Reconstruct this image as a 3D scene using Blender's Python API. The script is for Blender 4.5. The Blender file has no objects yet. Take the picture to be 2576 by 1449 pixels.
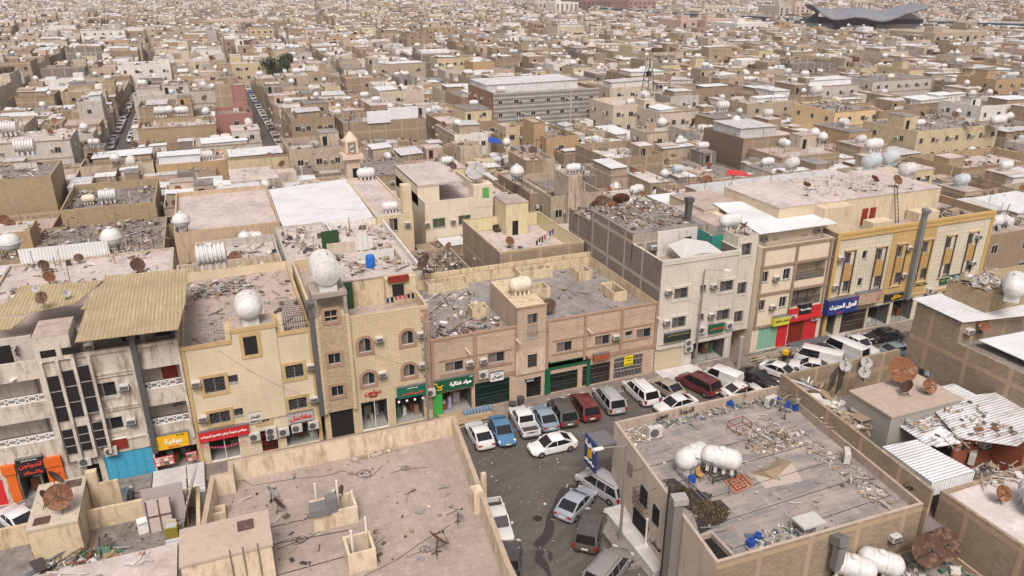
import bpy, math, random
import numpy as np
from mathutils import Vector, Matrix
SC=bpy.context.scene
# ---------------- camera, sky, sun, exposure ----------------
F=1900.;CX=1288.;CY=724.5;H=40.;PT=math.atan(775/F);TH=math.radians(21.7)
cam=bpy.data.cameras.new('camera');camo=bpy.data.objects.new('camera',cam);SC.collection.objects.link(camo)
cam.sensor_width=36.;cam.lens=36.*F/2576.;cam.clip_start=.5;cam.clip_end=9000
camo.location=(0,0,H);camo.rotation_euler=(math.pi/2-PT,0,-TH);SC.camera=camo
W=bpy.data.worlds.new('World');SC.world=W;W.use_nodes=True
nt=W.node_tree;bg=nt.nodes['Background'];sky=nt.nodes.new('ShaderNodeTexSky');sky.sky_type='NISHITA';sky.sun_disc=False
SUN_EL=math.radians(54);SUN_AZ=math.radians(200)   # azimuth clockwise from +Y: the sun stands behind the camera, a little to its left
sky.sun_elevation=SUN_EL;sky.sun_rotation=SUN_AZ;sky.dust_density=4.;sky.air_density=1.2
hs=nt.nodes.new('ShaderNodeHueSaturation');hs.inputs['Saturation'].default_value=.3
nt.links.new(sky.outputs[0],hs.inputs['Color']);tw=nt.nodes.new('ShaderNodeMix');tw.data_type='RGBA';tw.blend_type='MULTIPLY';tw.inputs[0].default_value=1.;tw.inputs[7].default_value=(1.06,.95,.92,1);nt.links.new(hs.outputs[0],tw.inputs[6]);nt.links.new(tw.outputs[2],bg.inputs[0]);bg.inputs[1].default_value=.1
sl=bpy.data.lights.new('sun','SUN');sl.energy=1.9;sl.angle=math.radians(24);sl.color=(1.,.935,.88)
so=bpy.data.objects.new('sun',sl);SC.collection.objects.link(so)
sd=Vector((math.sin(SUN_AZ)*math.cos(SUN_EL),math.cos(SUN_AZ)*math.cos(SUN_EL),math.sin(SUN_EL)))
so.rotation_euler=sd.to_track_quat('Z','Y').to_euler();so.location=(0,-20,120)
SC.view_settings.view_transform='Standard';SC.view_settings.look='None';SC.view_settings.gamma=1.
SC.view_settings.exposure=.62
SC.cycles.max_bounces=5;SC.cycles.diffuse_bounces=3;SC.cycles.transparent_max_bounces=6
try: SC.cycles.volume_bounces=0
except Exception: pass
# ---------------- photograph measurements: pixel -> ground plan ----------------
cp,sp=math.cos(PT),math.sin(PT);ct,st=math.cos(TH),math.sin(TH)
REG={'N1':(0,1000,2571/1100),'N2':(0,1560,2251/1100),'N3':(700,1000,2571/1100),'N4':(700,1560,2251/1100),'N5':(1600,1000,2571/1100),'N6':(1700,1450,1417/800),'N7':(2350,1350,1421/900),'N8':(3132,1350,1421/900),
'M1':(2500,700,1546/800),'M2':(3132,700,1863/900),'P1':(1800,1560,2251/1100),'P2':(3000,1100,2266/1032),'R3':(0,500,2576/1100),'R4':(1000,500,2.415),'R5':(1600,400,2576/1100),'R6':(0,0,2576/1350),'R7':(1350,0,2576/1350),'R8':(2682,0,2576/1350)}
def Dp(r,x,y):
    if not r: return x,y
    a=REG[r];return (a[0]+x/a[2])/1.5652,(a[1]+y/a[2])/1.5652
def ray(r,x,y):
    x,y=Dp(r,x,y);a=(x-CX)/F;b=(CY-y)/F;X=a;Y=cp+b*sp
    return (X*ct+Y*st,-X*st+Y*ct,-sp+b*cp)
def at(r,x,y,z=0.):            # point of height z seen there
    d=ray(r,x,y);t=(z-H)/d[2];return (d[0]*t,d[1]*t,z)
def fv(r,x,y,v):               # point of the plane Y=v seen there
    d=ray(r,x,y);t=v/d[1];return (d[0]*t,v,H+d[2]*t)
def fu(r,x,y,u):
    d=ray(r,x,y);t=u/d[0];return (u,d[1]*t,H+d[2]*t)
def proj(p):
    X=p[0]*ct-p[1]*st;Y=p[0]*st+p[1]*ct;z=p[2]-H
    d=Y*cp-z*sp
    if d<.1: return (-9999,-9999,d)
    return (CX+F*X/d,CY-F*(Y*sp+z*cp)/d,d)
# ---------------- materials ----------------
MT={}
def _new(name):
    m=bpy.data.materials.new(name);m.use_nodes=True;n=m.node_tree;b=n.nodes['Principled BSDF'];b.inputs['Roughness'].default_value=.85
    b.inputs['Specular IOR Level'].default_value=.25
    return m,n,b
def N(n,t,**k):
    x=n.nodes.new(t)
    for a,v in k.items():
        if a.startswith('i_'): x.inputs[int(a[2:]) if a[2:].isdigit() else a[2:]].default_value=v
        else: setattr(x,a,v)
    return x
def noise(n,vec,scale,detail=3.,rough=.55):
    x=N(n,'ShaderNodeTexNoise');x.inputs['Scale'].default_value=scale;x.inputs['Detail'].default_value=detail;x.inputs['Roughness'].default_value=rough
    n.links.new(vec,x.inputs['Vector']);return x.outputs['Fac']
def ramp(n,f,a,b,lo=0.,hi=1.):
    x=N(n,'ShaderNodeMapRange');x.inputs[1].default_value=a;x.inputs[2].default_value=b;x.inputs[3].default_value=lo;x.inputs[4].default_value=hi
    n.links.new(f,x.inputs[0]);return x.outputs[0]
def mix(n,f,a,b,mode='MIX'):
    x=N(n,'ShaderNodeMix',data_type='RGBA',blend_type=mode)
    for s,v in ((x.inputs[0],f),(x.inputs[6],a),(x.inputs[7],b)):
        if hasattr(v,'links') or hasattr(v,'is_output'): n.links.new(v,s)
        elif isinstance(v,(int,float)): s.default_value=v
        else: s.default_value=(*v[:3],1)
    return x.outputs[2]
def vecs(n):
    g=N(n,'ShaderNodeNewGeometry');return g.outputs['Position']
def scaled(n,v,s):
    m=N(n,'ShaderNodeMapping');m.inputs['Scale'].default_value=s;n.links.new(v,m.inputs[0]);return m.outputs[0]
def mth(n,op,a,b=0.):
    x=N(n,'ShaderNodeMath',operation=op)
    for i,v in ((0,a),(1,b)):
        if hasattr(v,'is_output'): n.links.new(v,x.inputs[i])
        else: x.inputs[i].default_value=v
    return x.outputs[0]
def sc(c,k): return tuple(min(1,x*k) for x in c)
def bump(n,b,h,s=.3,d=.05):
    x=N(n,'ShaderNodeBump');x.inputs['Strength'].default_value=s;x.inputs['Distance'].default_value=d;n.links.new(h,x.inputs['Height']);n.links.new(x.outputs[0],b.inputs['Normal'])
def plaster(c,dirt=.4,stain=(.16,.11,.07),name='plaster'):
    key=('pl',c,dirt,stain)
    if key in MT: return MT[key]
    m,n,b=_new(name);p=vecs(n)
    big=noise(n,p,.35,4);col=mix(n,ramp(n,big,.3,.7,0,.35),c,sc(c,.72))
    fine=noise(n,p,2.2,5,.65);col=mix(n,ramp(n,fine,.35,.7,0,.3*dirt+.08),col,sc(c,.6))
    stk=noise(n,scaled(n,p,(1.6,1.6,.34)),1.3,6,.7);col=mix(n,ramp(n,stk,.48,.68,0,dirt*1.1),col,stain)
    pe=noise(n,p,1.4,7,.75);col=mix(n,ramp(n,pe,.56,.62,0,dirt*.9),col,mixc(c,stain,.55))
    n.links.new(col,b.inputs['Base Color']);bump(n,b,fine,.25,.03);MT[key]=m;return m
def masonry(c,mortar,bw=.4,bh=.2,ms=.02,dirt=.35,frame=None,off=.5,name='blockwork',vary=.25,bmp=.5):
    key=('ms',c,mortar,bw,bh,ms,dirt,frame,off,vary,bmp)
    if key in MT: return MT[key]
    m,n,b=_new(name);p=vecs(n);uv=N(n,'ShaderNodeTexCoord').outputs['UV']
    br=N(n,'ShaderNodeTexBrick',offset=off);n.links.new(uv,br.inputs['Vector'])
    br.inputs['Color1'].default_value=(*c,1);br.inputs['Color2'].default_value=(*sc(c,1-vary),1);br.inputs['Mortar'].default_value=(*mortar,1)
    br.inputs['Scale'].default_value=1.;br.inputs['Mortar Size'].default_value=ms;br.inputs['Brick Width'].default_value=bw;br.inputs['Row Height'].default_value=bh;br.inputs['Mortar Smooth'].default_value=.3
    col=br.outputs['Color']
    big=noise(n,p,.3,4);col=mix(n,ramp(n,big,.35,.7,0,.4),col,sc(c,.62))
    if frame:
        s=N(n,'ShaderNodeSeparateXYZ');n.links.new(uv,s.inputs[0])
        fx=mth(n,'LESS_THAN',mth(n,'FRACT',mth(n,'DIVIDE',s.outputs[0],3.9)),.09);fz=mth(n,'LESS_THAN',mth(n,'FRACT',mth(n,'ADD',mth(n,'DIVIDE',s.outputs[1],3.3),.06)),.12)
        col=mix(n,mth(n,'MAXIMUM',fx,fz),col,frame)
    stk=noise(n,scaled(n,p,(1.5,1.5,.2)),1.2,4);col=mix(n,ramp(n,stk,.5,.8,0,dirt),col,(.13,.09,.06))
    n.links.new(col,b.inputs['Base Color']);inv=mth(n,'SUBTRACT',1.,br.outputs['Fac']);bump(n,b,inv,bmp,.03);MT[key]=m;return m
def roofm(c,c2,dark=(.12,.1,.09),amt=.5,tile=0,name='roof_concrete'):
    key=('rf',c,c2,dark,amt,tile)
    if key in MT: return MT[key]
    m,n,b=_new(name);p=vecs(n)
    big=noise(n,p,.22,5,.6);col=mix(n,ramp(n,big,.38,.62),c,c2)
    md=noise(n,p,1.1,6,.7);col=mix(n,ramp(n,md,.5,.68,0,amt),col,dark)
    lt=noise(n,scaled(n,p,(.6,.9,1)),1.7,6,.75);col=mix(n,ramp(n,lt,.53,.66,0,.5),col,sc(c,1.35));wd=noise(n,scaled(n,p,(1.,.45,1)),.6,7,.75);col=mix(n,ramp(n,wd,.5,.6,0,amt*.75),col,sc(dark,1.5))
    sp_=noise(n,p,9.,3,.8);col=mix(n,ramp(n,sp_,.62,.72,0,amt*.9),col,sc(dark,.7))
    if tile:
        br=N(n,'ShaderNodeTexBrick',offset=0.);n.links.new(p,br.inputs['Vector']);br.inputs['Scale'].default_value=1.;br.inputs['Brick Width'].default_value=tile;br.inputs['Row Height'].default_value=tile;br.inputs['Mortar Size'].default_value=.03
        br.inputs['Color1'].default_value=(1,1,1,1);br.inputs['Color2'].default_value=(.9,.89,.88,1);br.inputs['Mortar'].default_value=(.86,.84,.83,1)
        col=mix(n,.8,col,br.outputs['Color'],'MULTIPLY')
    n.links.new(col,b.inputs['Base Color']);bump(n,b,md,.35,.05);MT[key]=m;return m
def felt():
    m,n,b=_new('roof_felt');p=vecs(n)
    a=noise(n,scaled(n,p,(.22,1.5,1)),.9,7,.7);col=mix(n,ramp(n,a,.4,.62),(.19,.18,.178),(.31,.27,.245))
    c=noise(n,scaled(n,p,(1.2,.5,1)),.5,6,.65);col=mix(n,ramp(n,c,.52,.66,0,.65),col,(.40,.34,.29));d=noise(n,p,.8,7,.75);col=mix(n,ramp(n,d,.55,.64,0,.6),col,(.11,.1,.1))
    e=noise(n,p,6,4,.8);col=mix(n,ramp(n,e,.6,.7,0,.35),col,(.1,.09,.08));n.links.new(col,b.inputs['Base Color']);bump(n,b,a,.5,.08);return m
def asphalt():
    m,n,b=_new('asphalt');p=vecs(n);w=N(n,'ShaderNodeTexNoise');w.inputs['Scale'].default_value=.08;w.inputs['Detail'].default_value=2.;n.links.new(p,w.inputs['Vector'])
    v=N(n,'ShaderNodeVectorMath',operation='MULTIPLY_ADD');n.links.new(w.outputs['Color'],v.inputs[0]);v.inputs[1].default_value=(9,9,0);n.links.new(p,v.inputs[2])
    a=noise(n,scaled(n,v.outputs[0],(.12,1.1,1)),.9,6,.65);col=mix(n,ramp(n,a,.35,.65),(.075,.068,.064),(.115,.102,.094))
    c=noise(n,p,.35,6,.7);col=mix(n,ramp(n,c,.5,.66,0,.6),col,(.14,.122,.108));d=noise(n,p,.9,6,.8);col=mix(n,ramp(n,d,.58,.66,0,.7),col,(.045,.04,.038));e=noise(n,p,14,3,.8);col=mix(n,ramp(n,e,.5,.8,0,.3),col,(.17,.15,.13))
    n.links.new(col,b.inputs['Base Color']);bump(n,b,e,.2,.01);return m
def tin(c,rust=(.2,.11,.07),amt=.5,pitch=.25,axis=0,rough=.55,name='corrugated_tin'):
    key=('tin',c,rust,amt,pitch,axis)
    if key in MT: return MT[key]
    m,n,b=_new(name);p=vecs(n)
    s=N(n,'ShaderNodeSeparateXYZ');n.links.new(p,s.inputs[0])
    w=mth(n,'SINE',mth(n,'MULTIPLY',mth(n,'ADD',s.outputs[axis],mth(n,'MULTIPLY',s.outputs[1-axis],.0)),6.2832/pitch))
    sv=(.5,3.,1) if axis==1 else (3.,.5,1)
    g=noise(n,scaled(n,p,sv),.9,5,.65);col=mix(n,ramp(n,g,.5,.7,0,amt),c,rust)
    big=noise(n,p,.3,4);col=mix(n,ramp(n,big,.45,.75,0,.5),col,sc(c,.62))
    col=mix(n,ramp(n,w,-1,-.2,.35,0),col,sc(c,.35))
    n.links.new(col,b.inputs['Base Color']);b.inputs['Roughness'].default_value=rough;bump(n,b,w,.6,.05);MT[key]=m;return m
def plain(c,rough=.6,metal=0.,name='paint',var=.12):
    key=('pn',c,rough,metal)
    if key in MT: return MT[key]
    m,n,b=_new(name);p=vecs(n);g=noise(n,p,3.,4,.6);col=mix(n,ramp(n,g,.35,.7,0,var*2),c,sc(c,.62))
    n.links.new(col,b.inputs['Base Color']);b.inputs['Roughness'].default_value=rough;b.inputs['Metallic'].default_value=metal;MT[key]=m;return m
def rusty(c=(.17,.07,.035),c2=(.42,.36,.3),amt=.3,name='rust'):
    key=('ru',c,c2,amt)
    if key in MT: return MT[key]
    m,n,b=_new(name);p=vecs(n);g=noise(n,p,1.6,6,.75);col=mix(n,ramp(n,g,.62-amt*.4,.68-amt*.3),c,c2);f=noise(n,p,8,4);col=mix(n,ramp(n,f,.3,.7,0,.5),col,sc(c,.5))
    n.links.new(col,b.inputs['Base Color']);MT[key]=m;return m
def paintc(c,name='car_paint',metal=.0):
    key=('car',c)
    if key in MT: return MT[key]
    m,n,b=_new(name);p=vecs(n);g=noise(n,p,1.5,4);s=N(n,'ShaderNodeSeparateXYZ');n.links.new(p,s.inputs[0])
    col=mix(n,ramp(n,g,.4,.75,0,.3),c,mixc(c,(.3,.26,.22),.5));n.links.new(col,b.inputs['Base Color']);b.inputs['Roughness'].default_value=.32;b.inputs['Metallic'].default_value=metal;b.inputs['Coat Weight'].default_value=.4;b.inputs['Specular IOR Level'].default_value=.5;MT[key]=m;return m
def mixc(a,b,t): return tuple(x*(1-t)+y*t for x,y in zip(a,b))
GLASS=plain((.012,.013,.015),.08,0,'glass');GLASS.node_tree.nodes['Principled BSDF'].inputs['Specular IOR Level'].default_value=.6
PANE=plain((.025,.025,.027),.2,0,'window_glass')
PANE2=plain((.16,.13,.11),.6,0,'curtained_glass')
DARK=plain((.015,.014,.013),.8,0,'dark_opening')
ALU=plain((.42,.41,.4),.45,.3,'aluminium');WHITE=plain((.72,.71,.69),.5,0,'white_plastic');TANKW=plain((.60,.595,.58),.45,0,'tank_white',.3);TANKB=plain((.47,.52,.55),.4,0,'tank_light_blue');TANKC=plain((.62,.56,.44),.5,0,'tank_cream',.3)
CONC=roofm((.34,.29,.25),(.27,.24,.21));METAL=plain((.25,.25,.26),.45,.6,'galvanised_steel');DMETAL=plain((.05,.045,.04),.6,.3,'dark_steel')
RUST=rusty((.15,.065,.035),(.24,.13,.08),.35);RUST2=rusty((.2,.085,.04),(.34,.24,.18),.2);DISHG=plain((.36,.35,.34),.5,0,'dish_grey',.3);DISHB=rusty((.09,.05,.035),(.2,.13,.09),.3,'brown_rust')
ACW=plain((.55,.53,.5),.5,0,'ac_casing',.35);TYRE=plain((.02,.02,.02),.8,0,'rubber');RIM=plain((.3,.3,.31),.35,.7,'rim_alloy')
REDL=plain((.35,.02,.015),.25,0,'red_lens');HEADL=plain((.6,.6,.58),.15,0,'clear_lens');PLATE=plain((.7,.7,.66),.5,0,'plate')
# ---------------- mesh builder ----------------
COL=SC.collection
class MB:
    def __init__(s): s.v=[];s.f=[];s.m=[];s.smooth=False;s.ms=[];s.cur=0
    def mat(s,m):
        if m not in s.ms: s.ms.append(m)
        s.cur=s.ms.index(m);return s
    def face(s,*pts):
        k=len(s.v);s.v.extend(pts);s.f.append(tuple(range(k,k+len(pts))));s.m.append(s.cur);return s
    def box(s,x0,y0,z0,x1,y1,z1,bottom=True):
        a,b=(x0,x1) if x0<x1 else (x1,x0);c,d=(y0,y1) if y0<y1 else (y1,y0);e,f=(z0,z1) if z0<z1 else (z1,z0)
        k=len(s.v);s.v.extend([(a,c,e),(b,c,e),(b,d,e),(a,d,e),(a,c,f),(b,c,f),(b,d,f),(a,d,f)])
        fs=[(4,5,6,7),(0,1,5,4),(1,2,6,5),(2,3,7,6),(3,0,4,7)]+([(3,2,1,0)] if bottom else [])
        s.f.extend(tuple(k+i for i in q) for q in fs);s.m.extend([s.cur]*len(fs));return s
    def obox(s,c,ax,ay,az):   # centre and three half-axis vectors
        c=Vector(c);ax,ay,az=Vector(ax),Vector(ay),Vector(az);k=len(s.v)
        for z in (-1,1):
            for x,y in ((-1,-1),(1,-1),(1,1),(-1,1)): s.v.append(tuple(c+ax*x+ay*y+az*z))
        s.f.extend(tuple(k+i for i in q) for q in [(4,5,6,7),(0,1,5,4),(1,2,6,5),(2,3,7,6),(3,0,4,7),(3,2,1,0)]);s.m.extend([s.cur]*6);return s
    def rbox(s,cx,cy,z0,lx,ly,h,rz): # box turned about z
        c,d=math.cos(rz),math.sin(rz);return s.obox((cx,cy,z0+h/2),(c*lx/2,d*lx/2,0),(-d*ly/2,c*ly/2,0),(0,0,h/2))
    def bar(s,a,b,w,h=None):
        a,b=Vector(a),Vector(b);d=b-a;L=d.length
        if L<1e-6:return s
        d/=L;u=Vector((0,0,1)) if abs(d.z)<.95 else Vector((0,1,0));x=d.cross(u).normalized();y=x.cross(d);h=h or w
        return s.obox((a+b)/2,d*(L/2),x*(w/2),y*(h/2))
    def tube(s,pts,r,n=6,cap=True,r2=None):
        pts=[Vector(p) for p in pts];k0=len(s.v);m=len(pts)
        for i,p in enumerate(pts):
            d=(pts[min(i+1,m-1)]-pts[max(i-1,0)]).normalized();u=Vector((0,0,1)) if abs(d.z)<.9 else Vector((1,0,0));x=d.cross(u).normalized();y=x.cross(d)
            rr=r if r2 is None else r+(r2-r)*i/(m-1)
            for j in range(n):
                a=2*math.pi*j/n;s.v.append(tuple(p+x*math.cos(a)*rr+y*math.sin(a)*rr))
        for i in range(m-1):
            for j in range(n): s.f.append((k0+i*n+j,k0+i*n+(j+1)%n,k0+(i+1)*n+(j+1)%n,k0+(i+1)*n+j));s.m.append(s.cur)
        if cap:
            s.f.append(tuple(k0+j for j in range(n))[::-1]);s.f.append(tuple(k0+(m-1)*n+j for j in range(n)));s.m.extend([s.cur]*2)
        return s
    def lathe(s,o,axis,prof,n=16):  # prof: (t along axis, radius)
        o=Vector(o);d=Vector(axis).normalized();u=Vector((0,0,1)) if abs(d.z)<.9 else Vector((1,0,0));x=d.cross(u).normalized();y=x.cross(d);k0=len(s.v)
        for t,r in prof:
            for j in range(n):
                a=2*math.pi*j/n;s.v.append(tuple(o+d*t+(x*math.cos(a)+y*math.sin(a))*max(r,.001)))
        for i in range(len(prof)-1):
            for j in range(n): s.f.append((k0+i*n+j,k0+i*n+(j+1)%n,k0+(i+1)*n+(j+1)%n,k0+(i+1)*n+j));s.m.append(s.cur)
        return s
    def add(s,o,M=None,mats=None):
        k=len(s.v);s.v.extend(o.v if M is None else [tuple(M@Vector(p)) for p in o.v]);s.f.extend(tuple(k+i for i in q) for q in o.f)
        c=s.cur;idx=[]
        for m in o.ms: s.mat(m);idx.append(s.cur)
        s.m.extend(idx[i] for i in o.m);s.cur=c;return s
    def mesh(s,name,smooth=False,mat=None):
        me=bpy.data.meshes.new(name);me.from_pydata(s.v,[],s.f)
        for m in (s.ms or [mat or CONC]): me.materials.append(m)
        nf=len(s.f)
        if nf:
            me.polygons.foreach_set('material_index',np.array(s.m,dtype=np.int32))
            if smooth: me.polygons.foreach_set('use_smooth',np.ones(nf,dtype=bool))
            nl=len(me.loops);vi=np.empty(nl,dtype=np.int32);me.loops.foreach_get('vertex_index',vi)
            co=np.array(s.v,dtype=np.float32)[vi];nr=np.empty(nf*3,dtype=np.float32);me.polygons.foreach_get('normal',nr);nr=nr.reshape(-1,3)
            cnt=np.array([len(q) for q in s.f]);nn=np.repeat(nr,cnt,axis=0)
            hor=np.abs(nn[:,2])>.75;l=np.sqrt(nn[:,0]**2+nn[:,1]**2)+1e-9
            uu=np.where(hor,co[:,0],(-nn[:,1]*co[:,0]+nn[:,0]*co[:,1])/l);vv=np.where(hor,co[:,1],co[:,2])
            me.uv_layers.new(name='UVMap').data.foreach_set('uv',np.stack([uu,vv],1).astype(np.float32).ravel())
        me.update();return me
    def build(s,name,parent=None,smooth=False,mat=None):
        o=bpy.data.objects.new(name,s.mesh(name,smooth,mat));COL.objects.link(o)
        if parent is not None: o.parent=parent
        return o
def auto_smooth(o,ang=35):
    me=o.data;me.polygons.foreach_set('use_smooth',np.ones(len(me.polygons),dtype=bool))
    try: me.set_sharp_from_angle(angle=math.radians(ang))
    except Exception: pass
def tag(o,label=None,cat=None,group=None,kind=None):
    if label:o['label']=label
    if cat:o['category']=cat
    if group:o['group']=group
    if kind:o['kind']=kind
    return o
def thing(name,label,cat,loc=(0,0,0),rz=0.,group=None):
    o=bpy.data.objects.new(name,None);COL.objects.link(o);o.location=loc;o.rotation_euler=(0,0,rz);o.empty_display_size=.3
    return tag(o,label,cat,group)
KITS={}
def kit(key,parts):   # parts: (name, MB, smooth, parent index or None)
    KITS[key]=[(nm,mb.mesh(nm,sm),pi) for nm,mb,sm,pi in parts]
    for nm,me,pi in KITS[key]:
        if len(me.polygons) and me.polygons[0].use_smooth:
            try: me.set_sharp_from_angle(angle=math.radians(40))
            except Exception: pass
def put(key,name,label,cat,loc,rz=0.,s=1.,group=None,parent=None,only=None,tilt=None):
    K=KITS[key]
    if len(K)==1 or only is not None:
        r=bpy.data.objects.new(name,K[only or 0][1]);COL.objects.link(r);obs=[r]
    else:
        r=bpy.data.objects.new(name,None);COL.objects.link(r);obs=[]
        for nm,me,pi in K:
            o=bpy.data.objects.new(nm,me);COL.objects.link(o);o.parent=r if pi is None else obs[pi];obs.append(o)
    r.location=loc;r.rotation_euler=tilt or (0,0,rz);r.scale=(s,s,s) if not hasattr(s,'__len__') else s
    if parent is not None: r.parent=parent
    return tag(r,label,cat,group)
# ---------------- lettering ----------------
AT={};_c=0xFE80
for ch,k in zip('ءآأؤإئابةتثجحخدذرزسشصضطظعغفقكلمنهوىي',[1,2,2,2,2,4,2,4,2,4,4,4,4,4,2,2,2,2]+[4]*15+[2,2,4]):
    AT[ch]=(_c,k);_c+=k
AT['\x01']=(0xFEFB,2);AT['\x02']=(0xFEF7,2)
def ar(s):
    s=s.replace('لا','\x01').replace('لأ','\x02');o=[]
    if not any(ch in AT for ch in s): return s
    for i,ch in enumerate(s):
        if ch not in AT: o.append(ch);continue
        b,k=AT[ch];pj=i>0 and s[i-1] in AT and AT[s[i-1]][1]==4;nj=k==4 and i+1<len(s) and s[i+1] in AT and s[i+1]!='ء'
        o.append(chr(b+(0 if k==1 else (3 if nj else 1) if pj else (2 if nj else 0))))
    return ''.join(reversed(o))
TXC={}
def textmesh(s):
    if s in TXC: return TXC[s]
    c=bpy.data.curves.new('lettering','FONT');c.body='\n'.join(ar(l) for l in s.split('\n'));c.align_x='CENTER';c.align_y='CENTER';c.size=1.;c.extrude=.02;c.resolution_u=2
    o=bpy.data.objects.new('lettering',c);COL.objects.link(o);bpy.context.view_layer.update();me=bpy.data.meshes.new_from_object(o.evaluated_get(bpy.context.evaluated_depsgraph_get()))
    co=np.empty(len(me.vertices)*3,dtype=np.float32);me.vertices.foreach_get('co',co);co=co.reshape(-1,3)
    fs=[tuple(p.vertices) for p in me.polygons];bpy.data.objects.remove(o);bpy.data.curves.remove(c);bpy.data.meshes.remove(me)
    if len(co)==0: co=np.zeros((3,3))
    mn,mx=co.min(0),co.max(0);co=co-(mn+mx)/2;TXC[s]=(co,fs,mx-mn);return TXC[s]
def letters(parent,s,c,w,h,mat,xd=(1,0,0),nd=(0,-1,0),bold=.03,name='lettering',yd=(0,0,1)):
    co,fs,sz=textmesh(s);k=min(w/sz[0],h/sz[1]) if sz[0]>0 else 1
    kx=min(w/sz[0],k*1.5);mb=MB().mat(mat);xd,nd,yd,c=Vector(xd),Vector(nd),Vector(yd),Vector(c)
    for i,(dx,dy) in enumerate(((0,0),(bold,0),(-bold,0),(0,bold),(0,-bold)) if bold else ((0,0),)):
        b=len(mb.v);mb.v.extend(tuple(c+xd*(p[0]*kx+dx)+yd*(p[1]*k+dy)+nd*(p[2]*.5+.02+i*.0021)) for p in co);mb.f.extend(tuple(b+j for j in f) for f in fs);mb.m.extend([0]*len(fs))
    return mb.build(name,parent)
# ---------------- kits: tanks, dishes, air conditioners ----------------
def tank_parts(m,ribs=True,L=2.2,R=.85):
    b=MB().mat(m);n=14;pr=[]
    if ribs:
        k=7;pr=[(-L/2-.12,0.),(-L/2-.08,R*.6),(-L/2+.03,R*.86)]
        for i in range(k):
            t=-L/2+.12+i*(L-.24)/(k-1);pr+=[(t-.13,R*.86),(t-.07,R),(t+.07,R),(t+.13,R*.86)]
        pr+=[(L/2-.03,R*.86),(L/2+.08,R*.6),(L/2+.12,0.)]
    else: pr=[(-L/2-.35,0.),(-L/2-.3,R*.35),(-L/2-.15,R*.7),(-L/2+.1,R*.95),(-L/2+.3,R),(-.5,R),(-.48,R*1.05),(-.4,R*1.05),(-.38,R),(.38,R),(.4,R*1.05),(.48,R*1.05),(.5,R),(L/2-.3,R),(L/2-.1,R*.95),(L/2+.15,R*.7),(L/2+.3,R*.35),(L/2+.35,0.)]
    z=R+.35;b.lathe((0,0,z),(1,0,0),pr,n)
    leg=MB().mat(m);lg=[]
    for x in (-L*.38,-L*.13,L*.13,L*.38):
        q=MB().mat(m);q.box(x-.12,-R*.62,0,x+.12,R*.62,z-R*.7);lg.append(q)
    lid=MB().mat(m).lathe((0,0,z+R-.04),(0,0,1),[(0,.28),(.12,.26),(.16,.18),(.18,0)],10)
    return [('barrel',b,True,None),('lid',lid,True,0)]+[('leg',q,False,0) for q in lg]
kit('tank_ribbed',tank_parts(TANKW));kit('tank_blue',tank_parts(TANKB));kit('tank_capsule',tank_parts(TANKW,False,2.4,.8));kit('tank_cream',tank_parts(TANKC,False,2.,.8))
def tank_sphere(m,R=.95):
    b=MB().mat(m);b.lathe((0,0,R+.5),(0,0,1),[(R*math.sin(a)*.95,R*math.cos(a)) for a in [math.radians(x) for x in range(-85,86,17)]]+[(R*.98,.25),(R*1.06,.22),(R*1.06,0)],16)
    band=MB().mat(m).lathe((0,0,R+.5),(0,0,1),[(-.06,R+.01),(-.05,R+.07),(.05,R+.07),(.06,R+.01)],16)
    st_=MB().mat(DMETAL)
    for i in range(4):
        a=math.pi/4+i*math.pi/2;st_.bar((R*.7*math.cos(a),R*.7*math.sin(a),0),(R*.75*math.cos(a),R*.75*math.sin(a),R*.9),.07)
    for i in range(4):
        a=math.pi/4+i*math.pi/2;c=a+math.pi/2;st_.bar((R*.7*math.cos(a),R*.7*math.sin(a),.3),(R*.7*math.cos(c),R*.7*math.sin(c),.3),.05)
    return [('globe',b,True,None),('band',band,True,0),('stand',st_,False,0)]
kit('tank_globe',tank_sphere(TANKW));kit('tank_globe_blue',tank_sphere(TANKB));kit('tank_globe_cream',tank_sphere(TANKC))
def dish(m,R=1.,small=False):   # opening towards +Y local, tilted up
    el=math.radians(38);ax=Vector((0,math.cos(el),math.sin(el)));c=Vector((0,-.1,1.0*R+.35))
    b=MB().mat(m);n=18;b.lathe(c,ax,[(0,.02),(.03*R,.35*R),(.1*R,.65*R),(.24*R,R),(.21*R,R*.99),(.07*R,.64*R),(-.02,.02)],n)
    s=MB().mat(DMETAL);s.tube([(0,-.35*R,0),(0,-.3*R,.55*R),tuple(c-ax*.05)],.045,5)
    for k in (-1,1): s.bar((k*.35*R,-.6*R,.02),(0,-.3*R,.5*R),.05)
    s.bar((0,.2*R,.02),(0,-.3*R,.45*R),.05)
    f=MB().mat(DMETAL);foc=c+ax*.75*R
    for k in range(3 if not small else 1):
        a=k*2.094+(-1.57 if small else .5);u=Vector((1,0,0));w=ax.cross(u);p=c+ax*.2*R+(u*math.cos(a)+w*math.sin(a))*R*.93;f.bar(p,foc,.035)
    f.lathe(foc,ax,[(-.1,.0),(-.1,.07),(.08,.07),(.1,0)],8)
    return [('reflector',b,True,None),('mount',s,False,None),('feed_arm',f,False,0)]
kit('dish_rust',dish(RUST,1.));kit('dish_orange',dish(RUST2,.8));kit('dish_grey',dish(DISHG,.55,True));kit('dish_brown',dish(DISHB,1.));kit('dish_big',dish(DISHG,1.5));kit('dish_bigrust',dish(RUST2,1.5))
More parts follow.
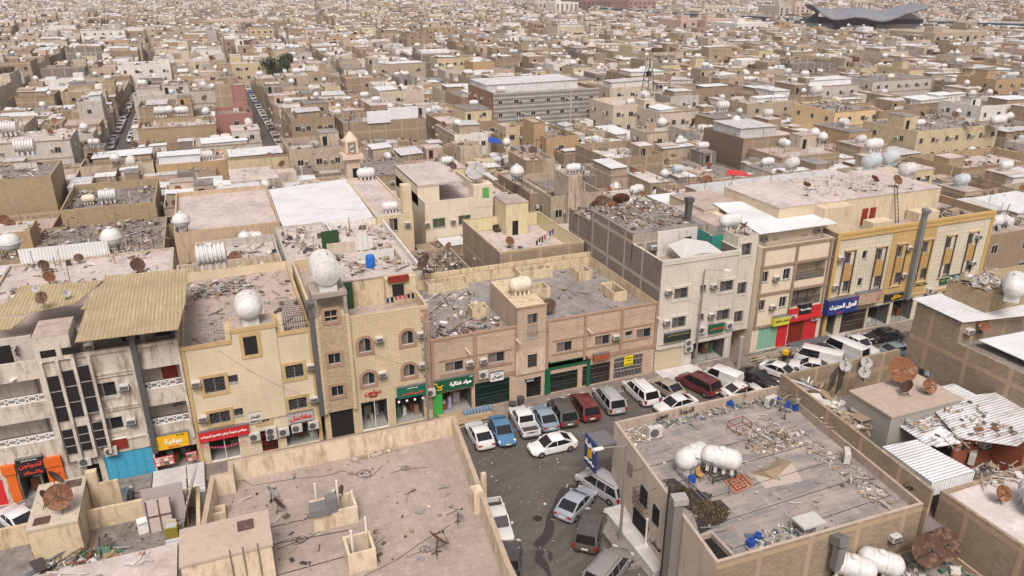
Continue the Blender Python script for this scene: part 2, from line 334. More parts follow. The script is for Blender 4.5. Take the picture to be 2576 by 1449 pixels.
def outdoor_ac(two=False):
    h=1.25 if two else .8;b=MB().mat(ACW).box(-.45,-.17,.08,.45,.17,h);b.mat(DMETAL)
    for x in (-.35,.35): b.box(x-.03,-.2,0,x+.03,.2,.08)
    fs=[]
    for z in ([.37,.92] if two else [.44]):
        f=MB().mat(plain((.1,.1,.1),.6,0,'fan_grille')).lathe((-.1,-.17,z),(0,-1,0),[(0,.29),(.02,.29),(.025,.25),(.01,.24),(.01,.08),(.03,.07),(.03,0)],14);fs.append(('fan_grille',f,False,0))
    return [('casing',b,False,None)]+fs
kit('ac_out',outdoor_ac());kit('ac_out2',outdoor_ac(True))
def window_ac():
    b=MB().mat(ACW).box(-.36,-.42,-.22,.36,.05,.22);g=MB().mat(plain((.12,.11,.1),.7,0,'ac_grille')).box(-.3,-.435,-.17,.3,-.42,.15)
    g.mat(plain((.3,.28,.26),.7,0,'ac_side')).box(-.375,-.35,-.12,-.36,-.1,.14).box(.36,-.35,-.12,.375,-.1,.14);s=MB().mat(DMETAL).box(-.4,-.5,-.27,.4,.0,-.22)
    return [('casing',b,False,None),('ac_grille',g,False,0),('bracket',s,False,0)]
kit('ac_win',window_ac())
b=MB().mat(ACW).box(-.36,-.4,-.22,.36,.02,.22).mat(plain((.12,.11,.1),.7,0,'ac_grille')).box(-.3,-.415,-.17,.3,-.4,.15);kit('ac_box',[('air_conditioner',b,False,None)])
b=MB().mat(plain((.4,.36,.3),.7,0,'window_frame')).box(-.62,-.06,-.62,.62,.0,-.52).box(-.62,-.06,.52,.62,.0,.62).box(-.62,-.06,-.52,-.52,.0,.52).box(.52,-.06,-.52,.62,.0,.52).box(-.03,-.04,-.52,.03,.0,.52).mat(PANE).box(-.52,-.02,-.52,.52,.0,.52);kit('win_small',[('window',b,False,None)])
def acwin(parent,x,y,z,rz=0.,full=True):
    o=put('ac_win' if full else 'ac_box','air_conditioner',None,None,(x,y,z),rz,1.,None,parent);return o
# ---------------- cars ----------------
CARN=[0]
def car_kit(key,col,kind):
    P={'sedan':dict(L=4.55,W=1.78,H=1.44,hood=.82,belt=.92,deck=1.0,xc=1.12,xf=.3,xr=-.95,xd=-1.78),
       'suv':dict(L=4.75,W=1.86,H=1.72,hood=.98,belt=1.05,deck=1.05,xc=1.2,xf=.55,xr=-1.95,xd=-2.25),
       'minivan':dict(L=5.0,W=1.92,H=1.75,hood=.95,belt=1.0,deck=1.0,xc=1.45,xf=.65,xr=-2.05,xd=-2.38),
       'van':dict(L=4.4,W=1.75,H=1.85,hood=1.0,belt=1.05,deck=1.05,xc=1.45,xf=.85,xr=-2.05,xd=-2.12),
       'bus':dict(L=5.1,W=1.8,H=2.05,hood=1.15,belt=1.15,deck=1.15,xc=2.25,xf=1.75,xr=-2.4,xd=-2.48),
       'pickup':dict(L=5.1,W=1.8,H=1.68,hood=.98,belt=1.02,deck=1.02,xc=1.2,xf=.55,xr=-.75,xd=-1.0),
       'hatch':dict(L=3.9,W=1.68,H=1.5,hood=.88,belt=.95,deck=.95,xc=1.0,xf=.35,xr=-1.4,xd=-1.85)}[kind]
    L,Wd,Hh,hood,belt,deck,xc,xf,xr,xd=[P[k] for k in ('L','W','H','hood','belt','deck','xc','xf','xr','xd')]
    m=paintc(col);w=Wd/2;h2=L/2;zb=.2
    st=[(h2,.42,.58,.70),(h2-.06,.36,.66,.86),(h2-.35,.25,hood-.1,.97),(h2-.9,.2,hood,1.),(xc,.2,belt-.02,1.),(xc-.5,.2,belt,1.),(0.,.2,belt+.01,1.),(xd+.3,.2,deck,1.),(-h2+.35,.22,deck,.99),(-h2+.08,.34,deck-.04,.93),(-h2,.42,deck-.28,.82)]
    if kind=='pickup': st=[s for s in st if s[0]>xd-.1]+[(xd,.2,belt,1.)]
    b=MB().mat(m);n=9
    for x,z0,z1,k in st:
        ww=w*k;zm=z0+(z1-z0)*.5
        for y,z in ((-ww*.55,z0),(-ww*.96,z0+.06),(-ww,zm),(-ww*.96,z1-.08),(-ww*.84,z1),(ww*.84,z1),(ww*.96,z1-.08),(ww,zm),(ww*.96,z0+.06),(ww*.55,z0)): b.v.append((x,y,z))
    n=10
    for i in range(len(st)-1):
        for j in range(n): b.f.append((i*n+j,(i+1)*n+j,(i+1)*n+(j+1)%n,i*n+(j+1)%n));b.m.append(0)
    b.f.append(tuple(range(n)));b.f.append(tuple((len(st)-1)*n+j for j in range(n))[::-1]);b.m+=[0,0]
    b.mat(plain((.03,.03,.03),.7,0,'trim_black'))
    b.box(h2-.12,-w*.55,.3,h2+.015,w*.55,.42).box(h2-.1,-w*.3,.5,h2+.012,w*.3,.62)
    parts=[('body',b,True,None)]
    if kind=='pickup':
        t=MB().mat(m);x0,x1=-h2,xd-.06;t.box(x0,-w,.45,x1,-w+.09,belt).box(x0,w-.09,.45,x1,w,belt).box(x1-.07,-w+.09,.45,x1,w-.09,belt).box(x0,-w+.09,.4,x1,w-.09,.52);parts.append(('cargo_bed',t,False,None))
        t=MB().mat(m).box(x0-.04,-w+.02,.5,x0+.03,w-.02,belt-.02);parts.append(('tailgate',t,False,None))
        t=MB().mat(plain((.05,.05,.05),.7,0,'bed_liner')).box(x0+.05,-w+.1,.53,x1-.08,w-.1,.56);t.mat(METAL).box(x0-.14,-w+.15,.38,x0-.05,w-.15,.5);parts.append(('bed_liner',t,False,None))
    wt=w*.8;wb=w*.95;r0=Hh-.06
    A=[(xc,-wb*.9,belt-.02),(xc,wb*.9,belt-.02)];Fr=[(xf,-wt,r0),(xf,wt,r0)];Rr=[(xr,-wt,r0),(xr,wt,r0)];Dk=[(xd,-wb*.9,deck-.02),(xd,wb*.9,deck-.02)]
    if kind in('van','bus','suv','minivan'): Dk=[(xd,-wb*.94,deck-.02),(xd,wb*.94,deck-.02)]
    ws=MB().mat(GLASS);ws.face(A[0],A[1],Fr[1],Fr[0]);parts.append(('windscreen',ws,False,None))
    rw=MB().mat(m if kind=='van' else GLASS);rw.face(Dk[1],Dk[0],Rr[0],Rr[1]);parts.append(('rear_window',rw,False,None))
    for k,sd_ in ((0,-1),(1,1)):
        g=MB().mat(GLASS);mid=[(0.,sd_*wb,belt),(0.,sd_*wt,r0)]
        g.face(A[k],(0.,sd_*wb,belt-.01),(xd+.3,sd_*wb,deck-.01),Dk[k],Rr[k],Fr[k])
        parts.append(('side_window',g,False,None))
    rf=MB().mat(m);x0,x1=xr,xf
    rows=[(x1+.04,r0-.02,.93),(x1-.15,Hh-.012,1.),((x0+x1)/2,Hh,1.),(x0+.15,Hh-.015,1.),(x0-.04,r0-.025,.95)];k0=0
    for x,z,k in rows:
        for y,dz in ((-wt-.03,-.055),(-wt*.9,0),(wt*.9,0),(wt+.03,-.055)): rf.v.append((x,y*k,z+dz))
    for i in range(4):
        for j in range(3): rf.f.append((i*4+j,i*4+j+1,(i+1)*4+j+1,(i+1)*4+j));rf.m.append(0)
    for k,sd_ in ((0,-1),(1,1)):
        rf.bar(A[k],Fr[k],.075);rf.bar(Dk[k],Rr[k],.11 if kind in('sedan','hatch') else .15)
        rf.bar((-.12,sd_*(wb+.004),belt),(-.15,sd_*(wt+.008),r0),.045)
        if kind in('minivan','suv'): rf.bar((xr+1.0,sd_*(wb+.004),belt),(xr+.98,sd_*(wt+.008),r0),.05)
        if kind in('van','bus'): rf.box(xr+.05,sd_*(wb-.03),belt-.1,-.15,sd_*(wt-.06),r0)
        if kind in('van','bus'):
            q=[(xr+.02,sd_*(wb+.012),belt-.05),(-.15,sd_*(wb+.012),belt-.05),(-.15,sd_*(wt+.015),r0),(xr+.02,sd_*(wt+.015),r0)];rf.face(*(q if sd_<0 else q[::-1]))
    if kind in('suv','minivan'):
        rf.mat(METAL)
        for sd_ in (-1,1): rf.bar((xf-.3,sd_*wt*.86,Hh+.06),(xr+.2,sd_*wt*.86,Hh+.06),.04)
    parts.append(('car_roof',rf,True,None))
    for sx,nm,mm,dx,yy in ((1,'headlight',HEADL,.0,.72),(-1,'tail_light',REDL,.0,.78)):
        for sd_ in (-1,1):
            q=MB().mat(mm)
            if sx>0: q.obox((h2-.27,sd_*w*.74,hood-.17),(.15,-sd_*.08,-.05),(.04,sd_*.13,0),(0,0,.05))
            elif kind in('sedan','hatch'): q.box(-h2+.0,sd_*w*.52,deck-.3,-h2+.22,sd_*w*.9,deck-.13)
            elif kind=='pickup': q.box(-h2-.03,sd_*w*.86,.62,-h2+.1,sd_*(w+.01),.95)
            else: q.box(-h2-.01,sd_*w*.72,deck-.4,-h2+.2,sd_*w*.93,deck-.05)
            parts.append((nm,q,False,None))
        q=MB().mat(PLATE).box(sx*h2,-.26,.48 if sx>0 else .6,sx*(h2+.03),.26,.6 if sx>0 else .72);parts.append(('number_plate',q,False,None))
    for sd_ in (-1,1):
        q=MB().mat(m).box(xc-.35,sd_*w,belt-.02,xc-.22,sd_*(w+.17),belt+.12);parts.append(('wing_mirror',q,False,None))
    for x in (h2-.85,-h2+.85):
        for sd_ in (-1,1):
            q=MB().mat(TYRE).lathe((x,sd_*(w-.2),.32),(0,sd_,0),[(0,0),(0,.32),(.2,.33),(.225,.3),(.225,.21),(.2,.2)],16);parts.append(('wheel',q,False,None))
            r=MB().mat(RIM).lathe((x,sd_*(w-.2),.32),(0,sd_,0),[(.19,.2),(.21,.17),(.2,.06),(.225,.05),(.225,0)],10);parts.append(('rim',r,False,len(parts)-1))
    kit(key,parts)
def car(reg,f,r,kind,col,label,cat=None,zz=.6,group='cars parked along the shop street',key=None):
    a=at(reg,f[0],f[1],zz);b=at(reg,r[0],r[1],zz);cx,cy=(a[0]+b[0])/2,(a[1]+b[1])/2;rz=math.atan2(a[1]-b[1],a[0]-b[0])
    key=key or f'car_{kind}_{col}'
    if key not in KITS: car_kit(key,col,kind)
    return put(key,{'pickup':'pickup_truck','van':'van','bus':'van','minivan':'minivan'}.get(kind,'car'),label,cat or {'pickup':'pickup truck','van':'van','bus':'van','minivan':'minivan','suv':'suv'}.get(kind,'car'),(cx,cy,.014),rz,1.,group)
# ---------------- walls with real openings ----------------
def wall_holes(mb,O,du,n,a0,a1,z0,z1,holes,depth,mwall,mrev=None):
    O=Vector(O);du=Vector(du);n=Vector(n);xs=sorted({a0,a1,*[min(max(h[0],a0),a1) for h in holes],*[min(max(h[2],a0),a1) for h in holes]});zs=sorted({z0,z1,*[min(max(h[1],z0),z1) for h in holes],*[min(max(h[3],z0),z1) for h in holes]})
    P=lambda a,z,d=0.:tuple(O+du*a+Vector((0,0,z))-n*d)
    mb.mat(mwall);flip=du.cross(Vector((0,0,1))).dot(n)<0
    def fc(*p): mb.face(*(p[::-1] if flip else p))
    for i in range(len(xs)-1):
        for j in range(len(zs)-1):
            cx,cz=(xs[i]+xs[i+1])/2,(zs[j]+zs[j+1])/2
            if any(h[0]<cx<h[2] and h[1]<cz<h[3] for h in holes): continue
            fc(P(xs[i],zs[j]),P(xs[i+1],zs[j]),P(xs[i+1],zs[j+1]),P(xs[i],zs[j+1]))
    if mrev: mb.mat(mrev)
    for a,b,c,d in [h[:4] for h in holes]:
        fc(P(a,b),P(a,b,depth),P(c,b,depth),P(c,b))
        fc(P(a,d),P(c,d),P(c,d,depth),P(a,d,depth))
        fc(P(a,b),P(a,d),P(a,d,depth),P(a,b,depth))
        fc(P(c,b),P(c,b,depth),P(c,d,depth),P(c,d))
def window(parent,V,u,z,w,h,kind='slide',sur=None,sw=.25,depth=.2,fm=None,label=None):
    """a window in a wall that faces -Y at Y=V: frame, pane and grille; surround stands proud"""
    fm=fm or ALU;f=MB()
    if sur:
        f.mat(sur);s=sw;t=.07
        if kind=='arch':
            f.box(u-w/2-s,V-t,z-h/2-s,u+w/2+s,V+.02,z-h/2);f.box(u-w/2-s,V-t,z-h/2,u-w/2,V+.02,z+h/2-w/2);f.box(u+w/2,V-t,z-h/2,u+w/2+s,V+.02,z+h/2-w/2)
            c=z+h/2-w/2;k=10
            for i in range(k):
                a,b=math.pi*i/k,math.pi*(i+1)/k;r,R=w/2-.01,w/2+s
                p=[(u+r*math.cos(a),c+r*math.sin(a)),(u+R*math.cos(a),c+R*math.sin(a)),(u+R*math.cos(b),c+R*math.sin(b)),(u+r*math.cos(b),c+r*math.sin(b))]
                f.face(*[(x,V-t,y) for x,y in p][::-1]);f.face((p[1][0],V-t,p[1][1]),(p[2][0],V-t,p[2][1]),(p[2][0],V,p[2][1]),(p[1][0],V,p[1][1]));f.face((p[3][0],V-t,p[3][1]),(p[0][0],V-t,p[0][1]),(p[0][0],V+.2,p[0][1]),(p[3][0],V+.2,p[3][1]))
        else: f.box(u-w/2-s,V-t,z+h/2,u+w/2+s,V+.02,z+h/2+s).box(u-w/2-s,V-t,z-h/2-s,u+w/2+s,V+.02,z-h/2).box(u-w/2-s,V-t,z-h/2,u-w/2,V+.02,z+h/2).box(u+w/2,V-t,z-h/2,u+w/2+s,V+.02,z+h/2)
    y=V+depth-.05;f.mat(fm);b=.05
    f.box(u-w/2,y-.03,z-h/2,u-w/2+b,y+.03,z+h/2).box(u+w/2-b,y-.03,z-h/2,u+w/2,y+.03,z+h/2).box(u-w/2+b,y-.03,z+h/2-b,u+w/2-b,y+.03,z+h/2).box(u-w/2+b,y-.03,z-h/2,u+w/2-b,y+.03,z-h/2+b)
    if w>.9: f.box(u-.03,y-.035,z-h/2+b,u+.03,y+.025,z+h/2-b)
    if not sur: f.box(u-w/2-.06,V-.06,z-h/2-.08,u+w/2+.06,V+.03,z-h/2)
    o=tag(f.build('window',parent),label)
    g=MB().mat(PANE if kind!='lattice' else plain((.09,.04,.09),.5,0,'purple_pane')).box(u-w/2,V+depth,z-h/2,u+w/2,V+depth+.02,z+h/2)
    if kind in('slide','bars','arch') and w>1.: g.mat(PANE2).box(u-w/2+b,V+depth-.012,z-h/2+b,u-.03,V+depth-.003,z+h/2-b)
    g.build('pane',o)
    if kind in('grille','bars','lattice'):
        q=MB().mat(METAL if kind!='lattice' else plain((.12,.3,.07),.6,0,'green_lattice'));yy=V+.04
        if kind=='bars':
            k=max(3,int(w/.13))
            for i in range(k+1):
                x=u-w/2+w*i/k;q.bar((x,yy,z-h/2),(x,yy-.12,z-h/4),.022).bar((x,yy-.12,z-h/4),(x,yy,z),.022).bar((x,yy,z),(x,yy,z+h/2),.022)
            q.bar((u-w/2,yy,z),(u+w/2,yy,z),.03)
        else:
            st_=.32 if kind=='grille' else .26
            a=-h
            while a<w:
                x0,x1=max(a,0),min(a+h,w)
                q.bar((u-w/2+x0,yy,z-h/2+x0-a),(u-w/2+x1,yy,z-h/2+x1-a),.025)
                if kind=='grille': q.bar((u+w/2-x0,yy+.03,z-h/2+x0-a),(u+w/2-x1,yy+.03,z-h/2+x1-a),.025)
                a+=st_
        q.build('grille',o)
    return o
def shell(root,u0,v0,u1,v1,z,mwall,mroof,par=.8,t=.22,front=None,left=None,right=None,z0=0.,cap=None,depth=.2,mside=None,roofdrop=True):
    """walls with parapet and openings, plus the roof slab; front/left/right are lists of (a0,z0,a1,z1)"""
    w=MB();ms=mside or mwall
    if mside is None: ml=mr=mb_=mwall
    elif isinstance(mside,tuple): ml,mr=mside;mb_=mr
    else: ml=mr=mb_=mside
    wall_holes(w,(0,v0,0),(1,0,0),(0,-1,0),u0,u1,z0,z,front or [],depth,mwall)
    wall_holes(w,(u0,0,0),(0,1,0),(-1,0,0),v0,v1,z0,z,left or [],depth,ml)
    wall_holes(w,(u1,0,0),(0,1,0),(1,0,0),v0,v1,z0,z,right or [],depth,mr)
    wall_holes(w,(0,v1,0),(1,0,0),(0,1,0),u0,u1,z0,z,[],depth,mb_)
    c=cap or mwall;w.mat(c);i0,j0,i1,j1=u0+t,v0+t,u1-t,v1-t;zr=z-par
    w.face((u0,v0,z),(u1,v0,z),(i1,j0,z),(i0,j0,z));w.face((u1,v0,z),(u1,v1,z),(i1,j1,z),(i1,j0,z));w.face((u1,v1,z),(u0,v1,z),(i0,j1,z),(i1,j1,z));w.face((u0,v1,z),(u0,v0,z),(i0,j0,z),(i0,j1,z))
    w.mat(ms if not isinstance(ms,tuple) else ms[0])
    if par>0.02:
        w.face((i0,j0,z),(i1,j0,z),(i1,j0,zr),(i0,j0,zr));w.face((i1,j0,z),(i1,j1,z),(i1,j1,zr),(i1,j0,zr));w.face((i1,j1,z),(i0,j1,z),(i0,j1,zr),(i1,j1,zr));w.face((i0,j1,z),(i0,j0,z),(i0,j0,zr),(i0,j1,zr))
    o=w.build('wall',root);r=MB().mat(mroof);r.face((i0,j0,zr),(i1,j0,zr),(i1,j1,zr),(i0,j1,zr));r.build('roof',root)
    FP.append((u0,v0,u1,v1));return zr
FP=[]
def poly_shell(root,pts,z,par,mwall,mroof,t=.25,cap=None,minner=None):
    """free polygon plan, counter-clockwise"""
    n=len(pts);P=[Vector((p[0],p[1])) for p in pts];ins=[]
    for i in range(n):
        a,b,c=P[i-1],P[i],P[(i+1)%n];d1=(b-a).normalized();d2=(c-b).normalized();n1=Vector((-d1.y,d1.x));n2=Vector((-d2.y,d2.x));k=n1+n2;k=k/max(.3,k.dot(n1));ins.append(b+k*t)
    w=MB();zr=z-par
    for i in range(n):
        a,b=P[i],P[(i+1)%n];c,d=ins[i],ins[(i+1)%n]
        w.mat(mwall[i%len(mwall)] if isinstance(mwall,list) else mwall);w.face((a.x,a.y,0),(b.x,b.y,0),(b.x,b.y,z),(a.x,a.y,z))
        w.mat(cap or mroof);w.face((a.x,a.y,z),(b.x,b.y,z),(d.x,d.y,z),(c.x,c.y,z));w.mat(minner or cap or mroof);w.face((c.x,c.y,z),(d.x,d.y,z),(d.x,d.y,zr),(c.x,c.y,zr))
    w.build('wall',root);r=MB().mat(mroof);r.face(*[(q.x,q.y,zr) for q in ins]);r.build('roof',root)
    FP.append((min(p[0] for p in pts),min(p[1] for p in pts),max(p[0] for p in pts),max(p[1] for p in pts)));return zr
def room(root,u0,v0,u1,v1,z0,z1,m,mtop=None,door=None,name='stair_room',over=.0):
    w=MB().mat(m).box(u0,v0,z0,u1,v1,z1-.12);w.mat(mtop or CONC).box(u0-over,v0-over,z1-.12,u1+over,v1+over,z1);o=w.build(name,root)
    if door is not None:
        d=MB().mat(door[2] if len(door)>2 else DARK).box(door[0],v0-.03,z0,door[1],v0-.004,z0+2.);d.build('door',o)
    return o
def tin_sheet(root,pts,m,th=.06,name='tin_roof'):
    s=MB().mat(m);n=len(pts);s.face(*pts);lo=[(p[0],p[1],p[2]-th) for p in pts];s.face(*lo[::-1])
    for i in range(n): s.face(pts[i],lo[i],lo[(i+1)%n],pts[(i+1)%n])
    return s.build(name,root)
# ---------------- litter ----------------
LM=[plain(c,.8,0,'litter') for c in ((.3,.22,.15),(.1,.08,.06),(.5,.48,.45),(.28,.27,.26),(.17,.075,.035),(.08,.12,.18),(.2,.06,.045),(.33,.27,.2),(.06,.05,.05),(.62,.6,.57))]
LM.append(plain((.07,.15,.1),.8,0,'litter'))
def litter(name,label,area,n,z,seed=1,smin=.08,smax=.9,pal=None,hmax=.25,cluster=None):
    R=random.Random(seed);b=MB();u0,v0,u1,v1=area;pal=pal or range(len(LM))
    cl=[(R.uniform(u0,u1),R.uniform(v0,v1)) for _ in range(cluster)] if cluster else None
    for i in range(n):
        if cl and R.random()<.8:
            c=R.choice(cl);x=min(max(R.gauss(c[0],(u1-u0)*.08),u0),u1);y=min(max(R.gauss(c[1],(v1-v0)*.08),v0),v1)
        else: x,y=R.uniform(u0,u1),R.uniform(v0,v1)
        b.mat(LM[R.choice(pal)]);s=smin+(smax-smin)*R.random()**2.5;k=R.random();a=R.uniform(0,3.14);h=R.uniform(.02,hmax)*R.random()
        if k<.35:   # plank or pipe
            l=s*2.2;c=Vector((math.cos(a),math.sin(a),R.uniform(-.1,.3)));b.bar(Vector((x,y,z+h+.06))-c*l/2,Vector((x,y,z+h+.06))+c*l/2,.05+s*.06,.04)
        elif k<.65: b.obox((x,y,z+h+.03),(math.cos(a)*s/2,math.sin(a)*s/2,R.uniform(-.12,.12)*s),(-math.sin(a)*s*.35,math.cos(a)*s*.35,R.uniform(-.12,.12)*s),(0,0,.015))
        elif k<.85: b.rbox(x,y,z,s*.5,s*.4,min(.35,s*.35)+.03,a)
        else:       # crumpled cloth or bag
            p=[(x+s*.4*math.cos(t)*R.uniform(.5,1.2),y+s*.4*math.sin(t)*R.uniform(.5,1.2),z+.02+R.random()*.08) for t in (0,1.2,2.3,3.3,4.2,5.3)];c=(x,y,z+.08+R.random()*s*.4)
            for q in range(6): b.face(p[q],p[(q+1)%6],c)
    return tag(b.build(name),label,'litter',None,'stuff')
# ---------------- ground, road, pavements ----------------
GND=roofm((.2,.16,.13),(.16,.13,.11),(.08,.07,.06),.4,name='ground_dust')
ASP=asphalt();PAV=roofm((.27,.22,.185),(.2,.17,.15),(.08,.07,.06),.5,tile=.4,name='paving')
tag(MB().mat(GND).box(-3500,-40,-1.,4500,6500,0).build('ground'),None,None,None,'structure')
b=MB().mat(ASP);b.face((-40,49,.005),(16,49,.005),(16,-20,.005),(30,-20,.005),(26.5,45.5,.005),(150,45.5,.005),(150,61,.005),(-40,61,.005));tag(b.build('road'),kind='structure')
WET=plain((.045,.04,.037),.45,0,'damp_asphalt')
b=MB().mat(WET)
def blob(mb,pts,z,jit=.0,seed=0):
    mb.face(*[(p[0],p[1],z) for p in pts])
wp=[(905,720),(985,712),(1010,740),(960,760),(900,800),(850,880),(800,960),(780,1010),(785,1060),(770,1130),(720,1190),(680,1225),(640,1225),(610,1195),(640,1150),(690,1110),(710,1040),(720,970),(770,880),(800,800),(830,750)]
blob(b,[at('P1',x,y) for x,y in wp][::-1],.0125);blob(b,[at('P1',x,y) for x,y in [(640,1240),(700,1250),(690,1300),(735,1350),(760,1449),(745,1470),(700,1400),(620,1330),(625,1290)]][::-1],.0125);blob(b,[at('P1',x,y) for x,y in [(735,1240),(765,1260),(770,1310),(750,1335),(732,1300)]][::-1],.0125)
tag(b.build('damp_patch'),kind='structure')
MAN=MB().mat(plain((.04,.036,.034),.6,.3,'iron'));p=at('P1',650,985);MAN.lathe((p[0],p[1],0),(0,0,1),[(0,.36),(.022,.36),(.022,0)],16);tag(MAN.build('manhole_cover'),'round iron manhole cover beside the damp streak on the asphalt','manhole cover')
b=MB().mat(PAV).box(-40,59.9,0,96,62.28,.14);tag(b.build('pavement'),kind='structure')
# materials of the shop row
YEL=masonry((.62,.53,.38),(.5,.41,.28),.8,.4,.012,.16,vary=.05,bmp=.15);YTR=plaster((.5,.36,.18),.25);CRM=plaster((.66,.57,.44),.12)
STAIN=plaster((.58,.525,.45),.75,(.16,.11,.075));CREAMW=plaster((.60,.50,.34),.75,(.22,.14,.075));BEI=masonry((.58,.47,.31),(.3,.24,.16),.8,.28,.015,.15,vary=.1,bmp=.4)
BEI2=masonry((.56,.44,.28),(.36,.27,.18),.3,.17,.03,.2,vary=.3,bmp=1.);PNK=masonry((.56,.43,.32),(.36,.25,.18),.55,.2,.022,.2,vary=.16,bmp=.9,off=.5);PNKT=plaster((.35,.23,.165),.3)
TILE=masonry((.60,.56,.48),(.36,.31,.25),.62,.33,.014,.35,vary=.06,bmp=.3);BLKG=masonry((.235,.205,.18),(.16,.145,.13),.42,.2,.02,.25,frame=(.37,.32,.26),name='grey_block')
BLKT=masonry((.335,.265,.19),(.23,.18,.13),.42,.2,.02,.25,frame=(.37,.28,.19),name='tan_block');BLKY=masonry((.43,.335,.21),(.22,.165,.105),.45,.22,.03,.25,name='sand_block')
CRM2=plaster((.58,.49,.35),.25);BRWN=plaster((.3,.22,.16),.35);ORN=masonry((.62,.56,.44),(.34,.29,.22),.52,.52,.018,.15,off=0.,vary=.04,bmp=.3);ORY=masonry((.52,.36,.15),(.36,.24,.1),.52,.52,.018,.15,off=0.,vary=.05,bmp=.3)
RPK=roofm((.40,.33,.29),(.33,.28,.25),(.15,.12,.1),.45);RGY=roofm((.27,.25,.235),(.22,.2,.19),(.09,.08,.075),.5);RPL=roofm((.50,.44,.41),(.42,.37,.34),(.2,.16,.14),.45);RTL=roofm((.37,.31,.27),(.31,.26,.23),(.17,.13,.1),.35,tile=.42);RDK=roofm((.25,.225,.21),(.19,.17,.16),(.07,.06,.055),.7)
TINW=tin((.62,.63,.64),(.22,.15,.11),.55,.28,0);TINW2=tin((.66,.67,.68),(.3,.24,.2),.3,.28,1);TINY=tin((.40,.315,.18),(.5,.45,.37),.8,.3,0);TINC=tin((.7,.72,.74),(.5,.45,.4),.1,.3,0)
VF=62.3
def Fc(r,x,y,V=VF): p=fv(r,x,y,V);return p[0],p[2]
def shopfront(root,h,kind,mf=None,depth=3.,V=VF):
    u0,z0,u1,z1=h;d=.22
    if kind in('open','glass','gate','dim'):
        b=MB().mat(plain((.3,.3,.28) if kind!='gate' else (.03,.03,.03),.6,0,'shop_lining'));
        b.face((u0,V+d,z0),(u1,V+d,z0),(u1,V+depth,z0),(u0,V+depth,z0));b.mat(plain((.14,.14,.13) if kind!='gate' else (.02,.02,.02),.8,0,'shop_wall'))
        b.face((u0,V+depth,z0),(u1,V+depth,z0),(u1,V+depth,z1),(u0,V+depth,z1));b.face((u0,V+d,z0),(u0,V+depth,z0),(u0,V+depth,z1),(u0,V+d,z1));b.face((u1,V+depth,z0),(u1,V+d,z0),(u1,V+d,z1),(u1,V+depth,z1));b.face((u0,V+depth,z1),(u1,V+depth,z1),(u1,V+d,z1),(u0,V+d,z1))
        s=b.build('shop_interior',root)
        R=random.Random(int(u0*100));q=MB()
        for i in range(int((u1-u0)*2.2)):
            q.mat(LM[R.choice([0,1,2,3,4,6,9,10])]);x=R.uniform(u0+.3,u1-.6);y=R.uniform(V+.9,V+depth-.5);q.box(x,y,z0,x+R.uniform(.25,.7),y+.5,z0+R.uniform(.3,1.5))
        if kind!='gate': q.build('goods',s)
    f=MB().mat(mf or METAL);y=V+.1
    if kind in('gate','dimgate'):
        k=max(4,int((u1-u0)/.17))
        for i in range(k+1): x=u0+(u1-u0)*i/k;f.bar((x,y,z0),(x,y,z1),.035)
        for t in (.04,.35,.5,.8,.97): z=z0+(z1-z0)*t;f.bar((u0,y-.03,z),(u1,y-.03,z),.05)
        f.build('shop_gate',root)
    elif kind=='roll':
        f.box(u0,V+.12,z0,u1,V+.2,z1)
        z=z0+.1
        while z<z1: f.box(u0,V+.09,z,u1,V+.12,z+.06);z+=.14
        f.build('shutter',root)
    elif kind=='door':
        f.box(u0,V+.1,z0,u1,V+.2,z1);k=max(2,round((u1-u0)/.75))
        for i in range(k+1): x=min(u0+(u1-u0)*i/k,u1-.05);f.box(x,V+.06,z0,x+.05,V+.1,z1)
        f.box(u0,V+.07,z0+(z1-z0)*.5,u1,V+.1,z0+(z1-z0)*.5+.06);f.build('metal_door',root)
    elif kind=='glass':
        for x in (u0,(u0+u1)/2,u1-.06): f.box(x,y-.03,z0,x+.06,y+.03,z1)
        f.box(u0,y-.03,z0,u1,y+.03,z0+.1).box(u0,y-.03,z1-.08,u1,y+.03,z1);f.build('shop_frame',root)
    elif kind=='panel': f.box(u0,V+.1,z0,u1,V+.18,z1).build('shutter',root)
def sign(label,reg,l,r,h,bg,texts,name='shop_sign',V=VF,prot=.3,lower=None,frame=None,z=None,bold=.02):
    """board between two pixel points on its centre line; texts = (string, x share, z share, w share, h share, material)"""
    a=fv(reg,l[0],l[1],V-prot);b=fv(reg,r[0],r[1],V-prot);zc=(a[2]+b[2])/2 if z is None else z;u0,u1=a[0],b[0];w=u1-u0
    t=thing(name,label,'sign',((u0+u1)/2,V-prot,zc));d=MB().mat(bg).box(-w/2,0,-h/2,w/2,max(.08,prot-.02),h/2).mat(frame or METAL).box(-w/2-.03,-.01,h/2,w/2+.03,prot-.02,h/2+.05)
    d.build('board',t)
    for s in texts:
        letters(t,s[0],(s[1]*w,0,s[2]*h),s[3]*w,s[4]*h,s[5],bold=s[6] if len(s)>6 else bold)
    return t
WH=plain((.8,.79,.77),.5,0,'white_lettering',.02);RD=plain((.5,.03,.035),.45,0,'red_paint',.05);DRD=plain((.22,.03,.02),.5,0,'dark_red');GRN=plain((.01,.1,.045),.45,0,'sign_green',.05);YLW=plain((.72,.42,.02),.5,0,'sign_yellow',.05);BLU=plain((.025,.045,.2),.45,0,'sign_blue',.05);BLK=plain((.02,.02,.022),.5,0,'sign_black')
ORG=plain((.62,.13,.02),.5,0,'orange_paint',.1);LGR=plain((.05,.32,.06),.6,0,'bright_green');GREY=plain((.4,.4,.4),.5,0,'sign_grey');RDL=plain((.55,.06,.04),.4,0,'red_lettering',.02);INK=plain((.02,.02,.03),.7,0,'black_lettering')
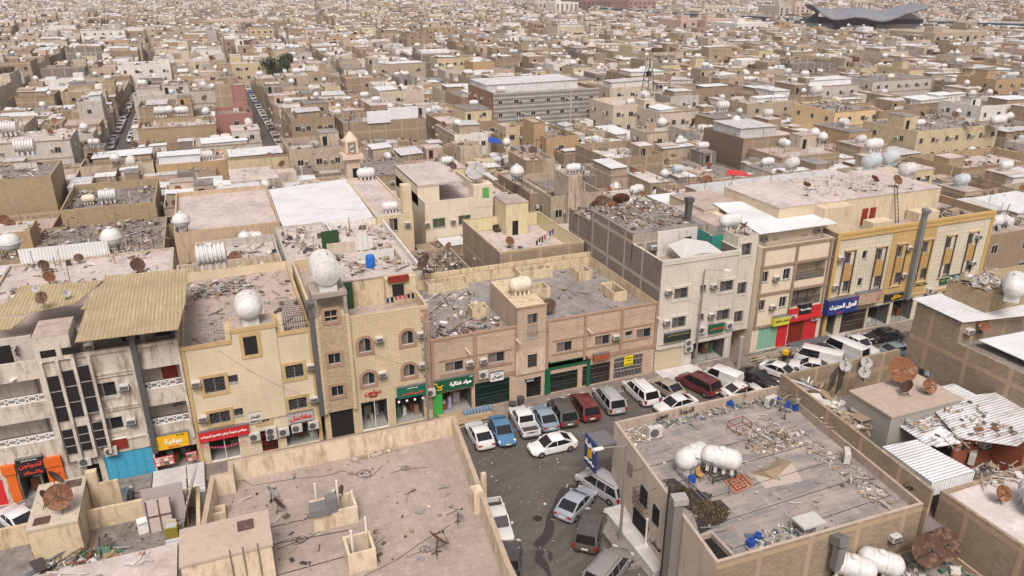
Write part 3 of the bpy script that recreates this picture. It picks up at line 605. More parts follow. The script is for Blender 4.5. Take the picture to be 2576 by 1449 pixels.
def building(name,label,u0,u1,z,depth,mwall,mroof,wins,shops,par=.8,v0=VF,cat='building',mside=None,cap=None,extra=None,group=None,left=None):
    t=thing(name,label,cat,group=group);W_=[];H_=[]
    for w in wins:
        r,x,y,ww,hh=w[:5];u,zz=Fc(r,x,y,v0);W_.append((u,zz,w));H_.append((u-ww/2,zz-hh/2,u+ww/2,zz+hh/2))
    S_=[]
    for s in shops:
        a=Fc(s[0],s[1],s[2],v0);b_=Fc(s[0],s[3],s[4],v0);h=(max(a[0],u0+.05),.18,min(b_[0],u1-.05),max(2.4,min((a[1]+b_[1])/2,3.6)));S_.append((h,s));H_.append(h)
    H_+=(extra or [])
    zr=shell(t,u0,v0,u1,v0+depth,z,mwall,mroof,par,.22,H_,left,mside=mside,cap=cap)
    for u,zz,w in W_: window(t,v0,u,zz,w[3],w[4],w[5] if len(w)>5 else 'slide',w[6] if len(w)>6 else None,w[7] if len(w)>7 else .25)
    for h,s in S_: shopfront(t,h,s[5],s[6] if len(s)>6 else None,V=v0)
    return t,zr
def acs(t,pts,V=VF):
    for r,x,y in pts:
        u,z=Fc(r,x,y,V-.3);acwin(t,u,V-.02,z)
def railing(root,u0,u1,z0,z1,V,m=WH,name='railing'):
    b=MB().mat(m);b.bar((u0,V,z1),(u1,V,z1),.05).bar((u0,V,z0),(u1,V,z0),.05);h=z1-z0;x=u0+.1
    while x<u1-.4:
        b.bar((x,V,z0+h*.2),(x+.5,V,z0+h*.2),.05).bar((x,V,z0+h*.8),(x+.5,V,z0+h*.8),.05).bar((x,V,z0+h*.2),(x,V,z0+h*.8),.05).bar((x+.5,V,z0+h*.2),(x+.5,V,z0+h*.8),.05).bar((x+.25,V,z0),(x+.25,V,z0+h*.2),.05).bar((x+.25,V,z0+h*.8),(x+.25,V,z1),.05).bar((x+.5,V,z0+h*.5),(x+.7,V,z0+h*.5),.05);x+=.7
    return b.build(name,root)
def bars_rail(root,u0,u1,z0,z1,V,m=DMETAL):
    b=MB().mat(m).bar((u0,V,z1),(u1,V,z1),.05).bar((u0,V,z0),(u1,V,z0),.05);n=int((u1-u0)/.18)
    for i in range(n+1): x=u0+(u1-u0)*i/n;b.bar((x,V,z0),(x,V,z1),.03)
    return b.build('railing',root)
def recess(root,h,depth,m,V=VF,fl=None,name='balcony'):
    u0,z0,u1,z1=h;b=MB().mat(m);d=.2
    b.face((u0,V+depth,z0),(u1,V+depth,z0),(u1,V+depth,z1),(u0,V+depth,z1));b.face((u0,V+d,z0),(u0,V+depth,z0),(u0,V+depth,z1),(u0,V+d,z1));b.face((u1,V+depth,z0),(u1,V+d,z0),(u1,V+d,z1),(u1,V+depth,z1));b.face((u0,V+depth,z1),(u1,V+depth,z1),(u1,V+d,z1),(u0,V+d,z1));b.mat(fl or RGY).face((u0,V+d,z0),(u1,V+d,z0),(u1,V+depth,z0),(u0,V+depth,z0))
    return b.build(name,root)
# ---- A: stained flats with balconies, far left ----
hb=[]
uL=-30.;uT0=Fc('N1',345,900)[0];uT1=Fc('N1',640,800)[0];uB0=Fc('N1',1255,1200)[0]
for r,xa,ya,xb,yb,yt in (('N1',0,1390,395,1330,0),('N2',0,395,440,330,0)):
    z_=(Fc(r,xa,ya)[1]+Fc(r,xb,yb)[1])/2;hb.append((uL+.3,z_-.25,uT0-.35,z_+1.75))
for r,x,y in (('N1',1460,1200),('N2',1360,190)):
    z_=Fc(r,x,y)[1];hb.append((uB0+.25,z_-.35,-5.1,z_+1.55))
A,zrA=building('apartment_block','stained old apartment block with balconies and yellow tin roof shed',uL,-4.88,12.6,14.5,STAIN,RPK,
 [('N1',950,1255,1.9,1.35,'slide',STAIN,.22),('N2',890,225,1.9,1.2,'slide',STAIN,.22)],
 [('N2',150,655,400,600,'dim'),('N2',700,580,800,555,'gate',DMETAL),('N2',832,480,1215,400,'door',plain((.06,.33,.5),.55,0,'blue_paint')),('N2',1245,470,1590,400,'dim'),('N2',-300,720,20,690,'panel',RD)],par=1.1,extra=hb)
for h in hb:
    recess(A,h,1.6,plaster((.55,.5,.44),.4));(railing)(A,h[0],h[2],h[1]+.02,h[1]+.6,VF+.1)
b=MB().mat(DRD).box(uB0+1.9,VF+1.5,hb[2][1],uB0+3.1,VF+1.58,hb[2][1]+1.7);b.build('door',A)
acwin(A,-5.9,VF+1.5,hb[3][1]+1.3);acs(A,[('N1',1140,1230),('N2',1055,205)])
for k,(u,z0,z1) in enumerate([(uT0+.35,7.,11.2),(uT0+1.45,7.2,11.5),(uT0+2.55,7.4,11.7),(uT0+.4,3.9,6.3),(uT0+1.5,4.,6.4),(uT0+2.6,4.1,6.5)]):
    b=MB().mat(PANE).box(u-.1,VF-.36,z0,u+.75,VF-.34,z1).mat(ALU);n=3
    for i in range(n+1): z=z0+(z1-z0)*i/n;b.box(u-.1,VF-.4,z-.03,u+.75,VF-.36,z+.03)
    b.box(u-.13,VF-.4,z0,u-.1,VF-.3,z1).box(u+.75,VF-.4,z0,u+.78,VF-.3,z1);b.build('stair_window',A)
b=MB().mat(STAIN).box(uT0,VF-.34,3.2,uT1,VF-.004,12.4)
for i in range(4): x=uT0+i*1.1;b.box(x,VF-.6,3.4,x+.22,VF-.34,12.5)
b.box(uT0-.1,VF-.5,12.5,uT1+.1,VF+3,14.6);b.mat(DARK).box(uT0+.25,VF-.52,12.9,uT0+1.3,VF-.5,13.5).box(uT0+1.7,VF-.52,12.9,uT0+2.9,VF-.5,13.5).mat(RPK).box(uT0-.1,VF-.5,14.6,uT1+.1,VF+3,14.65);b.build('stair_tower',A)
b=MB().mat(STAIN)
for z in (10.45,10.2,7.3,7.08,4.2): b.box(uT1+.02,VF-.12,z,uB0,VF-.003,z+.14)
b.box(uB0-.05,VF-.2,3.2,uB0+.2,VF-.003,12.5).box(-5.1,VF-.2,3.2,-4.9,VF-.003,12.5).box(uT1,VF-.15,12.35,-4.9,VF-.003,12.62);b.build('cornice',A)
b=MB().mat(BLKG).box(-13,64.2,11.5,-4.9,64.45,13.7).mat(PANE).box(-9.2,64.15,12.3,-7.9,64.19,13.1).box(-6.7,64.15,12.3,-5.4,64.19,13.1).mat(ALU).box(-9.2,64.1,12.7,-7.9,64.15,12.76);b.build('shed_wall',A);acwin(A,-11.6,64.1,12.4)
b=MB().mat(plaster((.5,.47,.42),.4)).box(-24,64.2,11.5,-15.5,64.5,13.9).mat(DARK).box(-18.2,64.15,11.5,-17,64.19,13.4);b.build('shed_wall',A)
yr=[at('N1',1640,690,14.3),at('N1',1725,310,14.3),at('N1',1730,130,14.3),at('N1',1400,165,14.35),at('N1',960,200,14.4),at('N1',960,240,14.4),at('N1',180,290,14.4),at('N1',80,460,14.4)]
s=MB().mat(TINY);P0=at('N1',690,810,14.2)
tin_sheet(A,[P0,at('N1',1640,690,14.3),at('N1',1700,460,14.35),at('N1',790,490,14.3)],TINY);tin_sheet(A,[at('N1',740,505,14.37),at('N1',1705,465,14.37),at('N1',1735,130,14.37),at('N1',960,205,14.37)],TINY);tin_sheet(A,[at('N1',-200,600,14.3),at('N1',270,540,14.3),at('N1',700,450,14.4),at('N1',950,240,14.55),at('N1',180,295,14.4),at('N1',80,460,14.4),at('N1',-300,500,14.4)],TINY)
tin_sheet(A,[at('N1',-150,700,14.1),at('N1',100,690,14.1),at('N1',270,560,14.25),at('N1',0,590,14.25)],TINY)
# ---- B yellow ----
B_,zrB=building('apartment_block','yellow plastered apartment block with framed lattice windows and a tank on its tower',-4.86,5.82,11.7,18.6,YEL,RPK,
 [('N3',670,840,1.1,1.75,'grille',YTR,.3),('N3',340,1205,1.7,1.5,'grille',YTR,.28),('N3',512,1150,.85,.75,'grille'),('N3',720,1205,1.1,1.2,'grille',YTR,.3),('N3',905,1090,.85,.75,'grille'),('N3',1075,1080,1.55,1.35,'grille',YTR,.28),
 ('N4',340,172,1.7,1.2,'grille',YTR,.28),('N4',493,128,.85,.75,'grille'),('N4',690,165,.9,1.15,'grille',YTR,.3),('N4',820,70,.8,.7,'grille'),('N4',968,60,1.6,1.2,'grille',YTR,.28)],
 [('N4',245,385,495,345,'glass',WHITE),('N4',680,395,808,375,'gate',DRD),('N4',870,292,1170,225,'dim')],par=.9,cap=YTR)
acs(B_,[('N3',165,1200),('N3',1225,1040),('N3',1255,1340),('N4',200,185)])
b=MB().mat(YEL).box(-.75,VF-.12,3.6,2.85,VF+2.2,12.4).mat(YTR).box(-.85,VF-.2,12.4,2.95,VF+2.3,12.75).box(-4.86,VF-.1,11.45,-.85,VF-.003,11.8).box(2.95,VF-.1,11.45,5.6,VF-.003,11.8).box(-4.86,VF-.08,.2,-4.55,VF-.003,11.4).box(5.5,VF-.08,.2,5.8,VF-.003,11.4).mat(RPK).box(-.6,VF,12.75,2.7,VF+2.1,12.78);b.build('stair_tower',B_)
u,z=Fc('N3',670,840,VF-.15);b=MB().mat(YTR).box(u-.85,VF-.2,z-1.2,u+.85,VF-.125,z+1.2).mat(PANE).box(u-.55,VF-.21,z-.85,u+.55,VF-.2,z+.85);b.build('window',B_)
b=MB().mat(METAL)
for x in np.arange(-4.7,-1.3,.22): b.bar((x,VF+.3,10.9),(x,VF+.3,12.9),.03).bar((x,VF+.3,12.9),(x,VF+2.6,12.9),.03)
for z in (11.4,11.9,12.4,12.9): b.bar((-4.7,VF+.3,z),(-1.3,VF+.3,z),.03)
for y in (.9,1.5,2.1,2.6): b.bar((-4.7,VF+y,12.9),(-1.3,VF+y,12.9),.03)
b.build('roof_cage',B_)
b=MB().mat(DMETAL)
for x in np.arange(3.6,5.7,.2): b.bar((x,VF+.3,10.9),(x,VF+.3,13.),.04).bar((x,VF+.3,13.),(x,VF+4,13.),.03)
for z in (11.4,11.9,12.4,13.): b.bar((3.6,VF+.3,z),(5.7,VF+.3,z),.04)
for y in np.arange(.8,4.2,.45): b.bar((3.6,VF+y,13.),(5.7,VF+y,13.),.03)
b.build('roof_cage',B_)
b=MB().mat(CREAMW).box(2.9,VF+.25,10.8,3.55,VF+3.2,12.1).box(-1.25,VF+.25,10.8,-.8,VF+3.2,12.1);b.build('partition',B_)
# ---- C beige tile with rough-faced stair tower ----
T0,T1=6.15,9.15
C_,zrC=building('apartment_block','beige brick tiled block with arched windows and rough stone stair tower',T0,16.45,12.2,17.,BEI,RPK,
 [('N3',1722,840,1.15,1.45,'arch',PNKT,.28),('N3',2115,770,1.15,1.45,'arch',PNKT,.28),('N3',1757,1145,1.15,1.35,'arch',PNKT,.28),('N3',2130,1070,1.15,1.35,'arch',PNKT,.28)],
 [('N4',1470,52,1690,20,'glass',WHITE),('N4',1750,12,1978,-25,'open')],par=1.15)
acs(C_,[('N3',1855,790),('N3',1885,1110),('N3',2245,745),('N3',2255,1030)])
b=MB();hs_=[];
for r,x,y in (('N3',1410,570),('N3',1443,965),('N3',1472,1262)):
    u,z=Fc(r,x,y,VF-.3);hs_.append((u-.55,z-.55,u+.55,z+.55))
wall_holes(b,(0,VF-.3,0),(1,0,0),(0,-1,0),T0,T1,3.1,12.6,hs_,.2,BEI2);b.mat(BEI);b.face((T0,VF,3.1),(T0,VF-.3,3.1),(T0,VF-.3,12.6),(T0,VF,12.6));b.face((T1,VF-.3,3.1),(T1,VF,3.1),(T1,VF,12.6),(T1,VF-.3,12.6));b.face((T0,VF-.3,12.6),(T1,VF-.3,12.6),(T1,VF+3,12.6),(T0,VF+3,12.6));b.face((T0,VF,3.1),(T1,VF,3.1),(T1,VF-.3,3.1),(T0,VF-.3,3.1)[::1])
b.mat(BEI);b.box(T0,VF-.36,3.,T0+.3,VF-.3,12.7).box(T1-.3,VF-.36,3.,T1,VF-.3,12.7)
tw=b.build('stair_tower',C_)
for h in hs_: window(C_,VF-.3,(h[0]+h[2])/2,(h[1]+h[3])/2,1.1,1.1,'plain',PNKT,.25)
b=MB().mat(DARK).box(T0+.5,VF-.02,.2,T1-.4,VF-.005,3.).build('entrance',C_)
b=MB().mat(CONC)   # open concrete frame that carries the water tank
for x in (T0+.05,T1-.35):
    for y in (VF-.2,VF+2.7): b.box(x,y,12.6,x+.3,y+.3,14.5)
b.box(T0,VF-.3,14.5,T1,VF+3.1,14.85).box(T0+.35,VF+2.7,12.6,T1-.35,VF+2.8,13.2);b.build('tank_frame',C_)
QN=PNKT;b=MB().mat(QN);z=1.2
while z<11.9: b.box(15.7 if int(z*2)%2 else 15.95,VF-.06,z,16.4,VF-.003,z+.26);z+=.36
b.build('quoins',C_)
room(C_,T1+.1,67.,16.3,79.,11.05,13.9,CREAMW,RPL,None,'penthouse',.1)
b=MB().mat(CREAMW).box(13.4,66.,11.05,16.3,66.99,13.8).mat(DRD).box(13.6,65.7,13.5,15.6,65.98,14.1).mat(PANE).box(14,65.96,12.,15.1,65.99,13.2);b.build('kitchen',C_)
b=MB().mat(plain((.03,.07,.03),.8,0,'green_turf')).box(9.5,66.7,11.1,10.4,66.9,13.7);b.build('turf_curtain',C_)
# ---- D pink two-storey ----
P0u,P1u=16.5,41.4;RIB=PNKT
D_,zrD=building('shop_building','pink brick two storey shop building with drain spouts and a littered flat roof',P0u,P1u,8.55,15.6,PNK,RGY,
 [('N5',443,1035,1.85,1.05,'slide'),('N5',830,955,1.75,1.1,'slide'),('N5',1455,855,1.75,1.15,'slide'),('N5',1805,795,1.75,1.1,'slide'),('N5',2050,735,.9,.6,'plain'),('N5',2187,730,1.75,1.1,'slide')],
 [('N5',290,1290,600,1225,'open'),('N5',630,1185,950,1140,'gate',plain((.02,.06,.045),.6,0,'green_gate')),('N5',1105,1190,1240,1172,'gate',DMETAL),('N5',1305,1110,1580,1062,'gate',plain((.05,.06,.05),.6,0,'dark_gate')),('N5',1622,1050,1880,975,'gate',plain((.1,.08,.07),.6,0,'brown_gate')),('N5',1915,965,2180,910,'gate',plain((.42,.4,.38),.5,.2,'silver_gate'))],par=1.2,mside=CREAMW,cap=PNKT)
acs(D_,[('N5',585,1010),('N5',712,985),('N5',1935,770)])
b=MB().mat(RIB)
for r,x,y in (('N5',630,900),('N5',1643,760),('N5',1980,700)): u=Fc(r,x,y)[0];b.box(u-.16,VF-.12,3.4,u+.16,VF-.003,8.5)
for u in (P0u,25.1,28.45,P1u-.25): b.box(u,VF-.14,3.2,u+.25,VF-.003,8.6)
for u0,u1 in ((P0u+.25,25.1),(28.7,P1u-.25)): b.box(u0,VF-.1,3.25,u1,VF-.003,3.7).box(u0+.5,VF-.09,4.55,u1-.3,VF-.003,4.75).box(u0+.5,VF-.09,6.1,u1-.3,VF-.003,6.28).box(u0,VF-.08,8.4,u1,VF-.003,8.56)
b.build('band_course',D_)
b=MB();u,z=Fc('N5',1160,660);h2=[(u-.55,z-1.35,u+.55,z+1.3)];wall_holes(b,(0,VF-.05,0),(1,0,0),(0,-1,0),25.35,28.45,4.9,10.4,h2,.2,PNK);b.mat(plaster((.45,.36,.28),.5)).face((25.35,70,7.3),(25.35,VF-.05,7.3),(25.35,VF-.05,10.4),(25.35,70,10.4));b.face((28.45,VF-.05,7.3),(28.45,70,7.3),(28.45,70,10.4),(28.45,VF-.05,10.4));b.face((28.45,70,7.3),(25.35,70,7.3),(25.35,70,10.4),(28.45,70,10.4));b.mat(CREAMW).face((25.35,VF-.05,10.4),(28.45,VF-.05,10.4),(28.45,70,10.4),(25.35,70,10.4));b.mat(RIB).box(25.3,VF-.12,10.3,28.5,VF-.05,10.5);b.build('stair_tower',D_)
window(D_,VF-.05,u,z,1.1,2.65,'bars',None,.2)
u2,z2=Fc('N5',1152,975);b=MB().mat(plaster((.5,.36,.26),.6,(.6,.55,.5))).box(25.15,VF-.16,3.1,28.4,VF-.1,5.8).mat(DARK).box(u2-.5,VF-.18,z2-.7,u2+.5,VF-.16,z2+.7).mat(METAL)
for i in range(6): b.bar((u2-.5,VF-.2,z2-.7+i*.22),(u2+.5,VF-.2,z2-.5+i*.22),.03)
b.build('entrance_bay',D_)
b=MB().mat(LGR).box(P0u+.02,VF-.05,.15,P0u+.95,VF-.003,3.).mat(GRN).box(28.4,VF-.1,.2,29.0,VF-.003,3.9).box(33.2,VF-.1,.2,33.6,VF-.003,3.4).box(29.,VF-.1,2.95,33.2,VF-.003,3.75);b.build('painted_shopfront',D_)
SPOUT=plaster((.6,.52,.44),.3)
for r,x,y in (('N5',545,870),('N5',1005,780),('N5',1665,690),('N5',2300,580)):
    u,z=Fc(r,x,y);q=MB().mat(SPOUT).tube([(u,VF+.1,z),(u+.15,VF-.95,z-.12)],.09,8);q.build('drain_spout',D_)
for u0,v0,u1,v1 in ((20.2,76.2,25.,77.6),(31.2,75.9,35.4,77.5),(22.6,67.8,24.4,69.4),(30.2,70.4,32.6,72.3),(37.6,73.4,39.4,75.6),(38.4,66.4,40.,69.6)):
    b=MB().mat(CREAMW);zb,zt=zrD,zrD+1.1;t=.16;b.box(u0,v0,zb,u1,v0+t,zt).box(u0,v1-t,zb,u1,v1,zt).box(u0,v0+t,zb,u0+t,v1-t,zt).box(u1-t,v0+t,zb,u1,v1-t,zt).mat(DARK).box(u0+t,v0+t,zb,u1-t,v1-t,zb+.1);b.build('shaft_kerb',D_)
b=MB().mat(CREAMW).box(P0u,77.95,7,P1u,78.2,9.).build('rear_parapet',D_)
# ---- E white tiled ----
E_,zrE=building('apartment_block','white tiled apartment block with barred windows and a grey block side wall',41.5,51.45,13.1,6.2,TILE,RPK,
 [('M1',350,878,1.75,1.25,'bars',TILE,.3),('M1',520,843,.7,.8,'bars'),('M1',695,822,1.75,1.25,'bars',TILE,.3),('M1',332,1098,1.75,1.3,'bars',TILE,.3),('M1',503,1062,.7,.8,'bars'),('M1',668,1043,1.75,1.3,'bars',TILE,.3)],
 [('M1',150,1290,360,1240,'panel',plain((.5,.43,.3),.6,0,'cream_shutter')),('M1',440,1235,690,1185,'glass',METAL)],par=1.9,mside=(BLKG,TILE),cap=TILE)
acs(E_,[('M1',262,870),('M1',605,825),('M1',245,1100),('M1',587,1048)])
t=41.5;b=MB().mat(TILE).box(t,VF-.1,2.9,t+.28,VF-.003,13.1).box(51.1,VF-.1,2.9,51.4,VF-.003,13.1).box(t+.28,VF-.1,12.6,51.1,VF-.003,13.15).box(t+.28,VF-.1,2.8,51.1,VF-.003,3.15);b.build('pilaster',E_)
wg=MB();hw=[]
for r,x,y in (('M1',872,540),('M1',838,835),('M1',815,1050)):
    u,z=Fc(r,x,y,VF+.8);hw.append((52.65-.65,z-.7,52.65+.65,z+.7))
wall_holes(wg,(0,VF+.8,0),(1,0,0),(0,-1,0),51.46,54.2,2.9,14.3,hw,.2,TILE);wg.mat(RPK).face((51.46,VF+.8,14.3),(54.2,VF+.8,14.3),(54.2,76,14.3),(51.46,76,14.3));wg.mat(TILE).face((51.46,76,10),(51.46,VF+.8,10),(51.46,VF+.8,14.3),(51.46,76,14.3));wg.build('side_wing',E_)
for h in hw: window(E_,VF+.8,(h[0]+h[2])/2,(h[1]+h[3])/2,1.3,1.4,'bars',TILE,.2)
room(E_,41.52,68.5,51.44,78.6,0.,14.2,BLKG,RDK,None,'rear_block')
b=MB().mat(plaster((.36,.31,.26),.6)).box(41.5,68.35,11.2,44.6,68.49,14.1).mat(plaster((.6,.57,.53),.4)).box(44.6,68.2,11.2,49.8,68.49,14.1).mat(plain((.03,.2,.17),.6,0,'green_sheet')).box(49.8,66.,11.2,49.9,68.4,13.9).box(49.9,VF+3.3,11.2,51.4,VF+3.4,13.8).mat(DARK).box(48.2,68.15,11.2,49.,68.19,13.1);b.build('terrace_wall',E_)
acwin(E_,42.3,68.3,12.4);acwin(E_,44.1,68.3,12.4)
tin_sheet(E_,[(44.8,63.6,12.5),(47.,63.2,13.),(49.6,63.,12.8),(49.6,66.,13.1),(47.4,66.8,13.5),(45.6,67.6,12.7)],plain((.5,.5,.49),.7,0,'white_tarp'),name='tarpaulin')
FP.append((41,62,54.5,80))
# ---- F cream balconies ----
hf=[(59.2,8.25,63.6,10.35),(59.2,5.,63.6,7.05)]
F_,zrF=building('apartment_block','cream balcony block with brown bands and pale blue tin roof',54.3,64.25,12.9,14.,CRM,RPK,
 [('M1',990,755,.95,1.3,'slide'),('M1',1155,732,1.,1.3,'slide'),('M1',963,972,.95,1.3,'slide'),('M1',1125,945,1.,1.3,'slide')],
 [('M1',945,1135,1088,1112,'door',plain((.22,.4,.3),.6,0,'pale_green_metal')),('M1',1180,1060,1295,1045,'roll',DRD)],par=.5,extra=hf)
for h in hf: recess(F_,h,1.5,CRM2);bars_rail(F_,h[0],h[2],h[1]+.05,h[1]+.95,VF+.08)
acs(F_,[('M1',1080,765),('M1',1052,985)])
b=MB().mat(BRWN)
for z in (3.1,7.15,10.45,12.65): b.box(54.3,VF-.16,z,64.25,VF-.003,z+.28)
for u in (54.3,58.9,63.7): b.box(u,VF-.2,3.1,u+.3,VF-.163,12.9)
b.build('band_course',F_)
b=MB().mat(PANE2).box(59.4,VF+.5,5.05,60.6,VF+.6,7.).box(60.75,VF+.5,5.05,61.9,VF+.6,7.).box(62.1,VF+.5,5.05,62.8,VF+.6,7.);b.build('balcony_screen',F_)
b=MB().mat(RD).box(58.95,VF-.35,3.75,63.7,VF-.21,4.9).box(57.9,VF-.12,.2,59.3,VF-.003,3.).box(61.7,VF-.12,.2,63.6,VF-.003,3.3).mat(RD).box(58.9,VF-.5,3.3,63.8,VF-.25,3.75);b.build('painted_shopfront',F_)
b=MB().mat(CRM).box(54.35,64.2,12.2,64.2,76,14.2);b.build('penthouse',F_)
for x in (57.6,61.6): window(F_,64.15,x,13.4,.8,.8)
acwin(F_,55.8,64.2,13.3);acwin(F_,63.2,64.2,13.4)
tin_sheet(F_,[(54.1,62.9,14.35),(64.9,62.9,14.35),(65.5,72,14.9),(55.5,73.5,14.9)],TINC)
# ---- G ornate yellow ----
hw=[];gw=[]
for r,x,yt,yb in (('M2',425,655,885),('M2',680,625,845),('M2',845,600,815),('M2',1053,565,780),('M2',1245,530,745),('M2',1425,500,715)):
    for y in (yt,yb): gw.append((r,x-(12 if y==yb else 0)*1.2,y,.95,1.35,'bars'))
gw+=[('M2',565,628,.7,1.,'plain'),('M2',526,850,.7,1.,'plain')]
G_,zrG=building('apartment_block','ornate cream tiled block with yellow frieze and tall framed windows',64.7,90.,13.3,16.,ORN,RPK,gw,
 [('M2',200,1120,340,1095,'open'),('M2',385,1095,588,1060,'gate',plain((.16,.12,.1),.6,0,'brown_gate')),('M2',598,1060,775,1020,'glass'),('M2',800,1010,970,970,'glass'),('M2',1040,960,1160,925,'roll',plain((.25,.27,.25),.5,.1,'grey_shutter')),('M2',1195,930,1370,890,'roll',plain((.05,.12,.07),.5,0,'green_shutter'))],par=1.,cap=plaster((.5,.36,.17),.2),mside=(BRWN,BRWN))
yfr=plaster((.52,.36,.14),.2);b=MB().mat(yfr).box(64.7,VF-.12,12.5,90.,VF-.003,13.32).box(64.7,VF-.1,.2,65.2,VF-.003,12.5).box(89.5,VF-.1,.2,90.,VF-.003,12.5).mat(plaster((.4,.25,.09),.2)).box(65.2,VF-.15,12.9,89.5,VF-.12,13.05).box(65.2,VF-.14,12.45,89.5,VF-.122,12.5).mat(plaster((.5,.33,.15),.2)).box(65.2,VF-.1,3.5,89.5,VF-.003,3.75)
_h=[];_a=fv('M2',802,440,VF)[0];_c=fv('M2',1165,380,VF)[0]
for w in gw[4:8]: u,z=Fc(*w[:3]);_h.append((u-.475,z-.675,u+.475,z+.675))
wall_holes(b,(0,VF-.05,0),(1,0,0),(0,-1,0),_a,_c,3.9,12.4,_h,.045,ORY)
b.build('frieze',G_)
brn=plain((.1,.06,.05),.6,0,'brown_trim')
for i in range(6):
    a=Fc(*gw[2*i][:3]);c=Fc(*gw[2*i+1][:3]);u=(a[0]+c[0])/2;b=MB().mat(brn);z0,z1=c[1]-.95,a[1]+.95
    b.box(u-.85,VF-.13,z0,u-.68,VF-.051,z1).box(u+.68,VF-.13,z0,u+.85,VF-.051,z1).mat(plaster((.55,.42,.25),.2)).box(u-.95,VF-.2,z1,u+.95,VF-.051,z1+.14).box(u-.95,VF-.2,z0-.12,u+.95,VF-.051,z0).mat(yfr).box(u-.6,VF-.1,c[1]+.8,u+.6,VF-.051,a[1]-.8)
    b.mat(plaster((.4,.25,.09),.2));zz0,zz1=c[1]+.8,a[1]-.8;hh=zz1-zz0;s_=-hh
    while s_<1.2:
        for sg in (1,-1):
            x0,x1=max(s_,0),min(s_+hh,1.2)
            if x1>x0: b.bar((u-.6*sg+x0*sg,VF-.11-.002*sg,zz0+x0-s_),(u-.6*sg+x1*sg,VF-.11-.002*sg,zz0+x1-s_),.04)
        s_+=.4
    b.build('window_surround',G_)
acs(G_,[('M2',375,660),('M2',330,890),('M2',935,575),('M2',1005,560),('M2',890,795),('M2',962,782),('M2',1500,480),('M2',1452,695)])
uR=fv('M2',1190,75,66.2);_ul=at(None,1960,522,uR[2])[0];room(G_,_ul,66.2,uR[0],76.5,0,uR[2],CRM2,RPL,None,'penthouse',.05);room(G_,_ul-6,72.,_ul-.01,79.5,0,uR[2]-1.2,CRM2,RPK,None,'penthouse',.05);FP.append((59,66,92,80))
b=MB().mat(DRD)
for r,x,y in (('M2',565,285),('M2',632,260)): p=fv(r,x,y,66.2);b.box(p[0]-.45,66.13,zrG,p[0]+.45,66.19,zrG+2.1)
b.build('door',G_)
for x_,y_,V_,a_,z_,w_ in ((330,300,65.,66.19,uR[2]-.3,2.2),(700,350,64.,65.2,zrG+1.1,1.6),(1070,290,64.5,66.,zrG+1.3,1.7)): p=fv('M2',x_,y_,V_);MB().mat(CRM2).box(p[0]-w_,V_-.4,zrG,p[0]+w_,a_,z_).build('parapet_block',G_)
p=fv('M2',815,240,65.9);b=MB().mat(DMETAL)
for dx in (-.25,.25): b.bar((p[0]+dx,65.2,zrG),(p[0]+dx-.3,66.1,uR[2]+.6),.06)
for i in range(9): t_=i/9;b.bar((p[0]-.25-.3*t_,65.2+.9*t_,zrG+.3+4*t_),(p[0]+.25-.3*t_,65.2+.9*t_,zrG+.3+4*t_),.05)
tag(b.build('ladder'),'rusty steel ladder leaning on the penthouse of the ornate block','ladder')
# ---------------- shop signs ----------------
sign('black sign with red lettering on the orange shop',"N2",(135,585),(355,560),1.6,BLK,[('للدواجن',0,.12,.86,.42,RDL),('والأسماك',.05,-.3,.7,.28,RDL),('مؤسسة الأسماك',0,.43,.6,.08,WH,.004)],prot=.35)
b=MB().mat(ORG);a=Fc('N2',20,615);c=Fc('N2',505,540);q=Fc('N2',135,600);r_=Fc('N2',352,570);t=thing('shop_awning','orange fascia and posts around the poultry shop window','awning')
MB().mat(ORG).box(a[0],VF-.3,3.05,q[0],VF-.02,3.9).box(r_[0],VF-.3,3.05,c[0],VF-.02,3.9).build('fascia',t);MB().mat(ORG).box(a[0]+.2,VF-.2,.15,q[0]-.1,VF-.02,3.04).build('post',t);MB().mat(ORG).box(c[0]-1.2,VF-.2,.15,c[0],VF-.02,3.04).build('post',t)
sign('yellow sign with white lettering beside the blue metal doors',"N2",(1242,385),(1520,345),1.35,YLW,[('بوفية',.05,.02,.5,.42,WH),('بنغلاديشية',.05,-.36,.34,.14,RDL,.006),('مؤسسة',.28,.4,.3,.1,INK,.006)],prot=.35)
for i,(x0,y0,x1,y1,lb) in enumerate(((1240,530,1405,505,'red menu board with food pictures below the yellow sign'),(1500,485,1590,470,'smaller red menu board beside the red bordered restaurant'))):
    a=fv('N2',x0,y0,VF-.1);c=fv('N2',x1,y1,VF-.1);t=thing('menu_board',lb,'sign',(0,0,0));MB().mat(RD).box(a[0],VF-.12,a[2]-.55,c[0],VF-.05,a[2]+.35).build('board',t)
    p=MB();R=random.Random(i)
    for k in range(4 if i==0 else 2):
        for j in range(2): p.mat(LM[R.choice([0,2,7,9,10])]);x=a[0]+.12+k*(c[0]-a[0]-.2)/(4 if i==0 else 2);p.box(x,VF-.13,a[2]-.5+j*.36,x+.32,VF-.12,a[2]-.22+j*.36)
    p.build('picture_panel',t);letters(t,'Bangladeshi Boofia',((a[0]+c[0])/2,VF-.12,a[2]+.26),(c[0]-a[0])*.9,.14,WH,bold=.005)
sign('small blank dark red sign with white border above blue doors',"N2",(910,390),(1028,378),.95,DRD,[],prot=.15,frame=WHITE)
sign('long red restaurant sign with white lettering and pink bunting',"N4",(168,335),(572,272),1.0,RD,[('مطاعم عزومة زمان لتقديم الوجبات',0,0,.92,.62,WH,.012)],prot=.35)
a=fv('N4',180,400,VF-.4);c=fv('N4',545,345,VF-.4);b=MB().mat(plain((.6,.12,.2),.7,0,'pink_cloth'));n=17
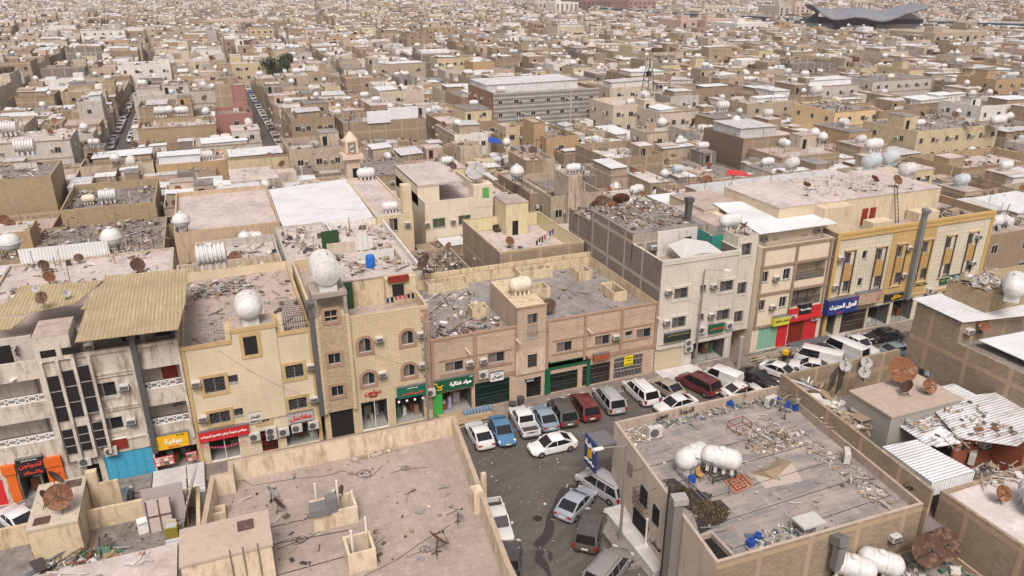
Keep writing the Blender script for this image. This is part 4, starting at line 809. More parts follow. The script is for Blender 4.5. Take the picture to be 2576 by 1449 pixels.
for i in range(n):
    t=i/n;x=a[0]+(c[0]-a[0])*t;z=a[2]+(c[2]-a[2])*t-.35*math.sin(math.pi*t)-.05;w=(c[0]-a[0])/n*.8;b.face((x,VF-.4,z),(x+w/2,VF-.4,z-.28),(x+w,VF-.4,z));b.face((x,VF-.39,z),(x+w,VF-.39,z),(x+w/2,VF-.39,z-.28))
tag(b.build('bunting'),'string of pink triangular flags hung across the restaurant door','bunting')
t=sign('white cloth to let banner tied across a yellow framed window',"N4",(572,175),(675,172),1.1,plain((.62,.6,.54),.8,0,'white_cloth'),[('للإيجار',0,.08,.8,.3,INK,.01),('0553301215',0,-.32,.85,.18,INK,.01)],name='banner',prot=.14)
sign('grey sign with red lettering for a laundry',"N4",(888,190),(1090,150),.95,GREY,[('مغاسل',0,0,.85,.7,RDL,.03)],prot=.3)
t=thing('wall_lettering','red raised letters above the white framed poultry shop','sign');u,z=Fc('N3',1795,1285,VF-.1);letters(t,'دواجن',(u,VF-.05,z+.1),1.5,.55,plain((.4,.02,.02),.5,0,'red_letter'),bold=.03);MB().mat(DRD).box(u-.35,VF-.08,z-.4,u+.4,VF-.003,z-.25).build('nameplate',t)
sign('green juice shop sign with red lettering and white bulbs below',"N3",(2022,1290),(2300,1240),1.15,plain((.012,.13,.085),.45,0,'sea_green'),[('عصير قصب',0,-.12,.72,.5,RDL,.02),('مؤسسة العصير',.0,.36,.34,.12,WH,.005)],prot=.35)
b=MB().mat(WHITE)
a=fv('N3',2035,1355,VF-.4);c=fv('N3',2255,1318,VF-.4)
for i in range(4): b.lathe((a[0]+(c[0]-a[0])*i/3,VF-.4,a[2]+(c[2]-a[2])*i/3-.1),(0,0,1),[(-.13,0),(-.1,.09),(0,.13),(.1,.09),(.13,.03)],8)
tag(b.build('bulb_string'),'four white globe bulbs hanging under the green juice sign','light bulbs')
t=sign('dark green grocery sign with yellow basket and white lettering',"N5",(262,1225),(618,1165),1.25,plain((.012,.09,.04),.45,0,'deep_green'),[('مواد غذائية',.16,0,.55,.6,WH,.03),('تموينات',.44,.42,.1,.1,WH,.004)],prot=.35)
m=MB().mat(YLW);k=-1.55
pts=[(k-.45,-.04,.38),(k-.28,-.04,.36),(k-.2,-.04,.1),(k-.05,-.04,-.06),(k+.2,-.04,-.08),(k+.38,-.04,.1)]
m.tube(pts,.055,6);m.lathe((k-.08,-.02,-.32),(0,-1,0),[(0,.11),(.04,.11),(.04,.05),(0,.05)],12).lathe((k+.2,-.02,-.32),(0,-1,0),[(0,.11),(.04,.11),(.04,.05),(0,.05)],12);m.build('basket_emblem',t)
sign('white sign with black lettering over the dark green gate',"N5",(775,1140),(895,1118),.95,plain((.62,.62,.62),.5,0,'sign_white'),[('الكهربائي',0,-.08,.8,.4,INK,.015),('مؤسسة',0,.35,.5,.12,INK,.005)],prot=.25)
sign('rusty red sign with faded lettering over a brown gate',"N5",(1728,965),(1870,935),.75,rusty((.3,.1,.05),(.24,.08,.04),.3),[('ملابس ومشالح',0,0,.85,.45,RDL,.01)],prot=.4)
sign('square yellow notice hung on the silver folding gate',"N5",(2008,985),(2085,975),1.2,plain((.75,.6,.02),.5,0,'notice_yellow'),[('محل للإيجار',0,.28,.85,.18,INK,.008),('للتواصل',0,0,.6,.14,INK,.006),('055 507 0246',0,-.34,.85,.13,INK,.006)],name='notice',prot=.06)
sign('small black plate above the stair entrance of the pink building',"N5",(1098,1172),(1178,1160),.28,BLK,[('شقق للإيجار',0,0,.8,.5,WH,.004)],prot=.22)
sign('dark sign box with gold lettering over the cream shutter',"M1",(232,1225),(425,1190),1.0,plain((.025,.035,.025),.4,0,'sign_dark'),[('خياط ومحل السيف الذهبي',0,.25,.85,.22,plain((.4,.3,.12),.5,0,'gold'),.008)],prot=.35)
sign('green sign reading a barber name in red and white',"M1",(568,1155),(680,1138),1.05,GRN,[('متجر تميس',0,.02,.85,.42,RDL,.02)],prot=.3)
sign('yellow and white greengrocer sign hung on brackets',"M1",(1062,1100),(1178,1082),1.05,plain((.55,.52,.05),.5,0,'lime_yellow'),[('للخضار و الفواكه',0,.02,.85,.28,INK,.01),('مؤسسة',0,.38,.4,.12,WH,.004)],prot=.6)
sign('black sign with white lettering on the red shopfront',"M1",(1253,1005),(1345,992),1.25,BLK,[('وجبات سريعة',0,0,.85,.42,WH,.02)],prot=.42)
sign('large blue sign with bold white lettering on ornate block',"M2",(265,1075),(508,1020),1.9,BLU,[('العزل الحديث',0,.02,.88,.5,WH,.05),('أسعد',.35,.4,.16,.12,RDL,.008),('انترنت',-.1,-.38,.22,.12,RDL,.008)],prot=.75)
sign('rust stained blank sign box beside the blue sign',"M2",(515,1005),(700,960),1.5,rusty((.32,.1,.06),(.5,.4,.3),.6),[],prot=.75)
sign('black barber sign with yellow lettering',"M2",(740,985),(880,955),.85,BLK,[('حلاق',.1,0,.6,.7,YLW,.03)],prot=.4)
t=thing('wall_lettering','black letters fixed on the tiles right of the big flue','sign');u,z=Fc('M2',995,875,VF-.1);letters(t,'ملتقى برياض الأقلام',(u,VF-.05,z),3.4,.5,INK,bold=.02)
sign('green grocery sign with small yellow basket high on ornate block',"M2",(1182,845),(1370,805),1.1,plain((.012,.11,.06),.45,0,'deep_green2'),[('تموينات سعد ظافر',.12,0,.68,.5,WH,.02),('ب',-.4,0,.12,.4,YLW,.02)],prot=.15)
# outdoor units on the fronts (own things: each hangs on its bracket)
def face_ac(r,x,y,lb,two=False):
    u,z=Fc(r,x,y,VF-.35);return put('ac_out2' if two else 'ac_out','outdoor_unit',lb,'air conditioner',(u,VF-.25,z-(.6 if two else .4)),0,1.05,'outdoor air conditioners on the shop fronts')
for r,x,y,lb,tw in (('N4',620,335,'beige outdoor unit just right of the red restaurant sign',0),('N4',755,310,'tall two fan outdoor unit over the dark doorway',1),('N4',855,295,'grey outdoor unit right of the tall two fan unit',0),('N4',960,265,'outdoor unit hung above the laundry window',0),('N4',1095,240,'old box unit at the laundry corner beside the flue',0),
  ('N2',685,535,'outdoor unit under the small blue street plate',0),('N5',712,1118,'outdoor unit left of the white electrician sign',0),('N5',225,1285,'black fan unit between green juice and grocery signs',0),('M1',510,1165,'outdoor unit left of the green tamees sign',0),('M1',725,1130,'outdoor unit right of the green tamees sign',0),
  ('M1',412,1260,'upper of two units stacked left of the grid shopfront',0),('M1',412,1305,'lower of two units stacked left of the grid shopfront',0),('M1',1205,1070,'outdoor unit right of the yellow greengrocer sign',0),('M1',1370,1065,'outdoor unit under the red fascia at its right end',0),('M2',1100,928,'outdoor unit above the grey shutter of ornate block',0),('N2',895,450,'outdoor unit above the blue metal doors',0)): face_ac(r,x,y,lb,bool(tw))
# flues
def flue(label,u,y,z0,z1,w=.45,m=METAL,hood=True):
    t=thing('flue_duct',label,'duct',(u,y,0));b=MB().mat(m).box(-w/2,-w/2,z0,w/2,w/2,z1);z=z0+1
    while z<z1: b.box(-w/2-.02,-w/2-.02,z,w/2+.02,w/2+.02,z+.06);z+=1.1
    b.build('duct',t)
    if hood: MB().mat(m).obox((0,-.1,z1+.2),(w*.75,0,0),(0,w*.7,.1),(0,-.03,.2)).build('hood',t)
    return t
GALV=plain((.13,.14,.138),.5,.4,'dull_steel');
u,z=Fc('N1',1190,770,VF-.3);flue('grey steel flue running up the stained apartment block',u+.15,VF-.4,2.6,13.6,.42,GALV)
u,z=Fc('N3',1190,450,VF-.3);flue('grey steel flue between the yellow block and the rough stone tower',5.9,VF-.35,3.,14.,.4,plain((.15,.15,.155),.5,.4,'dull_steel_b'))
u,z=Fc('M2',985,600,VF-.3);flue('tall grey steel flue up the ornate yellow block',u,VF-.4,3.4,14.6,.52,plain((.25,.26,.27),.5,.4,'dull_steel_c'))
# lamp posts
def lamp(label,base,top,arm,R_='P1',zb=0.,grp='street lamps'):
    g=at(R_,base[0],base[1],zb) if not isinstance(base[2:],tuple) or len(base)==2 else base;p=fv(R_,top[0],top[1],g[1]);h=p[2]
    t=thing('street_lamp',label,'street lamp',(g[0],g[1],zb),0,grp);pm=plain((.3,.28,.26),.5,.4,'lamp_post_grey')
    MB().mat(pm).tube([(0,0,0),(0,0,h*.5),(0,0,h)],.13,8,True,.07).build('post',t);MB().mat(pm).tube([(0,0,h-.05),(arm[0],arm[1],h+.15)],.05,6).build('arm',t)
    a=Vector((arm[0],arm[1],0)).normalized();o=Vector((-a.y,a.x,0));MB().mat(WHITE).obox(Vector((arm[0],arm[1],h+.15))+a*.3,a*.35,o*.14,(0,0,.05)).build('lamp_head',t);MB().mat(CONC).box(-.3,-.3,0,.3,.3,.35).build('base',t)
lamp('street lamp at the corner beside the blue sign and marble steps',(1310,1195),(1355,395),(-1.9,.1),'P1')
lamp('street lamp in front of the white tiled block',(455,1440),(515,700),(1.6,-1.2),'M1')
lamp('street lamp beside the green juice shop sign',(2310,1600),(2230,625),(1.3,-1.0),'N3')
lamp('street lamp before the right end of the ornate block',(1405,960),(1543,353),(1.6,.1),'M2')
lamp('street lamp in front of the orange poultry shop',(515,720),(320,-220),(-.8,-1.2),'N2')
t=thing('bollard_post','short thick grey pipe post standing in the road','post',at('M1',785,1449,0));MB().mat(plain((.36,.33,.3),.6,.2,'pipe_grey')).tube([(0,0,0),(0,0,3.9)],.26,12).build('pipe',t)
# steps, platforms
MARB=roofm((.55,.54,.53),(.48,.47,.46),(.3,.28,.26),.25,tile=.6);WOODS=plaster((.38,.29,.18),.3)
def plat(name,label,u0,v0,u1,v1,h,m,steps=0,sv=-1):
    b=MB().mat(m).box(u0,v0,0,u1,v1,h)
    for i in range(steps): b.box(u0,v0-.32*(i+1),0,u1,v0-.32*i,h-.14*(i+1))
    return tag(b.build(name),label,'steps')
plat('steps','white marble platform before the yellow boofia shop',Fc('N2',1235,600)[0],59.1,Fc('N2',1590,560)[0]+.6,62.2,.55,MARB,2);plat('steps','dark worn steps below the blue metal doors',Fc('N2',800,650)[0],60.2,Fc('N2',1225,600)[0],62.2,.5,RDK,2)
plat('steps','tan stone steps leading to the grocery shop',16.9,60.4,22.,62.2,.42,WOODS,3);plat('steps','white tiled ramp before the cream shutter',41.6,59.8,46.6,62.2,.3,MARB,0);plat('steps','worn steps under the orange poultry shop',-18.8,60.4,-12.5,62.2,.45,RDK,2)
tin_sheet(thing('ramp','grey corrugated ramp in front of the red shopfront','ramp'),[(59.6,59.2,.12),(65.2,59.2,.12),(65.4,62.1,.5),(59.4,62.1,.5)],tin((.12,.12,.13),(.1,.08,.07),.3,.3,0),name='sheet')
b=MB();R=random.Random(4)
for i in range(46):
    b.mat(LM[R.choice([0,7,2,3,7,0])]);x=R.uniform(53.8,59.);y=R.uniform(59.7,61.8);b.bar((x-1.,y,.2+i*.008),(x+R.uniform(.6,1.4),y+R.uniform(-.2,.2),.22+i*.008),.16,.07)
tag(b.build('timber_pile'),'pile of scaffold boards and timber by the pale green doors','timber pile')
b=MB().mat(plain((.3,.45,.6),.15,0,'blue_bottle'))
k=0
for i in range(9):
    for j in range(2):
        x=19.4+i*.33;y=61.1+j*.34;t=put('bottle','water_bottle','blue water bottle in the stack before the grocery','bottle',(x,y,.42),0,1,'blue water bottles stacked before the grocery') if 'bottle' in KITS else None
        if t is None:
            kit('bottle',[('bottle',MB().mat(plain((.16,.24,.32),.15,0,'blue_bottle')).lathe((0,0,0),(0,0,1),[(0,0),(0,.14),(.1,.15),(.3,.15),(.38,.13),(.44,.05),(.5,.05),(.5,0)],10),True,None)]);t=put('bottle','water_bottle','blue water bottle in the stack before the grocery','bottle',(x,y,.42),0,1,'blue water bottles stacked before the grocery')
# white steel roof canopy post beside the marble platform (leaning corrugated fence)
b=MB();pts=[('N2',1610,515,3.6),('N2',1480,1060,7.6)]
# ---------------- vehicles ----------------
cW=(.62,.62,.61);cS=(.33,.34,.35)
car('P1',(120,205),(245,415),'sedan',cW,'white sedan parked nearest the corner roof, rear to the road')
car('P1',(415,390),(310,172),'sedan',(.06,.17,.3),'bright blue sedan parked nose out between white sedan and pickup')
pk=car('P1',(462,75),(612,325),'pickup',cW,'white pickup truck with an empty open bed seen from behind',key='nissan')
letters(pk,'NISSAN',(-2.6,0,.86),1.05,.13,INK,xd=(0,-1,0),nd=(-1,0,0),bold=.006,name='tailgate_lettering')
car('P1',(640,70),(768,272),'sedan',(.2,.27,.33),'pale blue grey sedan parked beside the white pickup')
car('P1',(785,20),(912,235),'minivan',(.06,.058,.058),'charcoal minivan with stickers on its rear window')
car('P1',(940,-25),(1098,195),'minivan',(.11,.012,.016),'maroon minivan parked beside the charcoal minivan')
car('N7',(10,275),(140,435),'minivan',cS,'silver minivan with sunroof parked beside the maroon minivan')
car('N7',(190,232),(352,378),'minivan',cW,'white minivan parked beside the silver minivan')
car('N7',(345,225),(520,330),'sedan',(.3,.26,.21),'beige sedan with green tinted rear window')
car('N7',(372,415),(605,352),'sedan',cW,'white sedan halted in the road above the graffiti wall','car',group=None)
car('N7',(505,195),(755,318),'minivan',(.1,.012,.018),'maroon long minivan parked below the tiled white block')
car('N7',(675,182),(872,258),'van',cW,'small white panel van beside the maroon minivan')
car('N7',(1005,275),(800,320),'sedan',cW,'white sedan hidden partly by the rust dish on the wall')
car('N7',(1110,262),(892,188),'sedan',(.012,.012,.014),'glossy black sedan facing the wall duct')
car('P2',(320,850),(15,742),'sedan',cW,'white sedan parked right of the glossy black one')
car('P2',(255,725),(590,785),'sedan',cW,'white sedan below the long white van')
car('P2',(325,660),(650,735),'bus',cW,'long white delivery van with lettering on its side')
car('P2',(700,720),(440,580),'sedan',(.014,.014,.016),'black car parked between two white vans')
car('P2',(560,560),(880,700),'bus',(.66,.66,.66),'white canopy truck behind the long white van')
car('P2',(1010,660),(655,480),'pickup',cW,'white double cab pickup truck facing the yard wall')
car('P2',(900,500),(1200,480),'sedan',(.013,.013,.014),'black sedan standing alone nearest the shops')
car('P2',(1300,585),(1030,640),'sedan',(.17,.24,.28),'pale blue sedan with sunroof beside the blockwork wall')
car('P1',(590,430),(940,350),'sedan',(.7,.7,.69),'white sedan driving along the middle of the road','car',group=None)
car('P1',(1050,760),(862,960),'sedan',(.3,.33,.38),'silver blue sedan parked askew on the damp asphalt',group='cars parked in the side street')
car('P1',(1010,625),(1330,820),'minivan',cS,'silver minivan under the blue sign box',group='cars parked in the side street')
car('P1',(1120,945),(1035,1215),'suv',(.07,.066,.062),'dark grey suv with red tail lights by the marble steps',group='cars parked in the side street')
car('P1',(1320,1280),(1120,1520),'minivan',(.22,.215,.21),'grey minivan cut by the bottom edge of view',group='cars parked in the side street')
car('P1',(375,1170),(270,870),'pickup',cW,'white pickup truck half hidden behind the tiled roof parapet',group='cars parked in the side street')
car('P1',(420,1215),(415,1500),'pickup',(.05,.05,.055),'dark pickup bed showing at the parapet corner',group='cars parked in the side street')
car('N2',(975,745),(945,900),'hatch',(.1,.11,.12),'dark grey hatchback behind the mattress yard wall',zz=1.)
car('N2',(60,900),(200,1010),'sedan',(.6,.62,.64),'white car at the left edge below the orange shop',zz=1.)
# delivery motorcycle
p=at('P2',222,690,0);t=thing('motorcycle','red delivery motorcycle with a yellow box','motorcycle',(p[0],p[1],.01),.3)
for x in (-.62,.62):
    w=MB().mat(TYRE).lathe((x,-.06,.3),(0,1,0),[(0,.16),(0,.3),(.12,.3),(.12,.16)],14).build('wheel',t)
MB().mat(DRD).bar((-.5,0,.6),(.4,0,.62),.2,.24).bar((.4,0,.7),(.62,0,.3),.07).bar((-.3,0,.5),(-.62,0,.3),.07).build('body',t);MB().mat(DMETAL).bar((-.3,0,.78),(.2,0,.78),.24,.08).bar((.42,-.3,1.0),(.42,.3,1.0),.04).bar((.4,0,.7),(.42,0,1.),.05).build('seat',t);MB().mat(YLW).box(-.85,-.25,.8,-.35,.25,1.3).build('delivery_box',t)
# ---------------- foreground left roof ----------------
def xy2(r,x,y,z): p=at(r,x,y,z);return (p[0],p[1])
HAT=rusty((.1,.06,.05),(.18,.12,.1),.3,'rusty_hatch')
FL=thing('shop_building','large beige house with a bare tiled flat roof inside tall peeling parapets','building')
tr=[('N4',185,1030),('N4',260,640),('N4',405,612),('N4',400,522),('N4',2240,165),('P1',425,1330)]
P=[xy2(*q,8.8) for q in tr];P[4]=(P[4][0],P[3][1]-.15);P[5]=(P[5][0],P[5][1]);P[1]=(P[1][0],P[1][1]);P[2]=(P[2][0],P[1][1])
PEEL=plaster((.64,.54,.4),.8,(.3,.2,.12))

pts=[(P[0][0]-.5,22),(P[5][0]-.4,22),P[5],P[4],P[3],P[2],P[1],P[0]]
zF=poly_shell(FL,pts,8.8,1.6,plaster((.62,.5,.33),.3),RTL,.32,plaster((.44,.34,.25),.3),PEEL)
q=[xy2('N4',40,1060,9.9),xy2('N4',715,925,9.9),xy2('N4',735,1195,9.9)];u0,u1=q[0][0]-.1,q[1][0];v1,v0=q[1][1],q[2][1]
b=MB().mat(PEEL).box(u0,v0,zF,u1,v1,9.8).mat(plaster((.46,.37,.3),.2)).box(u0-.08,v0-.08,9.8,u1+.08,v1+.08,9.95)
b.build('stair_room',FL);p=at('N4',545,1045,9.95);MB().mat(HAT).box(p[0]-.45,p[1]-.4,9.95,p[0]+.45,p[1]+.4,10.08).build('hatch',FL)
for x in (u0+2.6,u0+3.3,u0+4.1): MB().mat(METAL).tube([(x,v0-.1,zF),(x,v0-.1,10.3)],.035,6).build('conduit',FL)
for r,a,c_,w_,d_,h_ in (('N4',(1105,1100),(1465,1030),0,1.7,1.25),('N4',(1385,1440),(1612,1392),0,1.8,1.4),('N4',(235,1030),(395,1000),0,.9,.6)):
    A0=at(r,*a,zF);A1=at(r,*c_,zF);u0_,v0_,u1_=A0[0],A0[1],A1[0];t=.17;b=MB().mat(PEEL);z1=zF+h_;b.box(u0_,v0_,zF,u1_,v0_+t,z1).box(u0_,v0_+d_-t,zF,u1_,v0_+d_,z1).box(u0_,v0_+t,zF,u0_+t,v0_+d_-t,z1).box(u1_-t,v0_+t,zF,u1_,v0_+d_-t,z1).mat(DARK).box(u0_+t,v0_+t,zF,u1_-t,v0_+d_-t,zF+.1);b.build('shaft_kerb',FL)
PIPE=plain((.68,.66,.63),.5,0,'white_pipe')
for k,(x,y,yt) in enumerate(((1120,860,700),(1300,910,675),(1270,920,755),(1412,885,760),(1525,1160,972),(1415,1290,1080))):
    g=at('N4',x,y,zF+.6);p=fv('N4',x-8,yt,g[1]);MB().mat(PIPE).tube([(g[0],g[1],zF+.1),(g[0],g[1],p[2])],.075,8).build('vent_pipe',FL)
p=at('N4',1170,960,zF+1.25);MB().mat(plain((.2,.2,.2),.6,.3,'old_duct')).box(p[0]-.75,p[1]-.1,zF+1.25,p[0]+.5,p[1]+.9,zF+1.75).box(p[0]+.3,p[1]+.05,zF+1.2,p[0]+.95,p[1]+.7,zF+2.3).build('exhaust_duct',FL)
for z_,x0,y0,x1,y1 in ((0,740,1058,1100,975),(0,750,1195,1370,1080),(0,780,1449,1370,1285)):
    a=at('N4',x0,y0,zF+.03);c=at('N4',x1,y1,zF+.03);MB().mat(DMETAL).tube([a,c],.03,5).build('roof_pipe',FL)
def D_ish(key,r,x,y,z,rz,lb,s=1.): g=at(r,x,y,z);return put(key,'satellite_dish',lb,'satellite dish',(g[0],g[1],z),rz,s,'satellite dishes on the roofs')
D_ish('dish_brown','N4',1310,870,zF+.3,1.5,'brown dish behind the white pipes on the bare roof',.6)
D_ish('dish_grey','N4',775,850,zF,-1.5,'small white dish edge on near the roof stair room',.9);D_ish('dish_brown','N4',825,935,zF,-1.4,'rust brown dish edge on near the roof stair room',.5)
D_ish('dish_orange','N4',2110,1265,zF,-1.1,'rust spotted dish lying by the parapet of the bare roof',.95);D_ish('dish_grey','N6',195,1075,zF,-1.3,'small white dish by the right parapet of the bare roof',.85)
p=at('P1',160,760,8.8);b=MB().mat(PEEL).box(p[0]-.35,p[1]-.4,zF,p[0]+.3,p[1]+.4,8.95).box(p[0]+.5,p[1]+.4,0,p[0]+.82,p[1]+.72,9.6);b.build('chimney',FL)
litter('roof_litter','twigs, rags and brick bits scattered on the bare tiled roof',(P[1][0]+1,36,P[5][0]-1,47.3),170,zF+.005,3,.05,.5,[0,1,3,7,8,2],.1,9)
litter('roof_litter','stones and dust heap along the inside of the peeling parapet',(P[3][0]+4,46.9,P[3][0]+13,48.),80,zF+.005,5,.05,.5,[0,7,7,2],.1,2)
def cable(lb,pts,r=.018): 
    b=MB().mat(BLK).tube(pts,r,4,False);return tag(b.build('cable'),lb,'cable')
def loops(lb,r,x,y,z,n=3,R_=.35,seed=0):
    g=at(r,x,y,z);Rr=random.Random(seed);pts=[(g[0]-1.2,g[1]+Rr.uniform(-.4,.4),z+.03)]
    for i in range(n*10): a=i/10*6.28;k=R_*(1+.25*math.sin(i*.37));pts.append((g[0]+k*math.cos(a)+i*.012,g[1]+k*math.sin(a),z+.03+.001*i))
    pts.append((g[0]+1.5,g[1]+Rr.uniform(-.6,.6),z+.03));return cable(lb,pts)
loops('coil of black cable lying near the middle of the bare roof','N4',960,1170,zF,3,.3,1);loops('coil of black cable nearest the peeling rear parapet','N4',1500,630,zF,2,.45,2);loops('coil of black cable by the rust spotted dish','N4',1990,1240,zF,2,.28,3);loops('small ring of wire at the upper right of the bare roof','N4',1830,585,zF,2,.25,4)
cable('black cable running along the foot of the peeling parapet',[at('N4',x,y,zF+.03) for x,y in ((450,590),(500,660),(600,720),(900,670),(1200,640),(1330,600),(1450,640))])
cable('long cable crossing the bare roof to the rusty dish',[at('N4',x,y,zF+.03) for x,y in ((1500,1449),(1760,1320),(1960,1180),(2190,1040))])
# ---- far left lower house with yard ----
LH=thing('house','low peeling house with a yard and stair room at the lower left corner','house')
zy=5.4;a=at('N2',200,1080,7.2);
b=MB().mat(CREAMW)
cA=xy2('N2',820,890,6.9);cB=xy2('N2',1200,825,6.9)
shell(LH,-20.,36.,-4.2,cA[1],6.9,CREAMW,RDK,1.5,.25,cap=CREAMW)
q0=xy2('N2',320,722,8.2);q1=xy2('N2',700,660,8.2);q2=xy2('N2',620,1000,8.2)
b=MB().mat(CREAMW).box(q0[0],q2[1],zy,q2[0],q0[1]-.0,8.1).mat(plaster((.5,.44,.35),.3)).box(q0[0]-.06,q2[1]-.06,8.1,q2[0]+.06,q0[1]+.06,8.25).mat(CREAMW).box(q2[0]+.07,q0[1]-.3,zy,q2[0]+.7,q0[1]+.2,8.6).box(q2[0]+.7,q0[1]-.3,zy,q2[0]+1.9,q0[1]-.1,7.6);b.build('stair_room',LH)
MB().mat(HAT).box(q2[0]-1.1,q0[1]-1.1,8.25,q2[0]-.2,q0[1]-.3,8.33).build('hatch',LH)
MB().mat(HAT).box(q0[0]+.3,q2[1]+.3,8.25,q0[0]+1.2,q2[1]+1.,8.33).build('hatch',LH)
MB().mat(PEEL).box(-14,36.,zy,-5.6,43.2,7.).mat(RPL).box(-14.05,36,7.,-5.55,43.25,7.1).build('front_room',LH)
p=at('N2',500,890,8.3);put('dish_rust','satellite_dish','large rust orange dish facing us on the lower left stair room','satellite dish',(p[0]+.1,p[1]-.6,8.25),math.pi,.85,'satellite dishes on the roofs')
D_ish('dish_brown','N2',395,890,8.25,-1.45,'thin rust dish edge on, left of the big orange dish',.55);D_ish('dish_brown','N2',470,740,8.25,-1.3,'rust dish edge on at the rear of the lower left stair room',.6)
t=thing('mattress','grey foam mattress leaning on the yard wall','mattress');g=at('N2',1345,1010,zy);MB().mat(plain((.3,.26,.25),.9,0,'foam')).obox((g[0],g[1]+.3,zy+1.25),(1.3,0,0),(0,.12,0),(0,.35,1.2)).build('foam_block',t)
t=thing('door_panel','pale wooden double door leaf leaning on the mattress','door');g=at('N2',1310,1075,zy);MB().mat(plain((.42,.36,.33),.7,0,'pale_wood')).obox((g[0],g[1]+.2,zy+1.1),(.75,0,0),(0,.04,0),(0,.25,1.1)).mat(HAT).obox((g[0],g[1]+.13,zy+1.1),(.75,0,0),(0,.03,0),(0,.01,.04)).obox((g[0],g[1]+.13,zy+1.1),(.04,0,0),(0,.03,0),(0,.25,1.1)).obox((g[0]-.75,g[1]+.13,zy+1.1),(.04,0,0),(0,.03,0),(0,.25,1.1)).obox((g[0]+.75,g[1]+.13,zy+1.1),(.04,0,0),(0,.03,0),(0,.25,1.1)).build('leaf',t)
g=at('N2',1160,1085,zy);t=thing('washing_machine','white washing machine in the lower left yard','washing machine',(g[0],g[1],zy),.2);MB().mat(WHITE).box(-.32,-.3,0,.32,.3,.9).mat(GREY).box(-.25,-.32,.72,.25,-.3,.84).build('cabinet',t)
g=at('N2',1395,1120,zy);t=thing('washing_machine','olive green washing tub unit beside the leaning door','washing machine',(g[0],g[1],zy),-.15);MB().mat(plain((.22,.2,.03),.6,0,'olive')).box(-.4,-.3,0,.4,.3,.8).mat(GREY).box(-.34,-.24,.8,.34,.24,.84).mat(plain((.45,.4,.3),.6,0,'lid_beige')).box(-.35,.2,.8,.3,.3,1.1).build('cabinet',t)
g=at('N2',830,1040,zy);t=thing('pedestal_fan','old grey pedestal fan in the lower left yard','fan',(g[0],g[1],zy));MB().mat(GREY).lathe((0,0,.9),(.3,-1,.4),[(0,.35),(.05,.36),(.06,.3),(.03,.05),(.08,0)],12).build('fan_cage',t);MB().mat(DMETAL).tube([(0,0,0),(0,0,.9)],.03,5).bar((-.3,0,.03),(.3,0,.03),.05).build('stand',t)
fz=at('N2',1485,1050,6.6);t=thing('corrugated_fence','white corrugated metal fence panel leaning along the alley','fence')
tin_sheet(t,[at('N2',1478,1058,zy),(at('N2',1478,1058,zy)[0]+.2,fz[1]+5.6,zy),(at('N2',1612,512,8.3)[0],fz[1]+5.6,8.3),(at('N2',1490,940,7.6)[0],fz[1]+.1,7.6)],tin((.66,.68,.7),(.3,.22,.18),.25,.25,1),name='sheet')
for k in range(4): x=fz[1]+.6+k*1.3;MB().mat(RUST).bar((fz[0]+.12,x,zy),(fz[0]+.35,x,7.9+.1*k),.06).build('prop',t)
litter('roof_litter','junk heap of boards, cloth and boxes at the lower left corner',(-14,43.6,-9.6,46.5),260,zy+.01,11,.2,1.3,None,.7);litter('roof_litter','loose boards and white sheets on the lowest left roof',(-14,37,-7,43),60,7.12,12,.2,1.,[0,2,2,3,9],.3);litter('roof_litter','cable ends and grit on the lower left yard floor',(-10.5,44,-5,48.3),90,zy+.01,13,.05,.4,[0,1,3,7],.1)
t=thing('corrugated_fence','pale green corrugated gate sheet at the yard edge','fence');g=at('N2',1335,1160,6.8);tin_sheet(t,[(g[0],g[1]-3.5,6.4),(g[0]+1.3,g[1]-3.5,6.4),(g[0]+1.3,g[1],6.8),(g[0],g[1],6.8)],tin((.45,.48,.46),(.2,.12,.08),.4,.25,1),name='sheet')
# ---------------- foreground right: grey roof with water tanks ----------------
FRL=masonry((.6,.52,.43),(.38,.3,.24),1.1,.55,.012,.45,vary=.05,bmp=.3)
FR=thing('shop_building','pale panelled house with grey felt roof, two water tanks and a red rug','building')
a0=xy2('N7',110,490,7.);a1=(43.4,a0[1]-.1);a2=(41.6,28.7);a3=(25.1,29.2)
RFELT=felt()
zR=poly_shell(FR,[a3,a2,a1,a0],7.,.75,[BLKT,BLKT,FRL,FRL],RFELT,.22,plaster((.45,.37,.3),.3),plaster((.42,.34,.28),.5))
def GR(x,y,z=None): return at('N7',x,y,zR if z is None else z)
b=MB().mat(DMETAL)
for k in range(5):
    y=30.5+k*2.4;b.bar((25.6,y+.0,zR+.012),(41.2,y+.4,zR+.012),.05,.01)
tag(b.build('roof_seam',FR))
# left wall openings and details (wall faces the side street)
def LWp(r,x,y): return fu(r,x,y,25.1+(a0[0]-25.1)*.55)
def lw(y): t_=(y-a3[1])/(a0[1]-a3[1]);return a3[0]+(a0[0]-a3[0])*t_
for px,py,w,h in ((290,965,1.3,1.5),(380,1075,1.,1.5),(535,1268,.4,.4)):
    p=LWp('N7',px,py);x=lw(p[1]);MB().mat(PANE).box(x-.05,p[1]-w/2,p[2]-h/2,x+.05,p[1]+w/2,p[2]+h/2).build('window',FR)
p=LWp('N7',285,970);x=lw(p[1]);b=MB().mat(DMETAL)
for k in range(8): y=p[1]-.8+k*.22;b.bar((x-.55,y,p[2]-.7),(x-.55,y,p[2]+.6),.03)
for z in (-.7,-.25,.2,.6): b.bar((x-.55,p[1]-.8,p[2]+z),(x-.55,p[1]+.74,p[2]+z),.03).bar((x-.55,p[1]-.8,p[2]+z),(x,p[1]-.8,p[2]+z),.03).bar((x-.55,p[1]+.74,p[2]+z),(x,p[1]+.74,p[2]+z),.03)
b.build('window_cage',FR)
b=MB().mat(DARK);y=33.2
for y0_,y1_ in ((40.6,37.4),(36.9,34.3)): b.box(lw(39)-.06,y1_,1.,lw(39)+.02,y0_,2.5)
b.build('shop_opening',FR)
